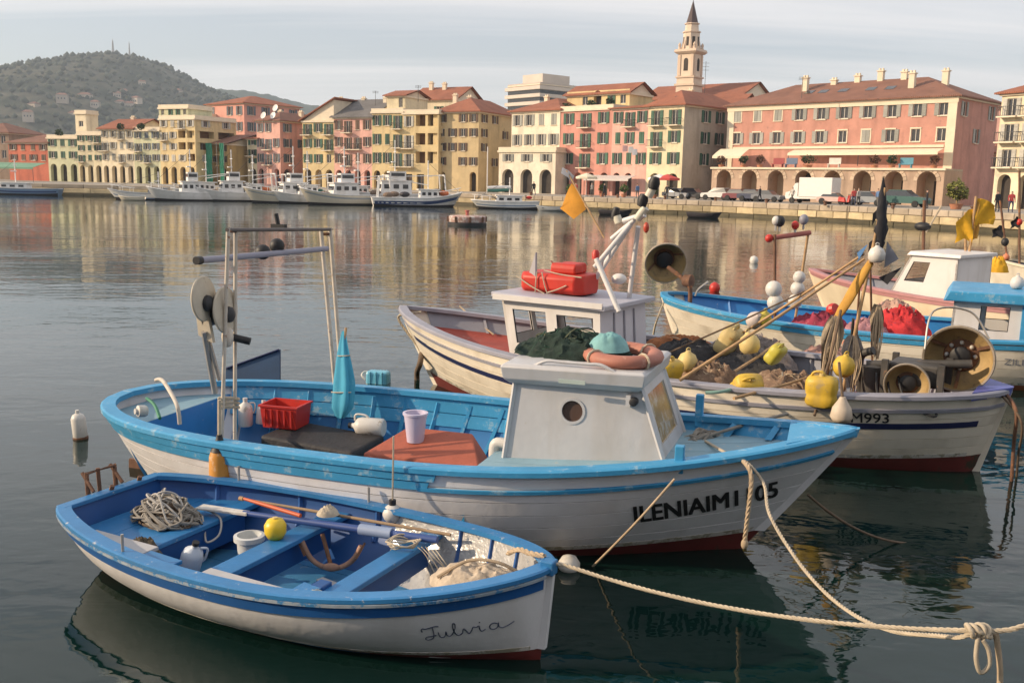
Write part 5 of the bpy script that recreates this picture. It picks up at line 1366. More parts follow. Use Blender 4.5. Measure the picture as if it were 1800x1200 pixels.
# cord on the forward thwart, net sack in the bow
cd = empty('cord_coil', sml.wd((.64, .38, .435)), .2, 'coil of thin pale cord looped over the forward thwart', 'rope')
for k in range(4):
    rr_ = .075 + .012*k
    MB().tube([(rr_*math.cos(a)*1.2, rr_*math.sin(a), .012*k + .012*math.sin(3*a + k)) for a in [2*math.pi*j/18 for j in range(19)]], .007, 6).build('loop', m_ropew, cd, 60)
for k in range(5):
    r_ = random.Random(60 + k); p0 = V((.10 + .03*k, -.08, .01))
    MB().tube(spline([p0, p0 + V((.06, -.06 - .03*k, -.05)), p0 + V((.12 + r_.uniform(0, .1), -.14, -.22)), p0 + V((.20 + r_.uniform(0, .14), -.22 + r_.uniform(-.05, .1), -.34))], 5), .004, 5).build('hanging_strand', m_ropew, cd)
sk = heap('net_sack', sml.wd((1.48, .06, .38)), .38, .22, .15, mat('beige_net', (.47, .39, .30), .9, .25, 14, bump=.8, bscale=60, wear=(.33, .26, .19), wamt=.6, wscale=20), 27, .8, rz=az1 + .25); tag(sk, 'beige bundled net lying in the bow of the rowing boat', 'net')
MB().tube(spline([(-.30, -.06, .08), (-.1, .02, .19), (.12, .04, .19), (.33, .08, .08)], 6), .012, 6).build('drawstring', m_rope, sk)
rope('mooring_line', 'frayed rope end knotted to the bow of the rowing boat', [sml.wd((1.62, .20, .62)), sml.wd((1.74, .12, .70)), sml.wd((1.86, .06, .715)), sml.wd((1.98, .02, .735))], .019, m_rope)
# long mooring rope to the knot at the right edge
s0 = sml.wd((2.02, 0, .70))
rope('mooring_line', 'long pale rope running from the rowing boat bow to the knot at right', [s0, s0 + V((.12, -.02, -.01))] + sag(s0 + V((.16, -.02, -.02)), knot, .10, 10)[1:], .0135, m_ropew, n=5)
rope('quay_rope', 'rope continuing from the knot to the right edge of the picture', [knot, knot + V((.14, -.02, .015)), at(1805, 1096, 1.06) + V((.02, 0, 0)), at(1980, 1050, 1.2)], .0135, m_ropew)
kn = empty('rope_knot', knot, 0, 'bulky rope knot with a hanging loop near the right edge', 'knot')
for k in range(6):
    r_ = random.Random(k + 3); ax_ = V((r_.uniform(-1, 1), r_.uniform(-.4, .4), r_.uniform(-1, 1))).normalized(); u_ = ax_.orthogonal().normalized(); w_ = ax_.cross(u_)
    MB().tube([u_*.032*math.cos(a) + w_*.036*math.sin(a) + V((-.03 + .016*k, 0, 0)) for a in [2*math.pi*j/14 for j in range(15)]], .0125, 7).build('turn', m_ropew, kn, 60)
MB().tube(spline([(.0, -.03, -.02), (-.01, -.05, -.12), (.02, -.05, -.20), (.06, -.05, -.16), (.05, -.05, -.08), (.02, -.04, -.03)], 6), .0115, 7).build('hanging_loop', m_ropew, kn, 60)
MB().tube(spline([(.10, -.01, -.01), (.14, -.02, -.25), (.13, -.03, -.6), (.12, -.03, -1.02)], 6), .015, 7).build('hanging_tail', m_rope, kn, 60)
# floats in the water
def buoy(name, label, w, prof, m, rot=(0, 0, 0), parts=(), n=18):
    r = empty(name, w, 0, label, 'buoy'); r.rotation_euler = rot
    MB().lathe(prof, n).build('body', m, r, 50)
    for (nm, pr, mm) in parts: MB().lathe(pr, 12).build(nm, mm, r, 40)
    return r
CYL = lambda r, h: [(0, 0), (r*.7, .01), (r, r*.5), (r, h - r*.8), (r*.75, h - r*.25), (r*.3, h), (0, h)]
q = at(143, 770, 0.0)
buoy('buoy', 'white cylinder buoy floating upright left of the boats', (q.x, q.y, -.10), CYL(.085, .42), m_white, (RAD(3), RAD(-3), 0), (('weedy_collar', [(.087, .075), (.09, .085), (.09, .12), (.087, .13)], m_rust), ('eye', [(.028, .40), (.02, .46), (0, .46)], m_white)))
q = at(1000, 1000, 0.0)
buoy('buoy', 'white round buoy afloat off the rowing boat bow', (q.x, q.y, -.04), [(0, 0), (.06, .01), (.092, .06), (.092, .10), (.06, .15), (0, .165)], m_white, (0, 0, 0))
q = at(665, 672, 0.0)
bj = empty('jerrycan_float', (q.x, q.y, -.05), RAD(-12), 'pale blue jerrycan floating in the water beyond the boat', 'float')
MB().hexa([(-.18, -.12, 0), (.18, -.12, 0), (.18, .12, 0), (-.18, .12, 0), (-.18, -.11, .24), (.18, -.11, .24), (.18, .11, .24), (-.18, .11, .24)]).build('body', mat('pale_blue_can', (.13, .42, .58), .35, .15, 4, wear=(.45, .58, .64), wamt=.62), bj, bevel=.04)
for k in range(3): MB().box((-.10 + .1*k, 0, .12), (.02, .262, .236)).build('rib_band', mat('pale_blue_can', (0, 0, 0)), bj, bevel=.01)
MB().tube(spline([(-.20, -.06, .10), (-.26, -.05, .16), (-.25, .02, .2), (-.19, .04, .2)], 4), .016, 6).build('handle', m_white, bj, 60)
# ================================================================ OTHER NEAR BOATS
def gozzo(bt, side_m, bot_m, cap_m, in_m, floor_m, zf, stripes=(), cap=(.04, .11, .05), floor=(.05, .95, .42), planks=0):
    H = bt.h; R = bt.root
    mb = MB()
    for sd in (-1, 1): H.skin(mb, sd, 0, H.ub, 0.0, nu=4, n=30)
    mb.build('bottom', bot_m, R, 180)
    for sd in (-1, 1):
        if planks:
            H.skin(MB(), sd, H.ub, 1.0, -.014, nu=7, n=30).build('hull_side', side_m, R, 180)
            for k in range(planks):
                f = lambda t, q: lerp(H.ub(t), 1.0, q)
                H.strip(MB(), sd, lambda t, k=k: f(t, k/planks) + .003, lambda t, k=k: f(t, (k+1)/planks) - .003, -.012, 0.0, nu=2, n=30).build('plank', side_m, R, 30)
        else: H.skin(MB(), sd, H.ub, 1.0, 0.0, nu=7, n=30).build('hull_side', side_m, R, 180)
        H.cap(MB(), sd, *cap, n=34).build('gunwale', cap_m, R, 30)
        H.skin(MB(), sd, .25, 1.0, -.03, .03, .97, nu=4, n=30).build('inner_lining', in_m, R, 180)
        for (d0, d1, m, t0, t1, off) in stripes:
            H.strip(MB(), sd, lambda t: H.uz(t, H.sheer(t) - d1), lambda t: H.uz(t, H.sheer(t) - d0), -.008, off, t0, t1, 26).build('rubbing_strake', m, R, 30)
        for k in range(9):
            t = lerp(.12, .9, k/8); q = [H.p(t, u, sd, -.04) for u in (.6, .75, .97)]
            MB().tube(q, .03, 4).build('rib', in_m, R)
    for sd in (-1, 1): H.strip(MB(), sd, lambda t: H.ub(t) + .001, lambda t: H.ub(t) + .035, -.008, .0015, .02, .98, 26).build('waterline_band', m_scum, R, 30)
    for e in (0, 1):
        st = []
        for k in range(7):
            u = lerp(.15, .985, k/6); q = H.raw(e, u); s_ = 1 if e else -1
            st.append([(q.x + .035*s_, .025, q.z), (q.x + .035*s_, -.025, q.z), (q.x - .06*s_, -.045, q.z), (q.x - .06*s_, .045, q.z)])
        MB().loft(st).build('stem', side_m, R, 30)
    w = floor[2]; n = int(math.ceil(H.B / w))
    for k in range(n): H.deck(zf, floor[0], floor[1], -H.B/2 + w*k, -H.B/2 + w*(k+1), n=24).build('deck_board', floor_m, R)
# ---- grey and cream boat with wheelhouse and nets (IM993)
H3 = Hull(8.79, 3.1, (1.16, .86, .97), keel=-.5, rake=(.95, .35), tm=.50, bow=(2.6, .60), stern=(2.1, .78), boot=(.10, .22), full=(2.6, .55), vee=.8)
b3 = Boat('fishing_boat', 'cream and grey fishing boat with low wheelhouse, net heaps and IM993 on its bow', (5.74, 10.9, 0), (-1.69, 15.6, 0), -.18, H3, group='moored fishing boats')
R3 = b3.root
m_gcap = mat('grey_lilac_paint', (.30, .30, .35), .5, .16, 3, wear=(.44, .43, .42), wamt=.64, wscale=7)
m_gin = mat('grey_inner', (.26, .27, .31), .6, .18, 3, wear=(.16, .14, .13), wamt=.64)
m_rdeck = mat('red_oxide_deck', (.33, .055, .035), .65, .2, 3, wear=(.30, .16, .12), wamt=.60, wscale=4, island=.06)
m_gdeck = mat('grey_deck', (.24, .25, .28), .65, .2, 3, wear=(.14, .12, .10), wamt=.60, wscale=4, island=.06)
zdk = lambda t: H3.sheer(t) - .24
gozzo(b3, m_hullc, m_anti, m_gcap, m_gin, m_gdeck, zdk, ((.12, .16, m_gcap, 0, 1, .02), (.30, .37, m_navy, .04, .98, .004)), floor=(.30, .80, .42), planks=6)
for k in range(8):
    H3.deck(zdk, .03, .299, -1.6 + .4*k, -1.2 + .4*k, n=16).build('deck_board', m_rdeck, R3)
    H3.deck(zdk, .801, .965, -1.6 + .4*k, -1.2 + .4*k, n=16).build('deck_board', m_rdeck, R3)
text_on(b3, -1, 'IM993', b3.hit(1477, 752, y=-1.35).x, lambda x: H3.sheer(H3.tx(x)) - .285, .165, m_letter, stretch=1.05, bold=.02)
# blue tip at the bow
t = .965; MB().hexa([(H3.raw(t, 1).x, -H3.hb(t) - .04, H3.sheer(t) - .03), (4.42, -.05, H3.sheer(1) - .03), (4.42, .05, H3.sheer(1) - .03), (H3.raw(t, 1).x, H3.hb(t) + .04, H3.sheer(t) - .03), (H3.raw(t, 1).x, -H3.hb(t) - .02, H3.sheer(t) + .06), (4.44, -.04, H3.sheer(1) + .065), (4.44, .04, H3.sheer(1) + .065), (H3.raw(t, 1).x, H3.hb(t) + .02, H3.sheer(t) + .06)]).build('breasthook', mat('violet_blue', (.09, .11, .36), .5, .15, 4), R3)
# wheelhouse
m_wh = mat('wheelhouse_white', (.70, .67, .64), .45, .07, 2, streak=((.44, .38, .30), .5, (3, 3, .5)), wear=(.40, .34, .27), wamt=.68)
xa, xb, ya, yb_, z0, z1 = -1.95, -.38, -.78, .68, .66, 1.56
cn = dict(a=V((xa + .16, ya, z0)), b=V((xb, ya, z0)), c=V((xb, yb_, z0)), d=V((xa + .16, yb_, z0)), A=V((xa - .04, ya + .03, z1)), B=V((xb - .06, ya + .03, z1)), C=V((xb - .06, yb_ - .03, z1)), D=V((xa - .04, yb_ - .03, z1)))
def holed(a, b, c_, d, holes, th, m, name, parent):
    n = (b - a).cross(d - a).normalized() * th; mb = MB(); P2 = lambda u, v: a.lerp(b, u).lerp(d.lerp(c_, u), v)
    us = sorted({0, 1} | {v for h in holes for v in h[:2]}); vs_ = sorted({0, 1} | {v for h in holes for v in h[2:]})
    for i in range(len(us) - 1):
        for j in range(len(vs_) - 1):
            um, vm = (us[i] + us[i+1])/2, (vs_[j] + vs_[j+1])/2
            if any(h[0] < um < h[1] and h[2] < vm < h[3] for h in holes): continue
            q = [P2(us[i], vs_[j]), P2(us[i+1], vs_[j]), P2(us[i+1], vs_[j+1]), P2(us[i], vs_[j+1])]
            mb.hexa([q[0] - n, q[1] - n, q[1], q[0], q[3] - n, q[2] - n, q[2], q[3]])
    o = mb.build(name, m, parent)
    for h in holes:
        q = [P2(h[0], h[2]), P2(h[1], h[2]), P2(h[1], h[3]), P2(h[0], h[3])]
        for i in range(4): MB().tube([q[i] - n*.5, q[(i+1) % 4] - n*.5], .012, 4).build('window_bead', m_black, o)
    return o
holed(cn['a'], cn['b'], cn['B'], cn['A'], [(.10, .45, .36, .88), (.56, .93, .34, .86)], .04, m_wh, 'wheelhouse_side', R3)
holed(cn['c'], cn['d'], cn['D'], cn['C'], [(.08, .44, .42, .86), (.58, .90, .42, .86)], .04, m_wh, 'wheelhouse_side', R3)
holed(cn['d'], cn['a'], cn['A'], cn['D'], [(.10, .46, .45, .86), (.54, .90, .45, .86)], .04, m_wh, 'wheelhouse_front', R3)
holed(cn['b'], cn['c'], cn['C'], cn['B'], [], .04, mat('wheelhouse_back_paint', (.56, .55, .60), .5, .08, 3, wear=(.40, .36, .33), wamt=.66), 'wheelhouse_back', R3)
for k in (.28, .5, .72):
    a_, b__ = cn['b'].lerp(cn['c'], k), cn['B'].lerp(cn['C'], k); MB().tube([a_ + V((.015, 0, .05)), b__ + V((.015, 0, -.08))], .015, 4).build('door_batten', m_gcap, R3)
MB().hexa([(xa - .16, ya - .07, z1 + .05), (xb + .06, ya - .07, z1 - .01), (xb + .06, yb_ + .07, z1 - .01), (xa - .16, yb_ + .07, z1 + .05), (xa - .16, ya - .07, z1 + .12), (xb + .06, ya - .07, z1 + .055), (xb + .06, yb_ + .07, z1 + .055), (xa - .16, yb_ + .07, z1 + .12)]).build('wheelhouse_roof', mat('roof_grey_lilac', (.42, .42, .48), .55, .12, 3), R3, bevel=.012)
MB().box(((xa + xb)/2 - .05, ya - .075, z1 + .055), (1.72, .02, .075)).build('roof_fascia', m_wh, R3)
# mast: leaning A-frame of white tubes with lamps
m_alu = mat('white_tube', (.66, .64, .62), .4, .1, 5, wear=(.36, .26, .2), wamt=.66, wscale=12)
mt = b3.hit(1112, 392, y=-.1)
legs = [(b3.hit(1040, 500, y=.15), mt + V((-.04, .05, 0))), (b3.hit(1088, 548, y=-.72), b3.hit(1048, 455, y=-.6)), (b3.hit(1045, 470, y=-.5), mt + V((0, -.08, -.02))), (b3.hit(1075, 420, y=-.1), mt + V((.02, 0, .04)))]
legs.append((b3.hit(1105, 530, y=.3), mt + V((.04, .1, -.05))))
for a_, b__ in legs: MB().tube([a_, b__], .035, 8).build('mast_tube', m_alu, R3, 60)
for k in range(4):
    f = .25 + .2*k; MB().tube([legs[0][0].lerp(legs[0][1], f), legs[2][0].lerp(legs[2][1], f)], .018, 6).build('mast_rung', m_alu, R3, 60)
MB().tube([mt + V((-.14, 0, .02)), mt + V((.18, 0, .12))], .04, 8).build('mast_head', m_alu, R3, 60)
for (px, py, m, r_) in ((1130, 352, m_black, .075), (1082, 375, m_black, .06), (1150, 322, m_black, .08)):
    q = b3.hit(px, py, y=-.1); MB().lathe([(0, -.10), (r_*.8, -.08), (r_, 0), (r_*.7, .08), (0, .09)], 12, fr(q, (.2, 0, 1))).build('mast_lamp', m, R3, 50)
for (p_, q_) in (((1120, 385), (1135, 365)), ((1088, 392), (1084, 380)), ((1140, 345), (1148, 330))):
    MB().tube([b3.hit(*p_, y=-.1), b3.hit(*q_, y=-.1)], .06, 8).build('lamp_stem', mat('cream_plastic', (.58, .55, .45), .5), R3, 60)
q = b3.hit(1136, 400, y=-.1); MB().ball(q, .05, 10, (.8, .8, 1.5)).build('red_lamp', mat('lamp_red', (.45, .06, .03), .4), R3, 180)
MB().lathe([(.05, 0), (.05, .08), (.03, .12), (0, .12)], 10, fr(b3.hit(1047, 455, y=-.58), (0, 0, 1))).build('port_light', m_red, R3, 40)
MB().ball(b3.hit(1088, 490, y=.4), .11, 14, (1, 1, .7)).build('radar_dome', m_wh, R3, 180)
# liferaft pack on the wheelhouse roof
lr = empty('liferaft', b3.wd(V((-1.45, -.05, z1 + .10))), math.atan2(b3.dir.y, b3.dir.x), 'bright red liferaft pack roped to the wheelhouse roof', 'liferaft')
m_raft = mat('raft_red', (.52, .028, .014), .5, .16, 3, wear=(.40, .06, .03), wamt=.58, wscale=6)
MB().loft([[(x, y, z) for x, y in ((-.50, -.26*s_), (-.42, -.34*s_), (.40, -.34*s_), (.50, -.22*s_), (.50, .22*s_), (.40, .34*s_), (-.42, .34*s_), (-.50, .26*s_))] for z, s_ in ((0, .8), (.06, 1), (.22, 1.02), (.28, .88))]).build('raft_case', m_raft, lr, 30, bevel=.02)
for k, (x0, x1, y0, zz, m) in enumerate(((-.06, .34, -.08, .28, m_raft), (-.02, .30, .12, .28, m_raft))):
    MB().loft([[(x, y0 + y, zz + z) for x, y in ((x0, -.12*s_), (x1, -.12*s_), (x1, .12*s_), (x0, .12*s_))] for z, s_ in ((0, 1), (.10, 1), (.145, .7))]).build('upper_pack', m, lr, bevel=.025)
for (p_, q_) in (((-.52, -.36, .22), (-.05, -.36, .0)), ((-.18, -.36, .30), (-.20, -.36, .0)), ((-.10, -.36, .30), (.0, -.36, .0)), ((.0, -.36, .02), (.30, -.36, .14)), ((-.10, -.30, .32), (.50, -.30, .26)), ((-.12, -.1, .45), (-.12, .3, .30))):
    MB().tube(spline([p_, V(p_).lerp(V(q_), .5) + V((0, -.01, -.01)), q_], 4), .009, 5).build('lashing', m_ropew, lr)
MB().add([(-.40, -.30, .10), (-.22, -.34, .22), (-.25, -.30, .56), (-.40, -.26, .18), (-.38, -.28, .12), (-.20, -.32, .22), (-.235, -.28, .57), (-.38, -.24, .19)], [(0, 1, 2, 3), (4, 7, 6, 5), (1, 5, 6, 2), (2, 6, 7, 3)]).build('grey_flag', mat('grey_flag', (.36, .34, .36), .8), lr)
# dan buoys: poles with flags
def dan(name, label, a, b, flags, floats=(), m=None, r=.016, cat='flag pole'):
    a, b = V(a), V(b); rt_ = empty(name, a, 0, label, cat)
    d = b - a; MB().tube([V((0, 0, 0)), d*.5 + V((0, 0, .01)), d], r, 7).build('pole', m or m_wood, rt_, 60)
    rr_ = random.Random(int(a.x * 100))
    for (f, w_, h_, mm, sgn, droop) in flags:
        o_ = d * f; rings = []
        for i in range(9):
            u = i/8
            rings.append([o_ + V((sgn * w_ * u, .05*math.sin(u*7 + k_) + .03*u, -h_ * k_/6 * (1 - .35*u) - droop*u*u + .02*math.sin(k_*2 + u*5))) for k_ in range(7)])
        MB().loft(rings, closed=False).build('flag', mm, rt_, 180)
    for (f, r_, mm) in floats: MB().ball(d*f, r_, 12, (1, 1, 1.2)).build('pole_float', mm, rt_, 180)
    return rt_
m_oflag = mat('orange_flag', (.62, .28, .03), .8, .2, 5); m_gflag = mat('grey_flag_cloth', (.26, .27, .31), .8, .2, 5); m_kflag = mat('black_flag', (.022, .022, .028), .85, .4, 6); m_yflag = mat('yellow_flag', (.66, .36, .015), .8, .2, 5); m_ochf = mat('ochre_cloth', (.50, .27, .05), .85, .25, 6)
da, db = b3.wd(b3.hit(1062, 418, y=-.1)), b3.wd(b3.hit(996, 300, y=-.1))
dn = empty('flag_pole', da, 0, 'leaning dan pole with orange and grey flags above the red liferaft', 'flag pole')
dv = db - da; MB().tube([V((0, 0, -.0)), dv], .013, 7).build('pole', m_wood, dn, 60)
sx_ = lambda px, py: b3.wd(b3.hit(px, py, y=-.1)) - da
MB().loft([[sx_(1005, 322), sx_(1022, 345), sx_(1030, 368)], [sx_(1000, 330) + V((0, -.05, 0)), sx_(1006, 350) + V((0, -.08, 0)), sx_(1008, 385) + V((0, -.06, 0))], [sx_(994, 345), sx_(988, 362) + V((0, -.03, 0)), sx_(984, 366)]], closed=False).build('flag', m_oflag, dn, 180)
MB().loft([[sx_(988, 294), sx_(1000, 300), sx_(1010, 310)], [sx_(986, 305) + V((0, -.04, 0)), sx_(998, 312) + V((0, -.04, 0)), sx_(1004, 320)]], closed=False).build('flag', m_gflag, dn, 180)
# ---- deck cargo of the grey boat
m_brn = mat('brown_net', (.19, .125, .085), .95, .5, 9, bump=.9, bscale=45, wear=(.36, .27, .18), wamt=.56, wscale=20)
m_dkn = mat('dark_net', (.045, .045, .048), .95, .5, 9, bump=.9, bscale=45, wear=(.16, .13, .10), wamt=.60, wscale=20)
m_orn = mat('rust_net', (.34, .13, .05), .95, .4, 9, bump=.9, bscale=45, wear=(.20, .10, .06), wamt=.56, wscale=20)
def nheap(px, py, z, rx, ry, h, m, seed, label, strand=None, bt=b3, nm='net_heap'):
    w = bt.wd(bt.hit(px, py, z=z)); o = heap(nm, w, rx, ry, h, m, seed, .75, rz=math.atan2(bt.dir.y, bt.dir.x), nr=18, na=48, freq=4.4)
    tag(o, label, 'net')
    if strand:
        tangle_mb(rx*.9, ry*.9, h*1.2, 110, .007, seed + 50, 4, 4).build('net_strands', strand, o, 60); tangle_mb(rx*.9, ry*.9, h*1.25, 40, .011, seed + 90, 4, 4).build('net_rope', m_rope if seed % 2 else m_ropeg, o, 60)
    return o
nheap(1245, 690, .66, .50, .34, .34, m_brn, 41, 'brown net heap between two yellow floats beside the cabin', m_rope)
nheap(1385, 705, .64, .62, .36, .30, m_brn, 42, 'wide brown net heap beside the large yellow can', m_rope)
nheap(1315, 660, .64, .60, .40, .26, m_dkn, 43, 'dark net heap in the middle of the cargo deck', m_roped)
nheap(1215, 632, .70, .60, .36, .24, m_dkn, 44, 'dark net pile behind the wheelhouse of the grey boat', m_roped)
nheap(1320, 640, .70, .70, .30, .34, mat('grey_brown_net', (.22, .19, .18), .95, .4, 9, bump=.9, bscale=45), 45, 'grey brown net heap along the far gunwale under the poles', m_ropeg)
nheap(1200, 612, .80, .62, .26, .16, m_orn, 47, 'rusty orange net strip along the far rail by the wheelhouse', m_rope)
nheap(1455, 640, .70, .48, .28, .22, mat('pink_brown_net', (.34, .20, .17), .95, .4, 9, bump=.9, bscale=45), 46, 'pinkish brown net heap behind the hanging nets', None)
nheap(1640, 725, .66, .24, .20, .14, m_orn, 48, 'rust red net remnants under the large drum', m_rope)
def lump(name, label, w, kind, s_, m, rz=0, rx=0, cat='float'):
    r = empty(name, w, 0, label, cat); r.rotation_euler = (rx, 0, rz)
    if kind == 'can':
        n = 20; rings = []
        for z, k in ((0, .80), (.04, .96), (.12, 1), (.15, .95), (.19, .95), (.22, 1), (.32, .98), (.37, .85), (.39, .5)):
            rr_ = []
            for j in range(n):
                a = 2*math.pi*j/n; c_, q_ = math.cos(a), math.sin(a); e = (abs(c_)**4 + abs(q_)**4) ** -.25
                rr_.append((c_*e*.20*k*s_, q_*e*.13*k*s_, z*s_))
            rings.append(rr_)
        MB().loft(rings).build('body', m, r, 60)
        MB().lathe([(.035*s_, .38*s_), (.035*s_, .43*s_), (0, .43*s_)], 10).build('cap', m_yelp, r, 40)
        MB().tube(spline([(-.14*s_, 0, .36*s_), (-.10*s_, 0, .43*s_), (.0, 0, .445*s_), (.03*s_, 0, .40*s_)], 4), .018*s_, 6).build('handle', m, r, 60)
    else:
        MB().lathe([(0, 0), (.10*s_, .01*s_), (.155*s_, .08*s_), (.16*s_, .18*s_), (.12*s_, .27*s_), (.05*s_, .31*s_), (.035*s_, .34*s_), (0, .34*s_)], 16).build('body', m, r, 60)
        MB().tube([(.035*s_*math.cos(a), 0, .35*s_ + .035*s_*math.sin(a)) for a in [math.pi*k/6 for k in range(7)]], .01*s_, 5).build('eye', m, r)
    return r
def fl(px, py, z, *a, bt=b3, **k): return bt.wd(bt.hit(px, py, z=z))
lump('float', 'yellow plastic can beside the white cabin corner, leftmost on the cargo deck', fl(1172, 675, .80), 'can', .82, m_yel, .5, .25)
lump('float', 'pale yellow ball float above the leftmost yellow can', fl(1207, 652, .92), 'ball', .78, m_yelp, .2, .1)
lump('float', 'dirty cream box float near the far rail', fl(1268, 618, .90), 'can', 1.05, mat('cream_brown_plastic', (.52, .40, .17), .6, .25, 5, wear=(.40, .22, .06), wamt=.56), 1.1, .5)
lump('float', 'yellow can with green rope in the middle of the cargo deck', fl(1303, 690, .80), 'can', .86, m_yel, .2, .9)
lump('float', 'pale yellow ball float tied to the leaning poles', fl(1320, 622, 1.05), 'ball', .85, m_yelp, .5, -.3)
lump('float', 'greenish yellow can behind the pale ball float on the poles', fl(1353, 635, .98), 'can', .68, mat('green_yellow', (.50, .44, .06), .5, .15, 5), .9, .6)
lump('float', 'large yellow ribbed can at the near gunwale', fl(1443, 712, .80), 'can', .88, m_yel, -.55, .12)
lump('float', 'yellow float hanging among the nets by the pole stack', fl(1480, 660, 1.06), 'ball', .78, m_yel, .3, .2)
lump('float', 'small orange float above the hanging yellow float', fl(1487, 612, 1.28), 'ball', .36, mat('salmon_float', (.60, .20, .10), .5, .15), .3, .2)
tag(MB().tube(spline([fl(1240, 690, .86), fl(1270, 688, .88), fl(1300, 680, .9)], 5), .02, 6).build('green_rope', mat('sea_green_rope', (.25, .42, .36), .8), None, 60), 'thick sea green rope beside the middle yellow can', 'rope')
# pole stack: spars leaning on a frame
def spar(label, a, b, r, m=m_wood, name='spar'):
    o = MB().tube([a, V(a).lerp(V(b), .5) - V((0, 0, .015)), b], [r*1.1, r, r*.8], 8).build(name, m, None, 60); return tag(o, label, 'pole', 'spars of the pole stack')
top = b3.hit(1515, 470, y=.05); TP = b3.wd(top)
spar('longest bare wooden spar rising from the cargo deck to the pole stack', fl(1195, 668, .95), TP + V((.02, 0, .10)), .020)
spar('second bare spar just above the longest one', fl(1285, 598, 1.05), TP + V((.05, .1, .16)), .018)
spar('thin dark spar crossing toward the far boat', fl(1175, 620, .98), b3.wd(b3.hit(1440, 500, y=.6)), .012, m_roped)
spar('low spar lying from the yellow can to the hanging nets', fl(1290, 700, .86), fl(1468, 648, 1.02), .018)
spar('short spar end poking out below the pale ball floats', fl(1280, 660, .92), fl(1370, 600, 1.12), .018)
spar('upright wooden pole carrying the black flag bundle', fl(1478, 705, .62), b3.wd(b3.hit(1556, 330, y=.05)), .022)
spar('upright rusty pole left of the black flag pole', fl(1440, 715, .70), b3.wd(b3.hit(1478, 545, y=-.4)), .017, m_rust)
spar('second upright pole behind the hanging nets', fl(1500, 690, .64), b3.wd(b3.hit(1512, 480, y=.2)), .016, m_rust)
spar('right hand upright pole of the pole stack', fl(1535, 690, .62), b3.wd(b3.hit(1530, 470, y=.3)), .016, m_rust)
spar('dark crooked pole between the uprights', fl(1490, 680, .64), b3.wd(b3.hit(1500, 560, y=.2)), .022, m_dkn)
# black flag bundle, ochre roll and white float on top
fp = b3.wd(b3.hit(1547, 440, y=.05)); ft_ = b3.wd(b3.hit(1553, 312, y=.05)); hgt = (ft_ - fp).length
bf = empty('flag_bundle', fp, 0, 'ragged black flags rolled round the tallest pole', 'flag')
rings = []
for i in range(26):
    f = i/25; rr_ = .012 + .085*math.sin(math.pi*min(f*1.05, 1))**.6 * (1 - f*.75)
    c_ = (ft_ - fp)*f
    rings.append([c_ + V((math.cos(a)*rr_*(1 + .55*noise.noise(V((math.cos(a)*2, math.sin(a)*2, f*9)))), math.sin(a)*rr_*.7, .02*math.sin(a*3 + i))) for a in [2*math.pi*k/12 for k in range(12)]])
MB().loft(rings).build('rolled_cloth', m_kflag, bf, 180)
for (f, dx_, s_) in ((.62, -.10, .05), (.22, -.13, .05), (.42, .07, .05)):
    c_ = (ft_ - fp)*f; MB().loft([[c_ + V((dx_*u, -.03*math.sin(u*6), -s_*k*(.3 + .7*u) - .10*u)) for k in range(4)] for u in (0, .3, .6, 1)], closed=False).build('loose_corner', m_kflag, bf, 180)
oc = b3.wd(b3.hit(1470, 560, y=.0)); od = b3.wd(b3.hit(1530, 462, y=.0))
of = empty('rolled_flag', oc, 0, 'ochre cloth rolled along the top of the pole stack', 'flag')
MB().loft([[(od - oc)*f + V((math.cos(a)*.035*(1 + .5*noise.noise(V((f*6, a, 2)))), math.sin(a)*.035, math.sin(a)*.07*(.5 + math.sin(math.pi*f)) )) for a in [2*math.pi*k/10 for k in range(10)]] for f in [i/14 for i in range(15)]]).build('rolled_cloth', m_ochf, of, 180)
lump('float', 'white ball float tied at the foot of the black flags', b3.wd(b3.hit(1540, 462, y=-.02)), 'ball', .62, m_white)
for (pts, mm, lab) in ((((1560, 425), (1580, 455), (1555, 470)), m_gflag, 'grey flag drooping right of the white ball float'), (((1585, 470), (1560, 500), (1545, 488)), m_kflag, 'black triangular flag right of the pole stack'), (((1525, 430), (1510, 455), (1500, 475)), mat('blue_flag', (.05, .14, .30), .8), 'small blue flag left of the white ball float')):
    P_ = [b3.wd(b3.hit(x, y, y=.1)) for x, y in pts]; P_.append(P_[1] + (P_[0] - P_[1])*.2 + V((0, .12, .03)))
    tag(MB().add([tuple(p) for p in P_] + [tuple(p + V((0, .015, 0))) for p in P_], [(0, 1, 2), (0, 3, 1), (4, 6, 5), (4, 5, 7), (0, 2, 6, 4), (1, 5, 6, 2)]).build('flag', mm), lab, 'flag')
# hanging net curtains
def curtain(label, top_a, top_b, bot, w, m, seed):
    rr_ = random.Random(seed); r = empty('hanging_net', top_a, 0, label, 'net')
    A, Bq, C_ = V((0, 0, 0)), V(top_b) - V(top_a), V(bot) - V(top_a)
    rings = []
    for i in range(13):
        f = i/12; base = A.lerp(C_, f); ww = w*(.35 + .9*math.sin(math.pi*min(f + .12, 1)))
        rings.append([base + V((ww*(j/8 - .5), .05*math.sin(j*1.9 + i*.7), .03*noise.noise(V((i*.8, j*.9, seed))))) for j in range(9)])
    MB().loft(rings, closed=False).build('net_sheet', m, r, 180)
    mb = MB()
    for k in range(9):
        x = rr_.uniform(-.5, .5)*w; mb = MB(); mb.tube(spline([A + V((x*.3, -.03, 0)), A.lerp(C_, .5) + V((x, -.07, 0)), C_ + V((x*.6, -.05, rr_.uniform(-.15, .1)))], 5), .007, 4).build('net_cord', m_rope, r)
    return r
m_cnet = mat('beige_hanging_net', (.33, .26, .18), .95, .35, 14, bump=.9, bscale=60); m_cnet2 = mat('grey_hanging_net', (.30, .27, .25), .95, .35, 14, bump=.9, bscale=60)
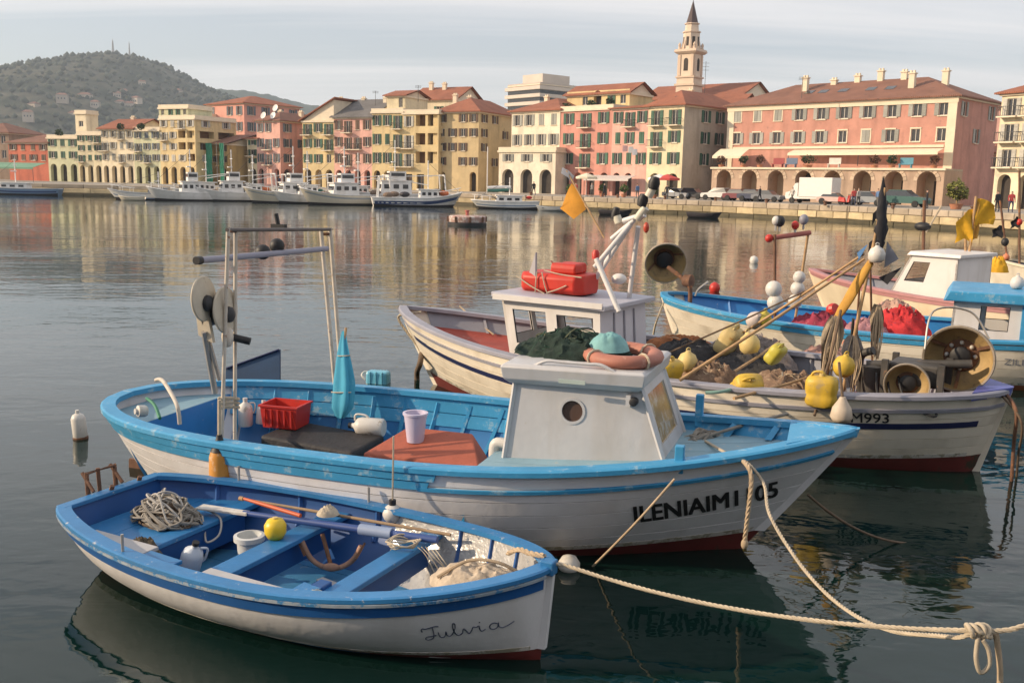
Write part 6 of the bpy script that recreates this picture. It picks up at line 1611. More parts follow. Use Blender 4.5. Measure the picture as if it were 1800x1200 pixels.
curtain('beige net hanging from the pole stack, leftmost strip', b3.wd(b3.hit(1470, 555, y=-.3)), TP, b3.wd(b3.hit(1448, 668, y=-.6)), .20, m_cnet, 1)
curtain('grey net hanging in the middle of the pole stack', b3.wd(b3.hit(1500, 590, y=-.2)), TP, b3.wd(b3.hit(1494, 680, y=-.4)), .20, m_cnet2, 2)
curtain('pale net strip hanging from the right upright pole', b3.wd(b3.hit(1543, 535, y=.2)), TP, b3.wd(b3.hit(1536, 625, y=.1)), .12, m_cnet, 3)
rope('hanging_rope', 'dark rope hanging along the near uprights', [b3.wd(b3.hit(1478, 545, y=-.4)), b3.wd(b3.hit(1462, 620, y=-.7)), b3.wd(b3.hit(1443, 680, y=-1.0)), b3.wd(b3.hit(1432, 730, y=-1.35))], .016, m_roped)
fb = empty('fender', b3.wd(b3.hit(1478, 742, y=-1.62)), 0, 'dirty white pear shaped fender hanging at the grey gunwale', 'fender')
MB().lathe([(0, 0), (.09, .01), (.12, .06), (.10, .16), (.05, .24), (.03, .28), (0, .28)], 14).build('body', mat('dirty_cream', (.55, .46, .36), .6, .2, 5), fb, 60)
MB().tube([(0, 0, .26), (0, .2, .62)], .016, 6).build('hanging_rope', m_roped, fb)
# ---- net drums at the bow
m_drum = mat('drum_ochre', (.36, .25, .11), .55, .3, 4, wear=(.16, .11, .07), wamt=.56, wscale=5, streak=((.14, .10, .06), .7, (5, 5, 5)))
m_drumo = mat('drum_outer', (.30, .25, .19), .6, .3, 4, wear=(.14, .08, .05), wamt=.56, wscale=5)
def drum(name, label, c_, ax_, R_, dep, spokes=3, holes=8, hub=.30):
    M = fr(V(c_), V(ax_)); r = empty(name, c_, 0, label, 'net drum'); M = V(ax_).to_track_quat('Z', 'Y').to_matrix().to_4x4()
    MB().lathe([(R_*.50, -dep), (R_*.66, -dep*.8), (R_*.93, -.02), (R_, 0), (R_*1.0, .03), (R_*.95, .03), (R_*.93, -.0), (R_*.84, -dep*.35), (R_*.5, -dep*.72)], 36, M, cap=False).build('drum_cone', m_drum, r, 50)
    MB().lathe([(R_*1.005, -.005), (R_*1.02, .0), (R_*1.02, .035), (R_*1.0, .045), (R_*.95, .04)], 36, M, cap=False).build('rim', m_drumo, r, 50)
    MB().lathe([(0, -dep*.70), (R_*.5, -dep*.70), (R_*.52, -dep*.72)], 24, M, cap=False).build('drum_floor', m_rust, r, 50)
    MB().lathe([(R_*hub*.9, -dep*.72), (R_*hub, -dep*.42), (R_*hub*.8, -dep*.34), (0, -dep*.34)], 18, M).build('hub', m_black, r, 50)
    for k in range(spokes):
        a = 2*math.pi*k/spokes + .5; MB().hexa([M @ V((R_*q_*math.cos(a + e), R_*q_*math.sin(a + e), z_)) for z_ in (0, .012) for q_, e, in ((.5, -.06), (.5, .06), (.93, .035), (.93, -.035))] if False else [M @ V((R_*q_*math.cos(a) - e*math.sin(a), R_*q_*math.sin(a) + e*math.cos(a), zz + z_)) for z_ in (0, .014) for q_, e, zz in ((.48, -.018, -dep*.69), (.48, .018, -dep*.69), (.94, .018, -.01), (.94, -.018, -.01))]).build('spoke', m_rust, r)
    for k in range(holes):
        a = 2*math.pi*k/holes; p_ = M @ V((R_*.40*math.cos(a), R_*.40*math.sin(a), -dep*.66)); MB().ball(p_, .026, 8).build('bolt', m_white, r, 180)
    return r
vw = lambda p: (V((0, 0, CAM_H)) - V(p)).normalized()
cB = b3.wd(b3.hit(1685, 630, y=-.05)); cS = b3.wd(b3.hit(1594, 676, y=-.62))
drum('net_drum', 'large ochre cone shaped net drum facing the quay on the grey boat', cB, vw(cB) + V((-.14, 0, -.22)), .385, .27)
drum('net_drum', 'smaller ochre net drum left of the large one', cS, vw(cS) + V((-.05, 0, -.22)), .245, .17, 0, 0, .40)
m_mach = mat('greasy_iron', (.06, .055, .05), .6, .4, 6, wear=(.20, .12, .07), wamt=.60)
wr = empty('winch_frame', b3.wd((3.45, -.25, .70)), math.atan2(b3.dir.y, b3.dir.x), 'greasy iron winch frame carrying the two net drums', 'winch')
for (x, y) in ((-.30, -.30), (.30, -.30), (.30, .30), (-.30, .30)): MB().box((x, y, .28), (.07, .07, .60)).build('frame_leg', m_mach, wr)
MB().box((0, 0, .42), (.55, .50, .26)).build('gear_box', m_mach, wr, bevel=.03)
MB().tube([(-.55, -.1, .46), (.55, .15, .56)], .05, 10).build('shaft', m_mach, wr, 60)
MB().tube(spline([(-.62, .1, .0), (-.66, .05, .5), (-.5, .0, .62)], 5), .05, 8).build('hydraulic_arm', m_mach, wr, 60)
MB().lathe([(0, -.2), (.11, -.18), (.12, .15), (.0, .18)], 14, Matrix.Translation((-.48, -.1, .30))).build('motor', m_mach, wr, 50)
for k in range(3): MB().tube(spline([(-.4 + .12*k, -.25, .40), (-.3 + .15*k, -.5, .16), (-.1 + .2*k, -.55, .04), (.3, -.3 - .06*k, .12)], 5), .014, 5).build('hydraulic_hose', m_black, wr, 60)
MB().tube(spline([b3.loc(cB + V((-.40, 0, .10))) - V((3.45, -.25, .70)), b3.loc(cB + V((-.25, .2, .52))) - V((3.45, -.25, .70)), b3.loc(cB + V((.18, .2, .52))) - V((3.45, -.25, .70)), b3.loc(cB + V((.38, .1, .22))) - V((3.45, -.25, .70))], 7), .012, 6).build('guard_hoop', m_steel, wr, 60)
MB().box((2.75, -.98, .70), (.75, .12, .08)).build('fish_trough', m_gin, R3, bevel=.01)
rope('mooring_chain', 'rusty chain hanging from the grey bow into the water at right', [b3.wd((4.35, -.05, .98)), at(1786, 722, .82), at(1782, 780, .42), at(1778, 845, .0), at(1776, 870, -.2)], .020, m_rust, cat='chain')
rope('mooring_line', 'second rusty line beside the hanging chain', [b3.wd((4.30, -.12, .98)), at(1795, 740, .72), at(1790, 800, .28), at(1786, 850, -.1)], .014, m_roped)
# far left bow: knotted rope with dark weedy tail
lb_ = b3.wd((-4.30, 0, 1.12))
rope('bow_rope', 'pale rope knotted on the cream bow at left', [lb_ + V((.25, -.1, .0)), lb_ + V((.05, -.12, -.02)), lb_ + V((-.12, -.06, -.12)), at_y(735, 610, lb_.y - .2), at_y(741, 625, lb_.y - .3)], .022, m_ropew)
wt = at(734, 668, 0)
rope('weedy_line', 'dark weedy mooring tail dropping into the water below the cream bow', [at_y(741, 622, lb_.y - .3), at_y(738, 640, lb_.y - .7), at_y(733, 655, wt.y), V((wt.x, wt.y, -.15))], .045, m_roped)
rope('bow_rope', 'thin line slanting down from the cream bow to its red deck', [b3.wd(b3.hit(808, 538, z=1.12)), b3.wd(b3.hit(835, 562, z=.95)), b3.wd(b3.hit(868, 588, z=.80))], .014, m_rope)

# ---- bright white and blue boat behind
H4 = Hull(9.0, 2.95, (1.06, .78, 1.0), keel=-.45, rake=(.55, .6), tm=.50, bow=(2.2, .75), stern=(2.8, .55), boot=(.08, .2), full=(2.6, .55), vee=.85)
b4 = Boat('fishing_boat', 'bright white fishing boat with blue gunwale and blue roofed cabin at right', (11.1, 15.3, 0), (2.97, 19.19, 0), 0, H4, group='moored fishing boats')
R4 = b4.root
gozzo(b4, m_hullc, m_antio, m_blue, m_blue2, m_ideck, .30, ((.03, .10, m_blue, 0, 1, .02),), floor=(.08, .92, .5), planks=5)
text_on(b4, -1, 'ZILM', b4.hit(1764, 640, y=-1.3).x, lambda x: .46, .15, mat('letter_grey', (.22, .23, .26), .7), stretch=1.2, bold=.0)
xl, xr, y0, y1 = b4.hit(1668, 590, y=-.85).x, 3.4, -.85, .85
c4 = dict(a=V((xl, y0, .62)), b=V((xr, y0, .62)), c=V((xr, y1, .62)), d=V((xl, y1, .62)), A=V((xl + .03, y0, 1.40)), B=V((xr, y0, 1.40)), C=V((xr, y1, 1.40)), D=V((xl + .03, y1, 1.40)))
holed(c4['a'], c4['b'], c4['B'], c4['A'], [(.16, .33, .40, .92), (.46, .60, .02, .62)], .04, m_wh, 'cabin_side', R4)
holed(c4['c'], c4['d'], c4['D'], c4['C'], [(.40, .8, .4, .9)], .04, m_wh, 'cabin_side', R4); holed(c4['d'], c4['a'], c4['A'], c4['D'], [(.2, .8, .5, .9)], .04, m_wh, 'cabin_front', R4)
MB().hexa([(xl - .14, y0 - .16, 1.40), (xr + .1, y0 - .16, 1.40), (xr + .1, y1 + .16, 1.40), (xl - .14, y1 + .16, 1.40), (xl - .05, y0 - .16, 1.57), (xr + .1, y0 - .16, 1.57), (xr + .1, y1 + .16, 1.57), (xl - .05, y1 + .16, 1.57)]).build('cabin_roof', m_blue, R4, bevel=.02)
MB().box((lerp(xl, xr, .42), y0 - .02, 1.01), (.10, .04, .76)).build('corner_post', m_blue, R4)
m_rnet = mat('red_net', (.50, .030, .035), .9, .4, 9, bump=.9, bscale=40, wear=(.22, .02, .04), wamt=.56, wscale=16)
m_mnet = mat('maroon_net', (.26, .03, .06), .9, .5, 9, bump=.9, bscale=40, wear=(.46, .16, .16), wamt=.58, wscale=16)
nheap(1582, 592, .62, .52, .44, .44, m_rnet, 71, 'bright red net heap in the white and blue boat', mat('red_cord', (.50, .06, .05), .9), bt=b4)
nheap(1572, 562, .86, .46, .30, .30, mat('pale_pink_net', (.46, .30, .24), .95, .3, 12, bump=.9, bscale=50), 72, 'pale pinkish net mound behind the red net heap', None, bt=b4)
nheap(1440, 590, .58, .62, .40, .34, m_mnet, 73, 'maroon net heap left of the pole stack in the white and blue boat', mat('pink_cord', (.48, .18, .18), .9), bt=b4)
nheap(1520, 596, .58, .46, .36, .30, mat('mauve_net', (.36, .18, .20), .9, .4, 10, bump=.9, bscale=40), 74, 'mauve net heap between the maroon and red heaps', None, bt=b4)
o = MB().lathe([(.10, 0), (.12, .08), (.10, .15)], 12, fr(V((0, 0, 0)), (.4, -.8, .3))).build('float_ring', m_red); o.location = b4.wd(b4.hit(1459, 545, z=.95)); tag(o, 'small red ring on the maroon net heap', 'float')
# drum at the left bow of this boat
cD = b4.wd(b4.hit(1170, 462, y=.25))
drum('net_drum', 'weathered net drum mounted on the left bow of the white and blue boat', cD, vw(cD) + V((.14, 0, -.36)), .42, .36, 2, 0, .40)
pm = empty('drum_post', b4.wd((-4.0, .18, .85)), 0, 'rusty post carrying the weathered drum on the left bow', 'post')
MB().tube(spline([(0, 0, -.2), (.02, 0, .2), (-.05, 0, .45), (cD - b4.wd((-4.0, .18, .85))) * .9], 5), .045, 8).build('post', m_rust, pm, 60)
MB().lathe([(0, -.12), (.12, -.10), (.13, .06), (0, .09)], 12, fr(b4.wd(b4.hit(1211, 494, y=.2)) - b4.wd((-4.0, .18, .85)), (1, -.8, 0))).build('motor', m_rust, pm, 50)
MB().tube(spline([b4.wd(b4.hit(1222, 520, y=.1)) - pm.location, b4.wd(b4.hit(1228, 508, y=.1)) - pm.location, b4.wd(b4.hit(1245, 495, y=.1)) - pm.location], 4), .02, 6).build('lever', m_steel, pm, 60)
rope('mooring_line', 'pale line from the left bow of the white and blue boat into the water', [b4.wd((-4.4, -.1, .98)), b4.wd((-4.45, -.5, .55)), at(1148, 588, 0.0) + V((0, 0, -.05))], .02, m_ropew)
# float poles with red crossbar
def fpole(label, px, y0_, y1_, loc_y, floats, x2=None):
    a_ = b4.wd(b4.hit(px, y1_, y=loc_y)); b__ = b4.wd(b4.hit(x2 or px, y0_, y=loc_y)); r = empty('float_pole', a_, 0, label, 'pole')
    MB().tube([V((0, 0, 0)), b__ - a_], .026, 7).build('pole', m_rust if x2 is None else m_wood, r, 60)
    for (fx, fy, rr_, mm) in floats: MB().ball(b4.wd(b4.hit(fx, fy, y=loc_y - .08)) - a_, rr_, 14, (1, 1, 1)).build('pole_float', mm, r, 180)
    return r
fpole('rusty upright pole with two white ball floats', 1362, 412, 615, -.9, ((1360, 508, .15, m_white), (1363, 532, .15, m_white)))
fpole('thin upright pole with three stacked white ball floats', 1398, 412, 560, -.3, ((1405, 487, .115, m_white), (1402, 507, .13, m_white), (1398, 529, .13, m_white)), 1420)
ca, cb = b4.wd(b4.hit(1352, 419, y=-.9)), b4.wd(b4.hit(1424, 409, y=-.3))
cbx = empty('crossbar', ca, 0, 'faded red crossbar joining the two float poles', 'pole')
MB().tube([V((0, 0, 0)), cb - ca], .045, 8).build('bar', mat('faded_red', (.42, .13, .10), .6, .2, 5), cbx, 60); MB().ball((0, 0, 0), .075, 12).build('end_ball', m_red, cbx, 180)
for (px, py, mm, s_, nm, f) in ((1371, 389, m_black, .09, 'lamp', .25), (1364, 388, m_white, .075, 'lamp_back', .2), (1398, 396, m_red, .07, 'red_lamp', .62), (1413, 386, mat('grey_lamp', (.24, .24, .28), .5), .085, 'lamp', .85)):
    q = b4.wd(b4.hit(px, py, y=lerp(-.9, -.3, f))) - ca; MB().ball(q, s_, 12, (1, 1, 1.15)).build(nm, mm, cbx, 180); MB().tube([q, q - V((0, 0, .18))], .02, 6).build('lamp_stem', m_steel, cbx)
lump('float', 'pale mauve float on the near gunwale of the white and blue boat', b4.wd(b4.hit(1322, 570, z=.84)), 'ball', .95, mat('mauve_float', (.52, .45, .42), .6, .15), .2, .9)
lump('float', 'olive yellow float right of the pale mauve float', b4.wd(b4.hit(1340, 572, z=.84)), 'ball', .85, mat('olive_float', (.48, .40, .06), .5, .15), .2, .3)
# ---- cream boat with pink stripe and white cabin
H5 = Hull(9.6, 3.0, (1.28, 1.02, 1.1), keel=-.45, rake=(.9, .6), tm=.5, stern=(2.0, .8), boot=(.08, .2))
b5 = Boat('fishing_boat', 'cream fishing boat with pink gunwale stripe and white wheelhouse', (13.5, 16.0, 0), (7.26, 23.15, 0), -.2, H5, group='moored fishing boats')
m_pinks = mat('pink_stripe', (.42, .20, .20), .5, .15, 4)
m_hullr = mat('hull_stained', (.70, .60, .44), .5, .1, 2, streak=((.45, .25, .10), .5, (1.8, 1.8, .35)))
gozzo(b5, m_hullr, m_anti, m_pinks, m_gin, m_gdeck, .7, ((.0, .08, m_pinks, 0, 1, .02),), floor=(.08, .92, .6))
xl, y0, y1, z0, z1 = b5.hit(1560, 520, y=-.8).x, -.8, .8, .95, 1.86; xr = b5.hit(1678, 525, y=-.8).x
c5 = [V((xl, y0, z0)), V((xr, y0, z0)), V((xr, y1, z0)), V((xl, y1, z0)), V((xl + .45, y0, z1)), V((xr, y0, z1)), V((xr, y1, z1)), V((xl + .45, y1, z1))]
holed(c5[0], c5[1], c5[5], c5[4], [(.12, .46, .40, .86)], .04, m_wh, 'wheelhouse_side', b5.root); holed(c5[2], c5[3], c5[7], c5[6], [(.54, .88, .40, .86)], .04, m_wh, 'wheelhouse_side', b5.root)
holed(c5[3], c5[0], c5[4], c5[7], [(.1, .9, .4, .86)], .04, m_wh, 'wheelhouse_front', b5.root); holed(c5[1], c5[2], c5[6], c5[5], [], .04, m_wh, 'wheelhouse_back', b5.root)
MB().hexa([(xl + .38, y0 - .08, z1), (xr + .08, y0 - .08, z1), (xr + .08, y1 + .08, z1), (xl + .38, y1 + .08, z1), (xl + .45, y0 - .05, z1 + .09), (xr + .08, y0 - .05, z1 + .07), (xr + .08, y1 + .05, z1 + .07), (xl + .45, y1 + .05, z1 + .09)]).build('wheelhouse_roof', m_wh, b5.root, bevel=.015)
MB().tube([b5.hit(1623, 440, y=0), b5.hit(1625, 352, y=0)], .035, 7).build('mast', m_rust, b5.root, 60)
MB().ball(b5.hit(1622, 398, y=0), .12, 10, (1.6, 1, .8)).build('mast_lamp', m_black, b5.root, 180)
MB().tube([b5.hit(1628, 408, y=0), b5.hit(1655, 362, y=0)], .02, 6).build('whip_aerial', m_ropew, b5.root)
# ---- farthest boat at right edge, only its bow in view
H6 = Hull(9.5, 3.0, (1.45, 1.0, 1.1), keel=-.45, rake=(1.0, .6), tm=.5, stern=(2.0, .8))
b6 = Boat('fishing_boat', 'cream boat bow at the far right edge with yellow bundle on its rail', (20.6, 21.6, 0), (13.12, 27.18, 0), 0, H6, group='moored fishing boats')
gozzo(b6, m_hullc, m_antio, mat('cream_cap', (.66, .58, .42), .5), m_gin, m_gdeck, .7, (), floor=(.08, .92, .6))
tag(heap('cloth_bundle', b6.wd(b6.hit(1753, 478, z=1.42)), .26, .2, .30, m_yflag, 81, .7), 'orange yellow cloth bundle on the cream bow at right edge', 'bundle')
lump('float', 'orange float on the cream bow at the right edge', b6.wd(b6.hit(1768, 458, z=1.62)), 'ball', .5, mat('salmon_float', (0, 0, 0)))
# yellow flags on tall bamboo poles
ya_, yb2 = b5.wd(b5.hit(1688, 575, y=.6)), b5.wd(b5.hit(1716, 345, y=.6))
dan('flag_pole', 'tall bamboo poles with draped yellow flags at right', ya_, yb2, ((.98, .50, .62, m_yflag, .9, .12), (.90, .42, .70, m_yflag, -.8, .25), (.97, .22, .95, m_ochf, .6, .2)), (), m_wood, .03)
dan('flag_pole', 'second bamboo pole leaning beside the yellow flags', ya_ + V((.12, 0, 0)), yb2 + V((-.15, .1, -.35)), (), (), m_wood, .028)
for (px, ya__, yb__, lab, nm) in ((1772, 352, 470, 'dark flag pole with a grey lamp at the right edge', 1), (1792, 300, 480, 'rusty aerial pole at the right edge of the picture', 2)):
    a_, b__ = b6.wd(b6.hit(px, yb__, y=.3)), b6.wd(b6.hit(px - 14 * (nm == 1), ya__, y=.3))
    dan('flag_pole', lab, a_, b__, ((.62, .26, .34, m_kflag, -1, .1),) if nm == 1 else ((.55, .2, .3, m_kflag, -1, .12),), ((.38, .10, m_black),) if nm == 1 else ((.5, .08, m_red),), m_rust, .03)
lump('float', 'white round lamp float on the blue cabin roof', b4.wd(b4.hit(1787, 508, z=1.57)), 'ball', .7, mat('lamp_white', (.60, .56, .52), .5))
# buoys farther out
q = at(1256, 512, 0); buoy('buoy', 'small red ball buoy afloat behind the white and blue boat', (q.x, q.y, -.05), [(0, 0), (.12, .02), (.17, .14), (.14, .26), (.05, .33), (0, .34)], m_red)
q = at(1325, 462, 0); buoy('buoy', 'small white buoy afloat beyond the boats', (q.x, q.y, -.05), [(0, 0), (.14, .02), (.19, .15), (.14, .30), (0, .36)], m_white)
# ================================================================ FAR QUAY: boats, raft, vehicles, people, plants
m_fw = mat('far_white', (.78, .76, .73), .5, .08, .8, streak=((.40, .34, .27), .5, (.9, .9, .2)))
m_fg = mat('far_grey', (.34, .36, .38), .5, .12, .8); m_fb = mat('far_navy', (.03, .06, .16), .5, .12, .8); m_fbl = mat('far_blue', (.16, .25, .38), .5, .12, .8)
m_fk = mat('far_boot', (.03, .025, .03), .6); m_fcream = mat('far_cream', (.74, .66, .52), .5, .1, .8)
def farboat(label, px, py, L, ang, B_, zs, sm, cap_m, stripe=None, cabin=(.35, .60, 1.7), mast=5.5, gantry=True, gear=(), cat='boat', rake=(.4, 1.5), tr=.7, cabm=None, net=None):
    L *= .86; B_ *= .84; zs = tuple(z_ * .76 for z_ in zs); mast = mast * .9; cabin = (cabin[0], cabin[1], cabin[2] * .85)
    H = Hull(L, B_, zs, keel=-.7, rake=rake, tm=.45, bow=(2.3, .7), stern=(2.2, .8), transom=tr, boot=(.18, .30), full=(2.6, .55), vee=.8)
    w = at(px, py, 0); d = V((math.cos(ang), math.sin(ang), 0)); stern = w - d * L
    b = Boat('trawler', label, w, stern, 0, H, cat, 'boats moored at the far quay'); R = b.root
    mb = MB()
    for sd in (-1, 1): H.skin(mb, sd, 0, H.ub, 0, n=16, nu=3)
    mb.build('bottom', m_fk, R, 180)
    mb = MB()
    for sd in (-1, 1): H.skin(mb, sd, H.ub, 1, 0, n=18, nu=4)
    mb.build('hull_side', sm, R, 180)
    q = [H.raw(0, u) for u in (0, .3, .6, .8, 1)]
    MB().add([(p.x, p.y, p.z) for p in q] + [(p.x, -p.y, p.z) for p in q[::-1]], [tuple(range(10))]).build('transom', sm, R)
    for sd in (-1, 1):
        H.cap(MB(), sd, .06, .14, .10, n=16).build('gunwale', cap_m, R)
        if stripe: H.strip(MB(), sd, lambda t: H.uz(t, H.sheer(t) - stripe[1]), lambda t: H.uz(t, H.sheer(t) - stripe[0]), -.01, .012, 0.02, .97, 16).build('hull_stripe', stripe[2], R)
    H.deck(lambda t: H.sheer(t) - .35, .02, .96, -B_, B_, n=14).build('deck', m_fg, R)
    x0, x1 = lerp(-L/2, L/2, cabin[0]), lerp(-L/2, L/2, cabin[1]); hh = cabin[2]; zb = zs[1] - .35; w_ = B_ * .34
    cm = cabm or m_fw
    c_ = MB().hexa([(x0, -w_, zb), (x1 + .3, -w_, zb), (x1 + .3, w_, zb), (x0, w_, zb), (x0 + .1, -w_*.92, zb + hh), (x1, -w_*.92, zb + hh), (x1, w_*.92, zb + hh), (x0 + .1, w_*.92, zb + hh)]).build('wheelhouse', cm, R)
    MB().box(((x0 + x1)/2, 0, zb + hh + .06), (x1 - x0 + .4, w_*2 + .1, .12)).build('wheelhouse_roof', cm, R)
    for k in range(3):
        xx = lerp(x0, x1, (k + .7)/3.2)
        for sd in (-1, 1): MB().box((xx, sd*w_*.955, zb + hh*.68), ((x1 - x0)*.18, .09, hh*.26)).build('window', m_glass, c_)
    for k in (-1, 0, 1): MB().box((x1 + .12, k*w_*.58, zb + hh*.68), (.14, w_*.42, hh*.26)).build('window', m_glass, c_)
    if hh > 1.65:
        bd = MB().box(((x0 + x1)/2 - .2, 0, zb + hh + .7), ((x1 - x0)*.55, w_*1.3, 1.1)).build('bridge', cm, R); MB().box(((x0 + x1)/2 - .2, 0, zb + hh + .85), ((x1 - x0)*.55 + .06, w_*1.2, .4)).build('window', m_glass, bd); MB().box(((x0 + x1)/2 - .2, 0, zb + hh + .85), ((x1 - x0)*.45, w_*1.36, .4)).build('window', m_glass, bd)
    xm = (x0 + x1)/2
    if mast:
        MB().tube([(xm, 0, zb + hh), (xm, 0, zb + mast)], .07, 6).build('mast', m_fw, R)
        MB().tube([(xm, -.7, zb + mast*.8), (xm, .7, zb + mast*.8)], .045, 5).build('crosstree', m_fw, R)
        MB().box((xm + .2, 0, zb + mast*.62), (.5, .8, .14)).build('radar', m_fw, R)
        MB().tube([(xm, 0, zb + mast*.95), (L/2 - .3, 0, zs[2])], .02, 4).build('stay', m_iron, R)
    if gantry:
        xg = -L/2 + .7; hz = zb + 2.9
        for sd in (-1, 1): MB().tube([(xg, sd*B_*.36, zb), (xg + .25, sd*B_*.33, hz)], .09, 6).build('gantry_leg', m_fw, R)
        MB().tube([(xg + .25, -B_*.36, hz), (xg + .25, B_*.36, hz)], .09, 6).build('gantry_beam', m_fw, R)
        MB().tube([(xg + .25, 0, hz), (xm, 0, zb + hh + .6)], .05, 5).build('boom', m_fw, R)
    for (f, y, z, r, m) in gear: MB().ball((lerp(-L/2, L/2, f), y, zb + z), r, 8, (1.3, 1, .7)).build('deck_gear', m, R, 180)
    # bow rail
    for sd in (-1, 1):
        pts = [H.p(t, 1, sd) + V((0, -.08*sd, .65)) for t in (.70, .8, .9, .985)]
        MB().tube(pts, .03, 4).build('bow_rail', m_fw, R)
        for t in (.72, .84, .95): p = H.p(t, 1, sd) + V((0, -.08*sd, 0)); MB().tube([p, p + V((0, 0, .65))], .025, 4).build('rail_post', m_fw, R)
    return b
A1 = RAD(208)
og = mat('far_orange', (.62, .16, .05), .6); gn = mat('far_net_green', (.03, .13, .10), .9); br_ = mat('far_net_brown', (.20, .14, .10), .9)
farboat('grey blue patrol boat with white cabin at the far left', -30, 341, 12.5, RAD(184), 3.2, (1.2, 1.1, 1.5), m_fbl, m_fg, (.3, .5, m_fb), (.40, .75, 1.3), 5.0, False, cabm=m_fw)
farboat('long low white hulled boat near the stone landing at left', 190, 350, 12, RAD(190), 3.0, (1.1, 1.0, 1.7), m_fw, m_fg, (.5, .62, m_fbl), (.30, .5, 1.2), 3.5, False, cabm=m_fg)
farboat('white trawler with thin mast, second from the left in the row', 258, 352, 13, A1, 3.8, (1.5, 1.3, 2.2), m_fw, m_fw, None, (.42, .62, 2.0), 6.5, True, ((.15, .3, .6, .4, gn), (.25, -.5, .6, .35, br_)))
farboat('white trawler with orange gear on deck beside the scaffolded house', 340, 353, 13, A1, 4.0, (1.5, 1.4, 2.3), m_fw, m_fw, None, (.45, .68, 2.1), 6.5, True, ((.2, .2, .9, .6, og), (.30, -.8, .7, .4, og), (.1, .5, .5, .4, br_)))
farboat('cream bowed trawler before the pink corner house', 428, 356, 14, A1, 4.2, (1.6, 1.5, 2.5), m_fcream, m_fw, (.25, .4, m_fg), (.35, .60, 2.0), 7.0, True, ((.2, .3, .7, .5, gn), (.75, 0, .4, .35, m_fk)))
farboat('trawler with dark rusty bow gear before the yellow house', 527, 359, 14, A1, 4.2, (1.6, 1.5, 2.6), m_fcream, m_fw, (.25, .45, m_fg), (.40, .66, 2.1), 7.0, True, ((.2, .3, .7, .6, br_), (.3, -.9, .6, .4, og), (.72, 0, .5, .4, br_)))
farboat('largest white trawler with high bridge and tall mast', 604, 359, 16, RAD(200), 4.6, (1.9, 1.7, 2.4), m_fw, m_fw, None, (.38, .66, 2.4), 8.0, True, ((.12, .2, .8, .6, br_),))
farboat('white sterned boat with navy band near the loggia house', 812, 364, 13, RAD(12), 4.0, (1.3, 1.3, 2.3), m_fw, m_fw, (.35, .75, m_fb), (.52, .72, 1.6), 5.5, True, ((.25, .3, .8, .5, br_), (.36, -.4, .8, .5, m_fk), (.18, -.5, .7, .5, br_), (.8, .2, 1.0, .5, og)))
farboat('white motor cruiser at the end of the row before the cream house', 828, 366, 9.5, RAD(186), 3.1, (1.2, 1.1, 1.3), m_fw, m_fw, (.4, .5, m_fbl), (.25, .62, 1.2), 3.6, False, ((.15, .3, .9, .3, m_red),))
farboat('smaller white boat behind the second trawler from the left', 300, 350.5, 11, A1, 3.4, (1.5, 1.3, 2.0), m_fw, m_fw, None, (.40, .62, 1.9), 6.0, True, ((.2, .2, .6, .4, og),))
farboat('white boat with green nets between the orange geared and cream trawlers', 384, 353.5, 11, A1, 3.5, (1.5, 1.3, 2.0), m_fw, m_fw, (.3, .4, m_fb), (.42, .64, 1.8), 6.0, True, ((.2, .2, .6, .5, gn),))
farboat('white boat with brown nets right of the cream bowed trawler', 478, 357, 11, A1, 3.5, (1.5, 1.3, 2.0), m_fw, m_fw, None, (.40, .64, 1.9), 6.5, True, ((.2, .2, .6, .5, br_), (.3, -.4, .6, .4, og)))
farboat('white boat close behind the largest trawler', 572, 358, 11, A1, 3.5, (1.5, 1.3, 2.0), m_fw, m_fw, None, (.42, .66, 1.9), 6.5, True, ((.2, .2, .6, .5, br_),))
# sailing mast with furled sail behind the cruiser
q = at(862, 352, .6)
sm_ = empty('sailing_boat', (q.x, q.y, 0), RAD(190), 'small sailing boat with furled white sail and green cover', 'boat', 'boats moored at the far quay')
HY = Hull(7.5, 2.4, (1.0, .9, 1.2), keel=-.5, rake=(.5, 1.0), tm=.45, transom=.5)
mb = MB()
for sd in (-1, 1): HY.skin(mb, sd, 0, 1, 0, n=14, nu=4)
mb.build('hull', m_fw, sm_, 180); HY.deck(lambda t: HY.sheer(t) - .05, .02, .98, -2, 2, n=12).build('deck', m_fcream, sm_)
MB().tube([(.5, 0, .9), (.5, 0, 8.0)], .08, 6).build('mast', m_fw, sm_); MB().tube([(.5, 0, 1.9), (-3.0, 0, 2.2)], .07, 6).build('boom', m_fw, sm_)
MB().tube(spline([(.4, 0, 2.3), (-1, 0, 2.4), (-2.9, 0, 2.45)], 4), .26, 8).build('furled_sail', m_fw, sm_, 60); MB().tube(spline([(.4, 0, 2.0), (-1, 0, 2.0), (-2.9, 0, 2.2)], 4), .27, 8).build('sail_cover', mat('far_green_cover', (.06, .20, .16), .8), sm_, 60)
def dinghy(label, px, py, L, ang, m, in_m):
    q = at(px, py, 0); r = empty('dinghy', (q.x, q.y, 0), ang, label, 'boat', 'dinghies along the far quay')
    H = Hull(L, L*.38, (.5, .42, .6), keel=-.15, rake=(.1, .4), transom=.6)
    mb = MB()
    for sd in (-1, 1): H.skin(mb, sd, 0, 1, 0, n=14, nu=4)
    mb.build('hull', m, r, 180); H.deck(.2, .02, .95, -2, 2, n=10).build('floor', in_m, r)
    for sd in (-1, 1): H.cap(MB(), sd, .03, .08, .05, n=12).build('gunwale', m, r)
    for x in (-.2, .25): MB().box((x*L, 0, .36), (.2, L*.32, .05)).build('thwart', in_m, r)
dinghy('small cream dinghy afloat before the second trawler', 232, 352.5, 3.2, RAD(190), m_fcream, m_fg)
dinghy('small white dinghy under the navy banded boat', 716, 361, 3.0, RAD(185), m_fw, m_fg)
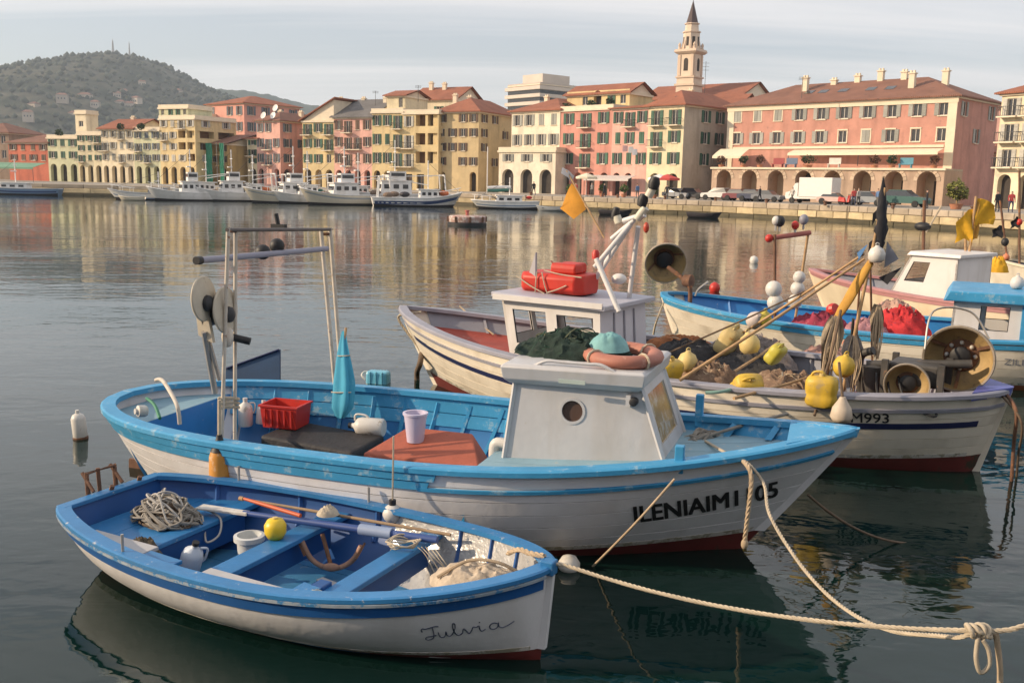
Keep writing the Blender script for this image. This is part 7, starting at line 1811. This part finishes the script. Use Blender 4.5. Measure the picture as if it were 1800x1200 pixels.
dinghy('dark dinghy against the quay wall under the coral house', 1082, 378, 3.6, RAD(-20), m_fk, m_fk)
dinghy('dark dinghy against the quay wall left of the arcade', 1238, 383, 3.6, RAD(-30), m_fk, m_fk)
dinghy('grey inflatable drawn up below the cream house', 972, 371, 4.2, RAD(160), m_fg, m_fk)
# mooring raft
q = at(821, 396, 0); rf = empty('mooring_raft', (q.x, q.y, 0), .2, 'round rusty mooring raft alone on the open water', 'raft')
MB().lathe([(0, -.3), (1.40, -.3), (1.45, -.2), (1.45, .18), (1.38, .24), (0, .24)], 20).build('tyre_fender', m_black, rf, 40)
m_rf = mat('raft_pink', (.42, .26, .22), .8, .4, 1.5, wear=(.55, .50, .46), wamt=.5, wscale=3)
MB().lathe([(1.34, .2), (1.38, .3), (1.38, .62), (1.28, .70), (0, .72)], 20).build('drum', m_rf, rf, 40)
for k in range(8): MB().box((1.40*math.cos(k*math.pi/4), 1.40*math.sin(k*math.pi/4), .46), (.14, .14, .40)).build('drum_rib', m_rust, rf)
MB().lathe([(.12, .72), (.12, 1.0), (.18, 1.02), (.18, 1.1), (0, 1.1)], 10).build('bollard', mat('raft_red_post', (.42, .12, .10), .7), rf, 40)

def edge_y(x):
    for a, b in zip(EDGE[:-1], EDGE[1:]):
        if a.x <= x <= b.x: return lerp(a.y, b.y, (x - a.x) / (b.x - a.x))
    return 140
def qp(px, back):       # a spot on the quay: column px, so many metres behind the edge
    Y = 55.0
    while Y < 190:
        x = x_at(px, Y, QZ)
        if Y >= edge_y(x): break
        Y += .25
    Y += back
    return V((x_at(px, Y, QZ), Y, QZ + .006))
# ---- vehicles
m_tyre = mat('tyre', (.02, .02, .02), .8); m_cg = mat('car_glass', (.03, .035, .04), .08, .1, spec=.8)
def car(name, label, px, py, ang, col, s=1.0, kind='car'):
    q = qp(px, 9.0 if px > 1240 else 10.0); r = empty(name, q, ang, label, 'van' if kind == 'van' else 'car', 'vehicles parked on the quay')
    m = mat('car_' + '_'.join('%d' % round(c * 100) for c in col), col, .35, .05)
    if kind == 'van':
        body = [(-2.9, .75), (-2.9, .55), (2.5, .45), (2.6, .75), (2.55, 1.15), (1.95, 1.30), (1.45, 2.15), (1.2, 2.2), (1.1, 2.2), (1.1, .75)]
        MB().loft([[(x, y*k, z) for x, z in body] for y, k in ((-.95, .97), (-.9, 1), (.9, 1), (.95, .97))]).build('cab', m, r)
        MB().box((-1.0, 0, 1.75), (3.9, 2.05, 2.1)).build('cargo_box', m, r, bevel=.05)
        MB().box((-1.0, -1.04, 1.85), (.9, .02, .5)).build('painted_panel', mat('van_panel', (.42, .36, .28), .6), r)
        MB().hexa([(1.50, -.85, 1.38), (1.98, -.85, 1.32), (1.98, .85, 1.32), (1.50, .85, 1.38), (1.30, -.78, 2.08), (1.50, -.78, 2.08), (1.50, .78, 2.08), (1.30, .78, 2.08)]).build('windscreen', m_cg, r)
        ws = (-1.8, 1.75)
    else:
        body = [(-2.0, .35), (2.0, .32), (2.08, .62), (1.95, .82), (.95, .92), (-1.45, .95), (-2.05, .88), (-2.08, .55)]
        MB().loft([[(x*s, y*k*s, z*s) for x, z in body] for y, k in ((-.82, .96), (-.76, 1.03), (.76, 1.03), (.82, .96))]).build('body', m, r, 30)
        MB().hexa([(-1.55*s, -.72*s, .93*s), (1.05*s, -.72*s, .90*s), (1.05*s, .72*s, .90*s), (-1.55*s, .72*s, .93*s), (-1.15*s, -.58*s, 1.42*s), (.35*s, -.58*s, 1.42*s), (.35*s, .58*s, 1.42*s), (-1.15*s, .58*s, 1.42*s)]).build('glasshouse', m_cg, r)
        MB().box((-.40*s, 0, 1.43*s), (1.55*s, 1.2*s, .06*s)).build('roof', m, r)
        ws = (-1.3*s, 1.3*s)
    for x in ws:
        for sd in (-1, 1):
            w_ = MB().lathe([(0, -.1), (.31, -.1), (.33, -.06), (.33, .06), (.31, .1), (0, .1)], 14, Matrix.Translation((x, sd*.80*(s if kind != 'van' else 1.1), .32)) @ Matrix.Rotation(math.pi/2, 4, 'X')).build('wheel', m_tyre, r, 40)
    for sd in (-1, 1): MB().box((2.04*s if kind != 'van' else 2.58, sd*.6, .68 if kind != 'van' else .9), (.06, .24, .12)).build('headlight', m_white, r)
    return r
qa = math.atan2(-20.5, 20.6)
car('parked_car', 'white estate car at the left end of the stone arcade', 1262, 349.5, qa + math.pi, (.60, .59, .57))
car('parked_car', 'dark red car beside the white estate car', 1300, 352, qa, (.16, .03, .04), .95)
car('parked_car', 'dark blue car parked before the second arch', 1326, 352.5, qa, (.03, .04, .08), .95)
car('parked_car', 'grey car between second and third arch', 1350, 354, qa, (.16, .17, .19), .9)
car('delivery_van', 'white box van parked before the fourth arch', 1424, 357, qa + math.pi, (.72, .70, .67), 1.0, 'van')
car('parked_car', 'small pale pink car behind the white box van', 1466, 359, qa, (.55, .40, .36), .85)
car('parked_car', 'grey car right of the red scooter', 1526, 363, qa, (.26, .28, .30))
car('parked_car', 'dark green car before the last arch', 1588, 366, qa, (.03, .10, .09), 1.15)
car('parked_car', 'black car in the shade of the pale yellow house', 1218, 346, qa, (.03, .03, .035), .95)
car('parked_car', 'silver car in the shade beside the black one', 1190, 344.5, qa, (.30, .31, .33), .9)
# red scooter
q = qp(1486, 6.0); scn = empty('scooter', q, qa, 'bright red scooter parked beside the fifth arch', 'scooter', 'vehicles parked on the quay')
for x in (-.55, .55): MB().lathe([(0, -.05), (.22, -.05), (.24, 0), (.22, .05), (0, .05)], 12, Matrix.Translation((x, 0, .24)) @ Matrix.Rotation(math.pi/2, 4, 'X')).build('wheel', m_tyre, scn)
MB().hexa([(-.8, -.2, .35), (0, -.2, .3), (0, .2, .3), (-.8, .2, .35), (-.75, -.18, .85), (-.1, -.15, .75), (-.1, .15, .75), (-.75, .18, .85)]).build('body', m_red, scn, bevel=.05); MB().hexa([(.2, -.22, .3), (.45, -.22, .3), (.45, .22, .3), (.2, .22, .3), (.3, -.2, 1.0), (.5, -.1, 1.0), (.5, .1, 1.0), (.3, .2, 1.0)]).build('leg_shield', m_red, scn, bevel=.03)
MB().tube([(.4, -.35, 1.08), (.4, .35, 1.08)], .03, 6).build('handlebar', m_black, scn)

# ---- people on the quay
def person_mat(name, hair, skin, shirt, trous):
    m = bpy.data.materials.new(name); m.use_nodes = True; N = m.node_tree.nodes; K = m.node_tree.links
    tc = N.new('ShaderNodeTexCoord'); s = N.new('ShaderNodeSeparateXYZ'); K.new(tc.outputs['Object'], s.inputs[0])
    mr = N.new('ShaderNodeMath'); mr.operation = 'DIVIDE'; mr.inputs[1].default_value = 1.8; K.new(s.outputs[2], mr.inputs[0])
    r = N.new('ShaderNodeValToRGB'); r.color_ramp.interpolation = 'CONSTANT'; K.new(mr.outputs[0], r.inputs[0])
    e = r.color_ramp.elements; e[0].position = 0; e[0].color = (.04, .03, .03, 1); e[1].position = .05; e[1].color = (*trous, 1)
    for p, c in ((.52, shirt), (.83, skin), (.93, hair)): k = e.new(p); k.color = (*c, 1)
    K.new(r.outputs[0], N['Principled BSDF'].inputs['Base Color']); N['Principled BSDF'].inputs['Roughness'].default_value = .9
    return m
def person(label, px, py, rz, cols, stride=.22, arm=.25):
    me = bpy.data.meshes.new('person')
    vs = [(0, 0, .95), (0, 0, 1.18), (0, 0, 1.42), (0, .01, 1.52), (0, .02, 1.66), (0, .02, 1.76),
          (-.11, 0, .90), (-.12, stride*.5, .50), (-.12, stride*.6 - .1, .08), (-.12, stride*.6 + .06, .04),
          (.11, 0, .90), (.12, -stride*.3, .50), (.12, -stride*.9, .10), (.12, -stride*.9 + .16, .04),
          (-.20, 0, 1.40), (-.26, -arm*.3, 1.14), (-.25, arm*.3, .90), (-.24, arm*.45, .80), (.20, 0, 1.40), (.26, arm*.3, 1.14), (.25, arm*.6, .92), (.24, arm*.7, .82)]
    es = [(0, 1), (1, 2), (2, 3), (3, 4), (4, 5), (0, 6), (6, 7), (7, 8), (8, 9), (0, 10), (10, 11), (11, 12), (12, 13), (2, 14), (14, 15), (15, 16), (16, 17), (2, 18), (18, 19), (19, 20), (20, 21)]
    rad = [.15, .14, .15, .06, .095, .08, .095, .065, .045, .04, .095, .065, .045, .04, .075, .05, .04, .035, .075, .05, .04, .035]
    me.from_pydata(vs, es, []); o = bpy.data.objects.new('person', me); COL.objects.link(o)
    me.materials.append(cols)
    s = o.modifiers.new('skin', 'SKIN'); lay = me.skin_vertices[0].data if me.skin_vertices else None
    if lay is None:
        me.skin_vertices.new() if hasattr(me.skin_vertices, 'new') else None
        lay = me.skin_vertices[0].data if me.skin_vertices else None
    if lay:
        for i, r_ in enumerate(rad): lay[i].radius = (r_, r_ * .8 if i < 3 else r_)
        lay[0].use_root = True
    o.modifiers.new('sub', 'SUBSURF').render_levels = 1
    o.location = qp(px, 3.5 + (px * 7) % 4); o.rotation_euler = (0, 0, rz)
    return tag(o, label, 'person', 'people on the far quay')
rp_ = random.Random(11); SK = (.48, .30, .22)
PC = [person_mat('clothes_%d' % i, h, SK, s_, t_) for i, (h, s_, t_) in enumerate((((.03, .02, .015), (.04, .05, .10), (.05, .05, .06)), ((.10, .06, .03), (.40, .05, .05), (.06, .07, .12)), ((.03, .02, .02), (.02, .02, .025), (.03, .03, .04)), ((.25, .22, .18), (.45, .42, .38), (.10, .09, .08)), ((.06, .04, .02), (.10, .18, .34), (.14, .13, .12))))]
for i, (px, py, c, rz, lab) in enumerate(((492, 341, 0, 1.2, 'person in dark blue standing on the quay behind the cream bowed trawler'), (938, 343.5, 2, .4, 'person in black under the first arch of the cream house'), (1012, 345, 1, 2.2, 'person in red walking before the coral house'), (1040, 345.5, 3, 1.0, 'person in pale jacket before the coral house cafe'), (1062, 346.5, 2, 4.0, 'person in black standing beside the cafe awning'), (1120, 348, 4, .5, 'person in blue standing right of the cafe awning'), (1172, 350, 2, 2.5, 'person in black near the red parasol'), (1335, 357, 2, 1.0, 'person in black by the second stone arch'), (1392, 360, 3, 2.0, 'person in pale jacket walking left of the white van'), (1500, 364, 1, 3.0, 'person in red standing beside the scooter'), (1508, 364, 3, .6, 'person in pale clothes right of the scooter'), (1542, 366, 4, 2.0, 'person in blue right of the grey car'), (1628, 371, 2, 1.2, 'person in black near the right end of the arcade'), (1752, 381, 2, .2, 'person in black below the balcony house'), (1776, 383, 1, 2.9, 'person in red jacket at the right edge of the quay'))):
    person(lab, px, py, rz, PC[c], rp_.uniform(.1, .4), rp_.uniform(0, .4))

# ---- awnings, parasols, plants and street clutter
awning('cafe_awning', 'grey white cafe awning on the ground floor of the pink houses', (1040, 143.2), (1118, 137.6), 2.9, 2.4, 2.0, mat('grey_awning', (.55, .50, .47), .9))
def parasol(label, px, py, m, r_=1.5, h=2.5):
    q = qp(px, 8.0); r = empty('parasol', q, 0, label, 'parasol')
    MB().tube([(0, 0, 0), (0, 0, h + .4)], .04, 6).build('pole', m_white, r); MB().lathe([(r_, h - .25), (r_, h), (.05, h + .5)], 8, cap=False).build('canopy', m, r); MB().lathe([(.3, 0), (.3, .1), (0, .12)], 10).build('base', m_fg, r)
parasol('red parasol on the quay before the pale yellow house', 1172, 348, mat('parasol_red', (.55, .07, .06), .8)); parasol('white parasol behind the red one', 1158, 346, m_fw); parasol('cream parasol at the left of the cafe', 1030, 343, aw_m, 1.4)
def shrub(name, label, w, r_, h, seed, m, pot=None, trunk=0, n=320, cat='plant', leaf=.16):
    rr = random.Random(seed); r = empty(name, w, 0, label, cat)
    if pot: MB().lathe([(0, 0), (r_*.35, 0), (r_*.5, pot), (r_*.54, pot), (r_*.45, pot - .04), (0, pot - .05)], 12).build('pot', mat('terracotta_pot', (.42, .18, .10), .8, .2), r, 40)
    z0 = (pot or 0) + trunk
    MB().tube([(0, 0, (pot or .1) - .1), (.02, 0, z0 + h*.5)], [.05, .03], 6).build('stem', m_wood, r)
    mb = MB()
    for i in range(n):
        a, b = rr.uniform(0, 6.28), rr.uniform(-1, 1); q = rr.uniform(.4, 1) ** .5; k = .75 + .35*noise.noise(V((math.cos(a)*1.5, math.sin(a)*1.5, b*1.5 + seed)))
        c = V((math.cos(a)*math.sqrt(1 - b*b)*r_*q*k, math.sin(a)*math.sqrt(1 - b*b)*r_*q*k, z0 + h/2 + b*h/2*q*k))
        u = V((rr.uniform(-1, 1), rr.uniform(-1, 1), rr.uniform(-1, 1))).normalized(); v = u.orthogonal().normalized(); s = leaf*rr.uniform(.6, 1.3)
        mb.add([c - u*s, c + v*s*.5, c + u*s, c - v*s*.5], [(0, 1, 2, 3)])
    mb.build('foliage', m, r)
m_leaf = mat('leaf_green', (.07, .11, .025), .8, .4, 2); m_leafd = mat('leaf_dark', (.03, .055, .02), .8, .4, 2)
shrub('potted_bush', 'round yellowish green potted bush right of the stone arcade', qp(1680, 8.0), 1.25, 2.4, 5, mat('leaf_yellow', (.16, .16, .03), .8, .4, 2), .5, 0, 500, leaf=.22)
for i, (px, py) in enumerate(((1002, 345), (1058, 347), (1096, 349), (1150, 349))): shrub('potted_plant', ('potted plant left of the coral house arch', 'potted plant beside the cafe awning', 'potted plant at the right end of the cafe awning', 'potted plant beside the parasols')[i], qp(px, 9.0), .7, 1.3, 30 + i, m_leaf, .45, 0, 160)
# plants on the palazzo terrace
tz = at_y(1249, 294, 128).z
TA = ta.matrix_basis if False else None
d_ = V((math.cos(ta.rotation_euler.z), math.sin(ta.rotation_euler.z), 0)); n2 = V((-d_.y, d_.x, 0))
for i, f in enumerate((.03, .14, .22, .44, .72, .79, .95)):
    w = ta.location + d_ * (TW * f) + n2 * .7; w.z = QZ + TH
    shrub('terrace_plant', ('terrace plant at the left end of the arcade', 'terrace plant above the second arch', 'orange brown shrub above the second pier', 'large reddish shrub in the middle of the terrace', 'dark shrub above the sixth arch', 'small dark shrub right of the sixth arch', 'bushy plant at the right end of the terrace')[i], w, .8 if i != 3 else 1.2, 1.3, 60 + i, m_leafd if i % 2 else mat('leaf_red', (.13, .06, .03), .8, .4, 2), .35, 0, 180)
for i, (f, col, lab) in enumerate(((.30, (.30, .06, .06), 'dark red parasol folded table set on the terrace'), (.36, (.12, .16, .24), 'slate blue screen on the terrace beside the red one'), (.84, (.10, .28, .36), 'turquoise bench on the terrace'), (.55, (.60, .56, .50), 'white chair group on the terrace'))):
    w = ta.location + d_ * (TW * f) + n2 * .9; w.z = QZ + TH; r = empty('terrace_furniture', w, ta.rotation_euler.z, lab, 'furniture'); m = mat('terrace_%d' % i, col, .7)
    MB().box((0, 0, .45), (1.5, .5, .08)).build('seat', m, r); MB().box((0, .28, .85), (1.5, .06, .7)).build('backrest', m, r)
    for x in (-.65, .65): MB().box((x, 0, .2), (.08, .4, .42)).build('leg', m, r)
# plants on the rooftops
for (px, py, Y, lab) in ((996, 196, 152, 'leafy plant left on the penthouse terrace'), (1040, 192, 149, 'leafy plant right on the penthouse terrace'), (1072, 188, 146, 'plant at the penthouse corner'), (248, 230, 176, 'green plants on the pale green house terrace'), (212, 230, 177, 'dark plants on the beige house roof'), (104, 240, 181, 'plants on the corner house roof')):
    shrub('roof_plant', lab, at_y(px, py, Y), .9, 1.5, int(px), m_leafd, None, 0, 160, leaf=.2)
# laundry on the rose house, dishes on the pink corner house
for i, (px, py, Y, col) in enumerate(((1108, 258, 138.3, (.72, .70, .68)), (1115, 262, 137.9, (.66, .66, .70)), (1098, 256, 138.9, (.60, .40, .40)))):
    q = at_y(px, py, Y); tag(MB().loft([[(q.x + .35*u - .3, q.y - .35 + .05*math.sin(u*5), q.z - .28*k*(1 + .2*math.sin(u*3))) for k in range(4)] for u in range(3)], closed=False).build('laundry', mat('laundry_%d' % i, col, .9), None, 180), ('white sheet hanging on the light pink house', 'pale shirt hanging right of the white sheet', 'pink cloth hanging left of the white sheet')[i], 'laundry')
for i, (px, py) in enumerate(((463, 203), (480, 203), (484, 190))):
    q = at_y(px, py, 172); r = empty('satellite_dish', q, 0, ('left white satellite dish on the pink corner house', 'middle white satellite dish on the pink corner house', 'highest satellite dish above the pink corner house')[i], 'dish')
    M = fr(V((0, 0, 0)), V((-.5, -.8, .35))); MB().lathe([(0, -.12), (.35, -.06), (.6, .05), (.62, .07), (.35, -.03), (0, -.09)], 14, M, cap=False).build('dish', m_fw, r, 60); MB().tube([(0, .05, -.1), (0, .1, -1.2)], .05, 5).build('mount', m_iron, r)
# aerials
for i, (px, y0_, y1_, Y, lab) in enumerate(((1410, 135, 158, 122, 'thin aerial on the left slope of the palazzo roof'), (1238, 108, 170, 150, 'thin aerial right of the bell tower'), (660, 160, 175, 166, 'thin aerial on the slate roof'), (735, 150, 168, 164, 'thin aerial above the loggia house'))):
    a_, b__ = at_y(px, y1_, Y), at_y(px, y0_, Y); r = empty('roof_aerial', a_, 0, lab, 'aerial'); MB().tube([(0, 0, -1), (0, 0, b__.z - a_.z)], .035, 4).build('mast', m_iron, r)
    for k in range(3): MB().tube([(-.5, 0, (b__.z - a_.z)*(.75 + .1*k)), (.5, 0, (b__.z - a_.z)*(.75 + .1*k))], .02, 4).build('element', m_iron, r)
# bollards and rusty ladders on the quay
for i in range(9):
    t = i / 8; a_ = EDGE[4].lerp(EDGE[5], t*2) if t < .5 else EDGE[5].lerp(EDGE[7], (t - .5)*2)
    r = empty('bollard', a_ + V((.5, .7, QZ)), 0, ('leftmost', 'second', 'third', 'fourth', 'middle', 'sixth', 'seventh', 'eighth', 'rightmost')[i] + ' of the nine low iron bollards on the quay edge', 'bollard', 'bollards along the quay edge')
    MB().lathe([(.16, 0), (.14, .3), (.22, .36), (.22, .44), (0, .48)], 10).build('post', m_rust, r, 40)
# ---- hillside: wood canopy and houses
hm = hl.data; r_h = random.Random(5); mbw = MB()
for v in hm.vertices:
    if v.co.z < 12 or v.co.y > 1600: continue
    if r_h.random() < .55:
        s = r_h.uniform(3.0, 6.5); c = v.co + V((r_h.uniform(-5, 5), r_h.uniform(-9, 9), s*.15)); n = 6
        mbw.add([c + V((0, 0, s*.9))] + [c + V((math.cos(j*1.047 + s)*s*r_h.uniform(.6, 1), math.sin(j*1.047 + s)*s*r_h.uniform(.6, 1), s*r_h.uniform(-.1, .35))) for j in range(n)] + [c - V((0, 0, s*.6))], [(0, 1 + j, 1 + (j+1) % n) for j in range(n)] + [(7, 1 + (j+1) % n, 1 + j) for j in range(n)])
wd_ = mbw.build('hillside_wood', mat('wood_canopy', (.040, .048, .026), .95, .5, .02), None, 180); tag(wd_, 'dark scrub wood covering the hill behind the town', 'wood', kind='stuff')
m_hh = mat('hill_house_wall', (.50, .42, .34), .9, .15, .1, island=.2); hs = random.Random(9)
dg = bpy.context.evaluated_depsgraph_get()
LABH = ['lowest pale house under the hilltop masts', 'pale pink house on the middle of the slope', 'cream house high on the right slope', 'small house above the lookout tower', 'wide house on the lower left slope', 'grey house near the left edge of the slope', 'house among trees left of the lookout', 'row house right of the lookout tower', 'second row house on the lower slope', 'house on the right foot of the hill', 'villa on the right flank', 'farmhouse on the upper left slope', 'white cottage midway up the slope', 'house above the red house']
for i, (px, py) in enumerate(((212, 186), (218, 168), (250, 152), (168, 188), (110, 178), (60, 190), (150, 176), (228, 192), (240, 182), (300, 160), (312, 166), (50, 210), (206, 172), (130, 208))):
    d = ray(px, py); ok, loc, nr, idx, ob, mt_ = SC.ray_cast(dg, V((0, 0, CAM_H)), d, distance=5000) if False else (None,)*6
    w = None
    for yy in range(912, 1500, 24):
        p = at_y(px, py, yy)
        k = min(hm.vertices, key=lambda v: (v.co.x - p.x)**2 + (v.co.y - p.y)**2)
        if k is not None and k.co.z >= p.z: w = p; break
    if w is None: continue
    r = empty('hillside_house', w - V((0, 0, 3)), hs.uniform(-.5, .5), LABH[i], 'house', 'houses on the hillside')
    W_, D_, H_ = hs.uniform(9, 16), 9, hs.uniform(7, 11)
    MB().box((0, 0, H_/2), (W_, D_, H_)).build('wall', m_hh, r)
    MB().add([(-W_/2 - .6, -D_/2 - .6, H_), (W_/2 + .6, -D_/2 - .6, H_), (W_/2 + .6, D_/2 + .6, H_), (-W_/2 - .6, D_/2 + .6, H_), (-W_/4, 0, H_ + 2.5), (W_/4, 0, H_ + 2.5)], [(0, 1, 5, 4), (1, 2, 5), (2, 3, 4, 5), (3, 0, 4)]).build('roof', m_tile2, r)
    for k in (-1, 0, 1): MB().box((k*W_*.28, -D_/2 - .02, H_*.6), (1.3, .1, 1.8)).build('window', m_glass, r)
# ---- haze over the harbour
hz = MB().box((0, 1735, 145), (7300, 3900, 300)); ho = hz.build('haze', None)
hmx = bpy.data.materials.new('haze_air'); hmx.use_nodes = True; N = hmx.node_tree.nodes; N.remove(N['Principled BSDF'])
pv = N.new('ShaderNodeVolumePrincipled'); pv.inputs['Color'].default_value = (.72, .85, 1.0, 1); pv.inputs['Density'].default_value = .00023; pv.inputs['Anisotropy'].default_value = 0.2
hmx.node_tree.links.new(pv.outputs[0], N['Material Output'].inputs['Volume']); ho.data.materials.append(hmx); tag(ho, 'thin bluish haze over the harbour and the hill', 'haze', kind='stuff')
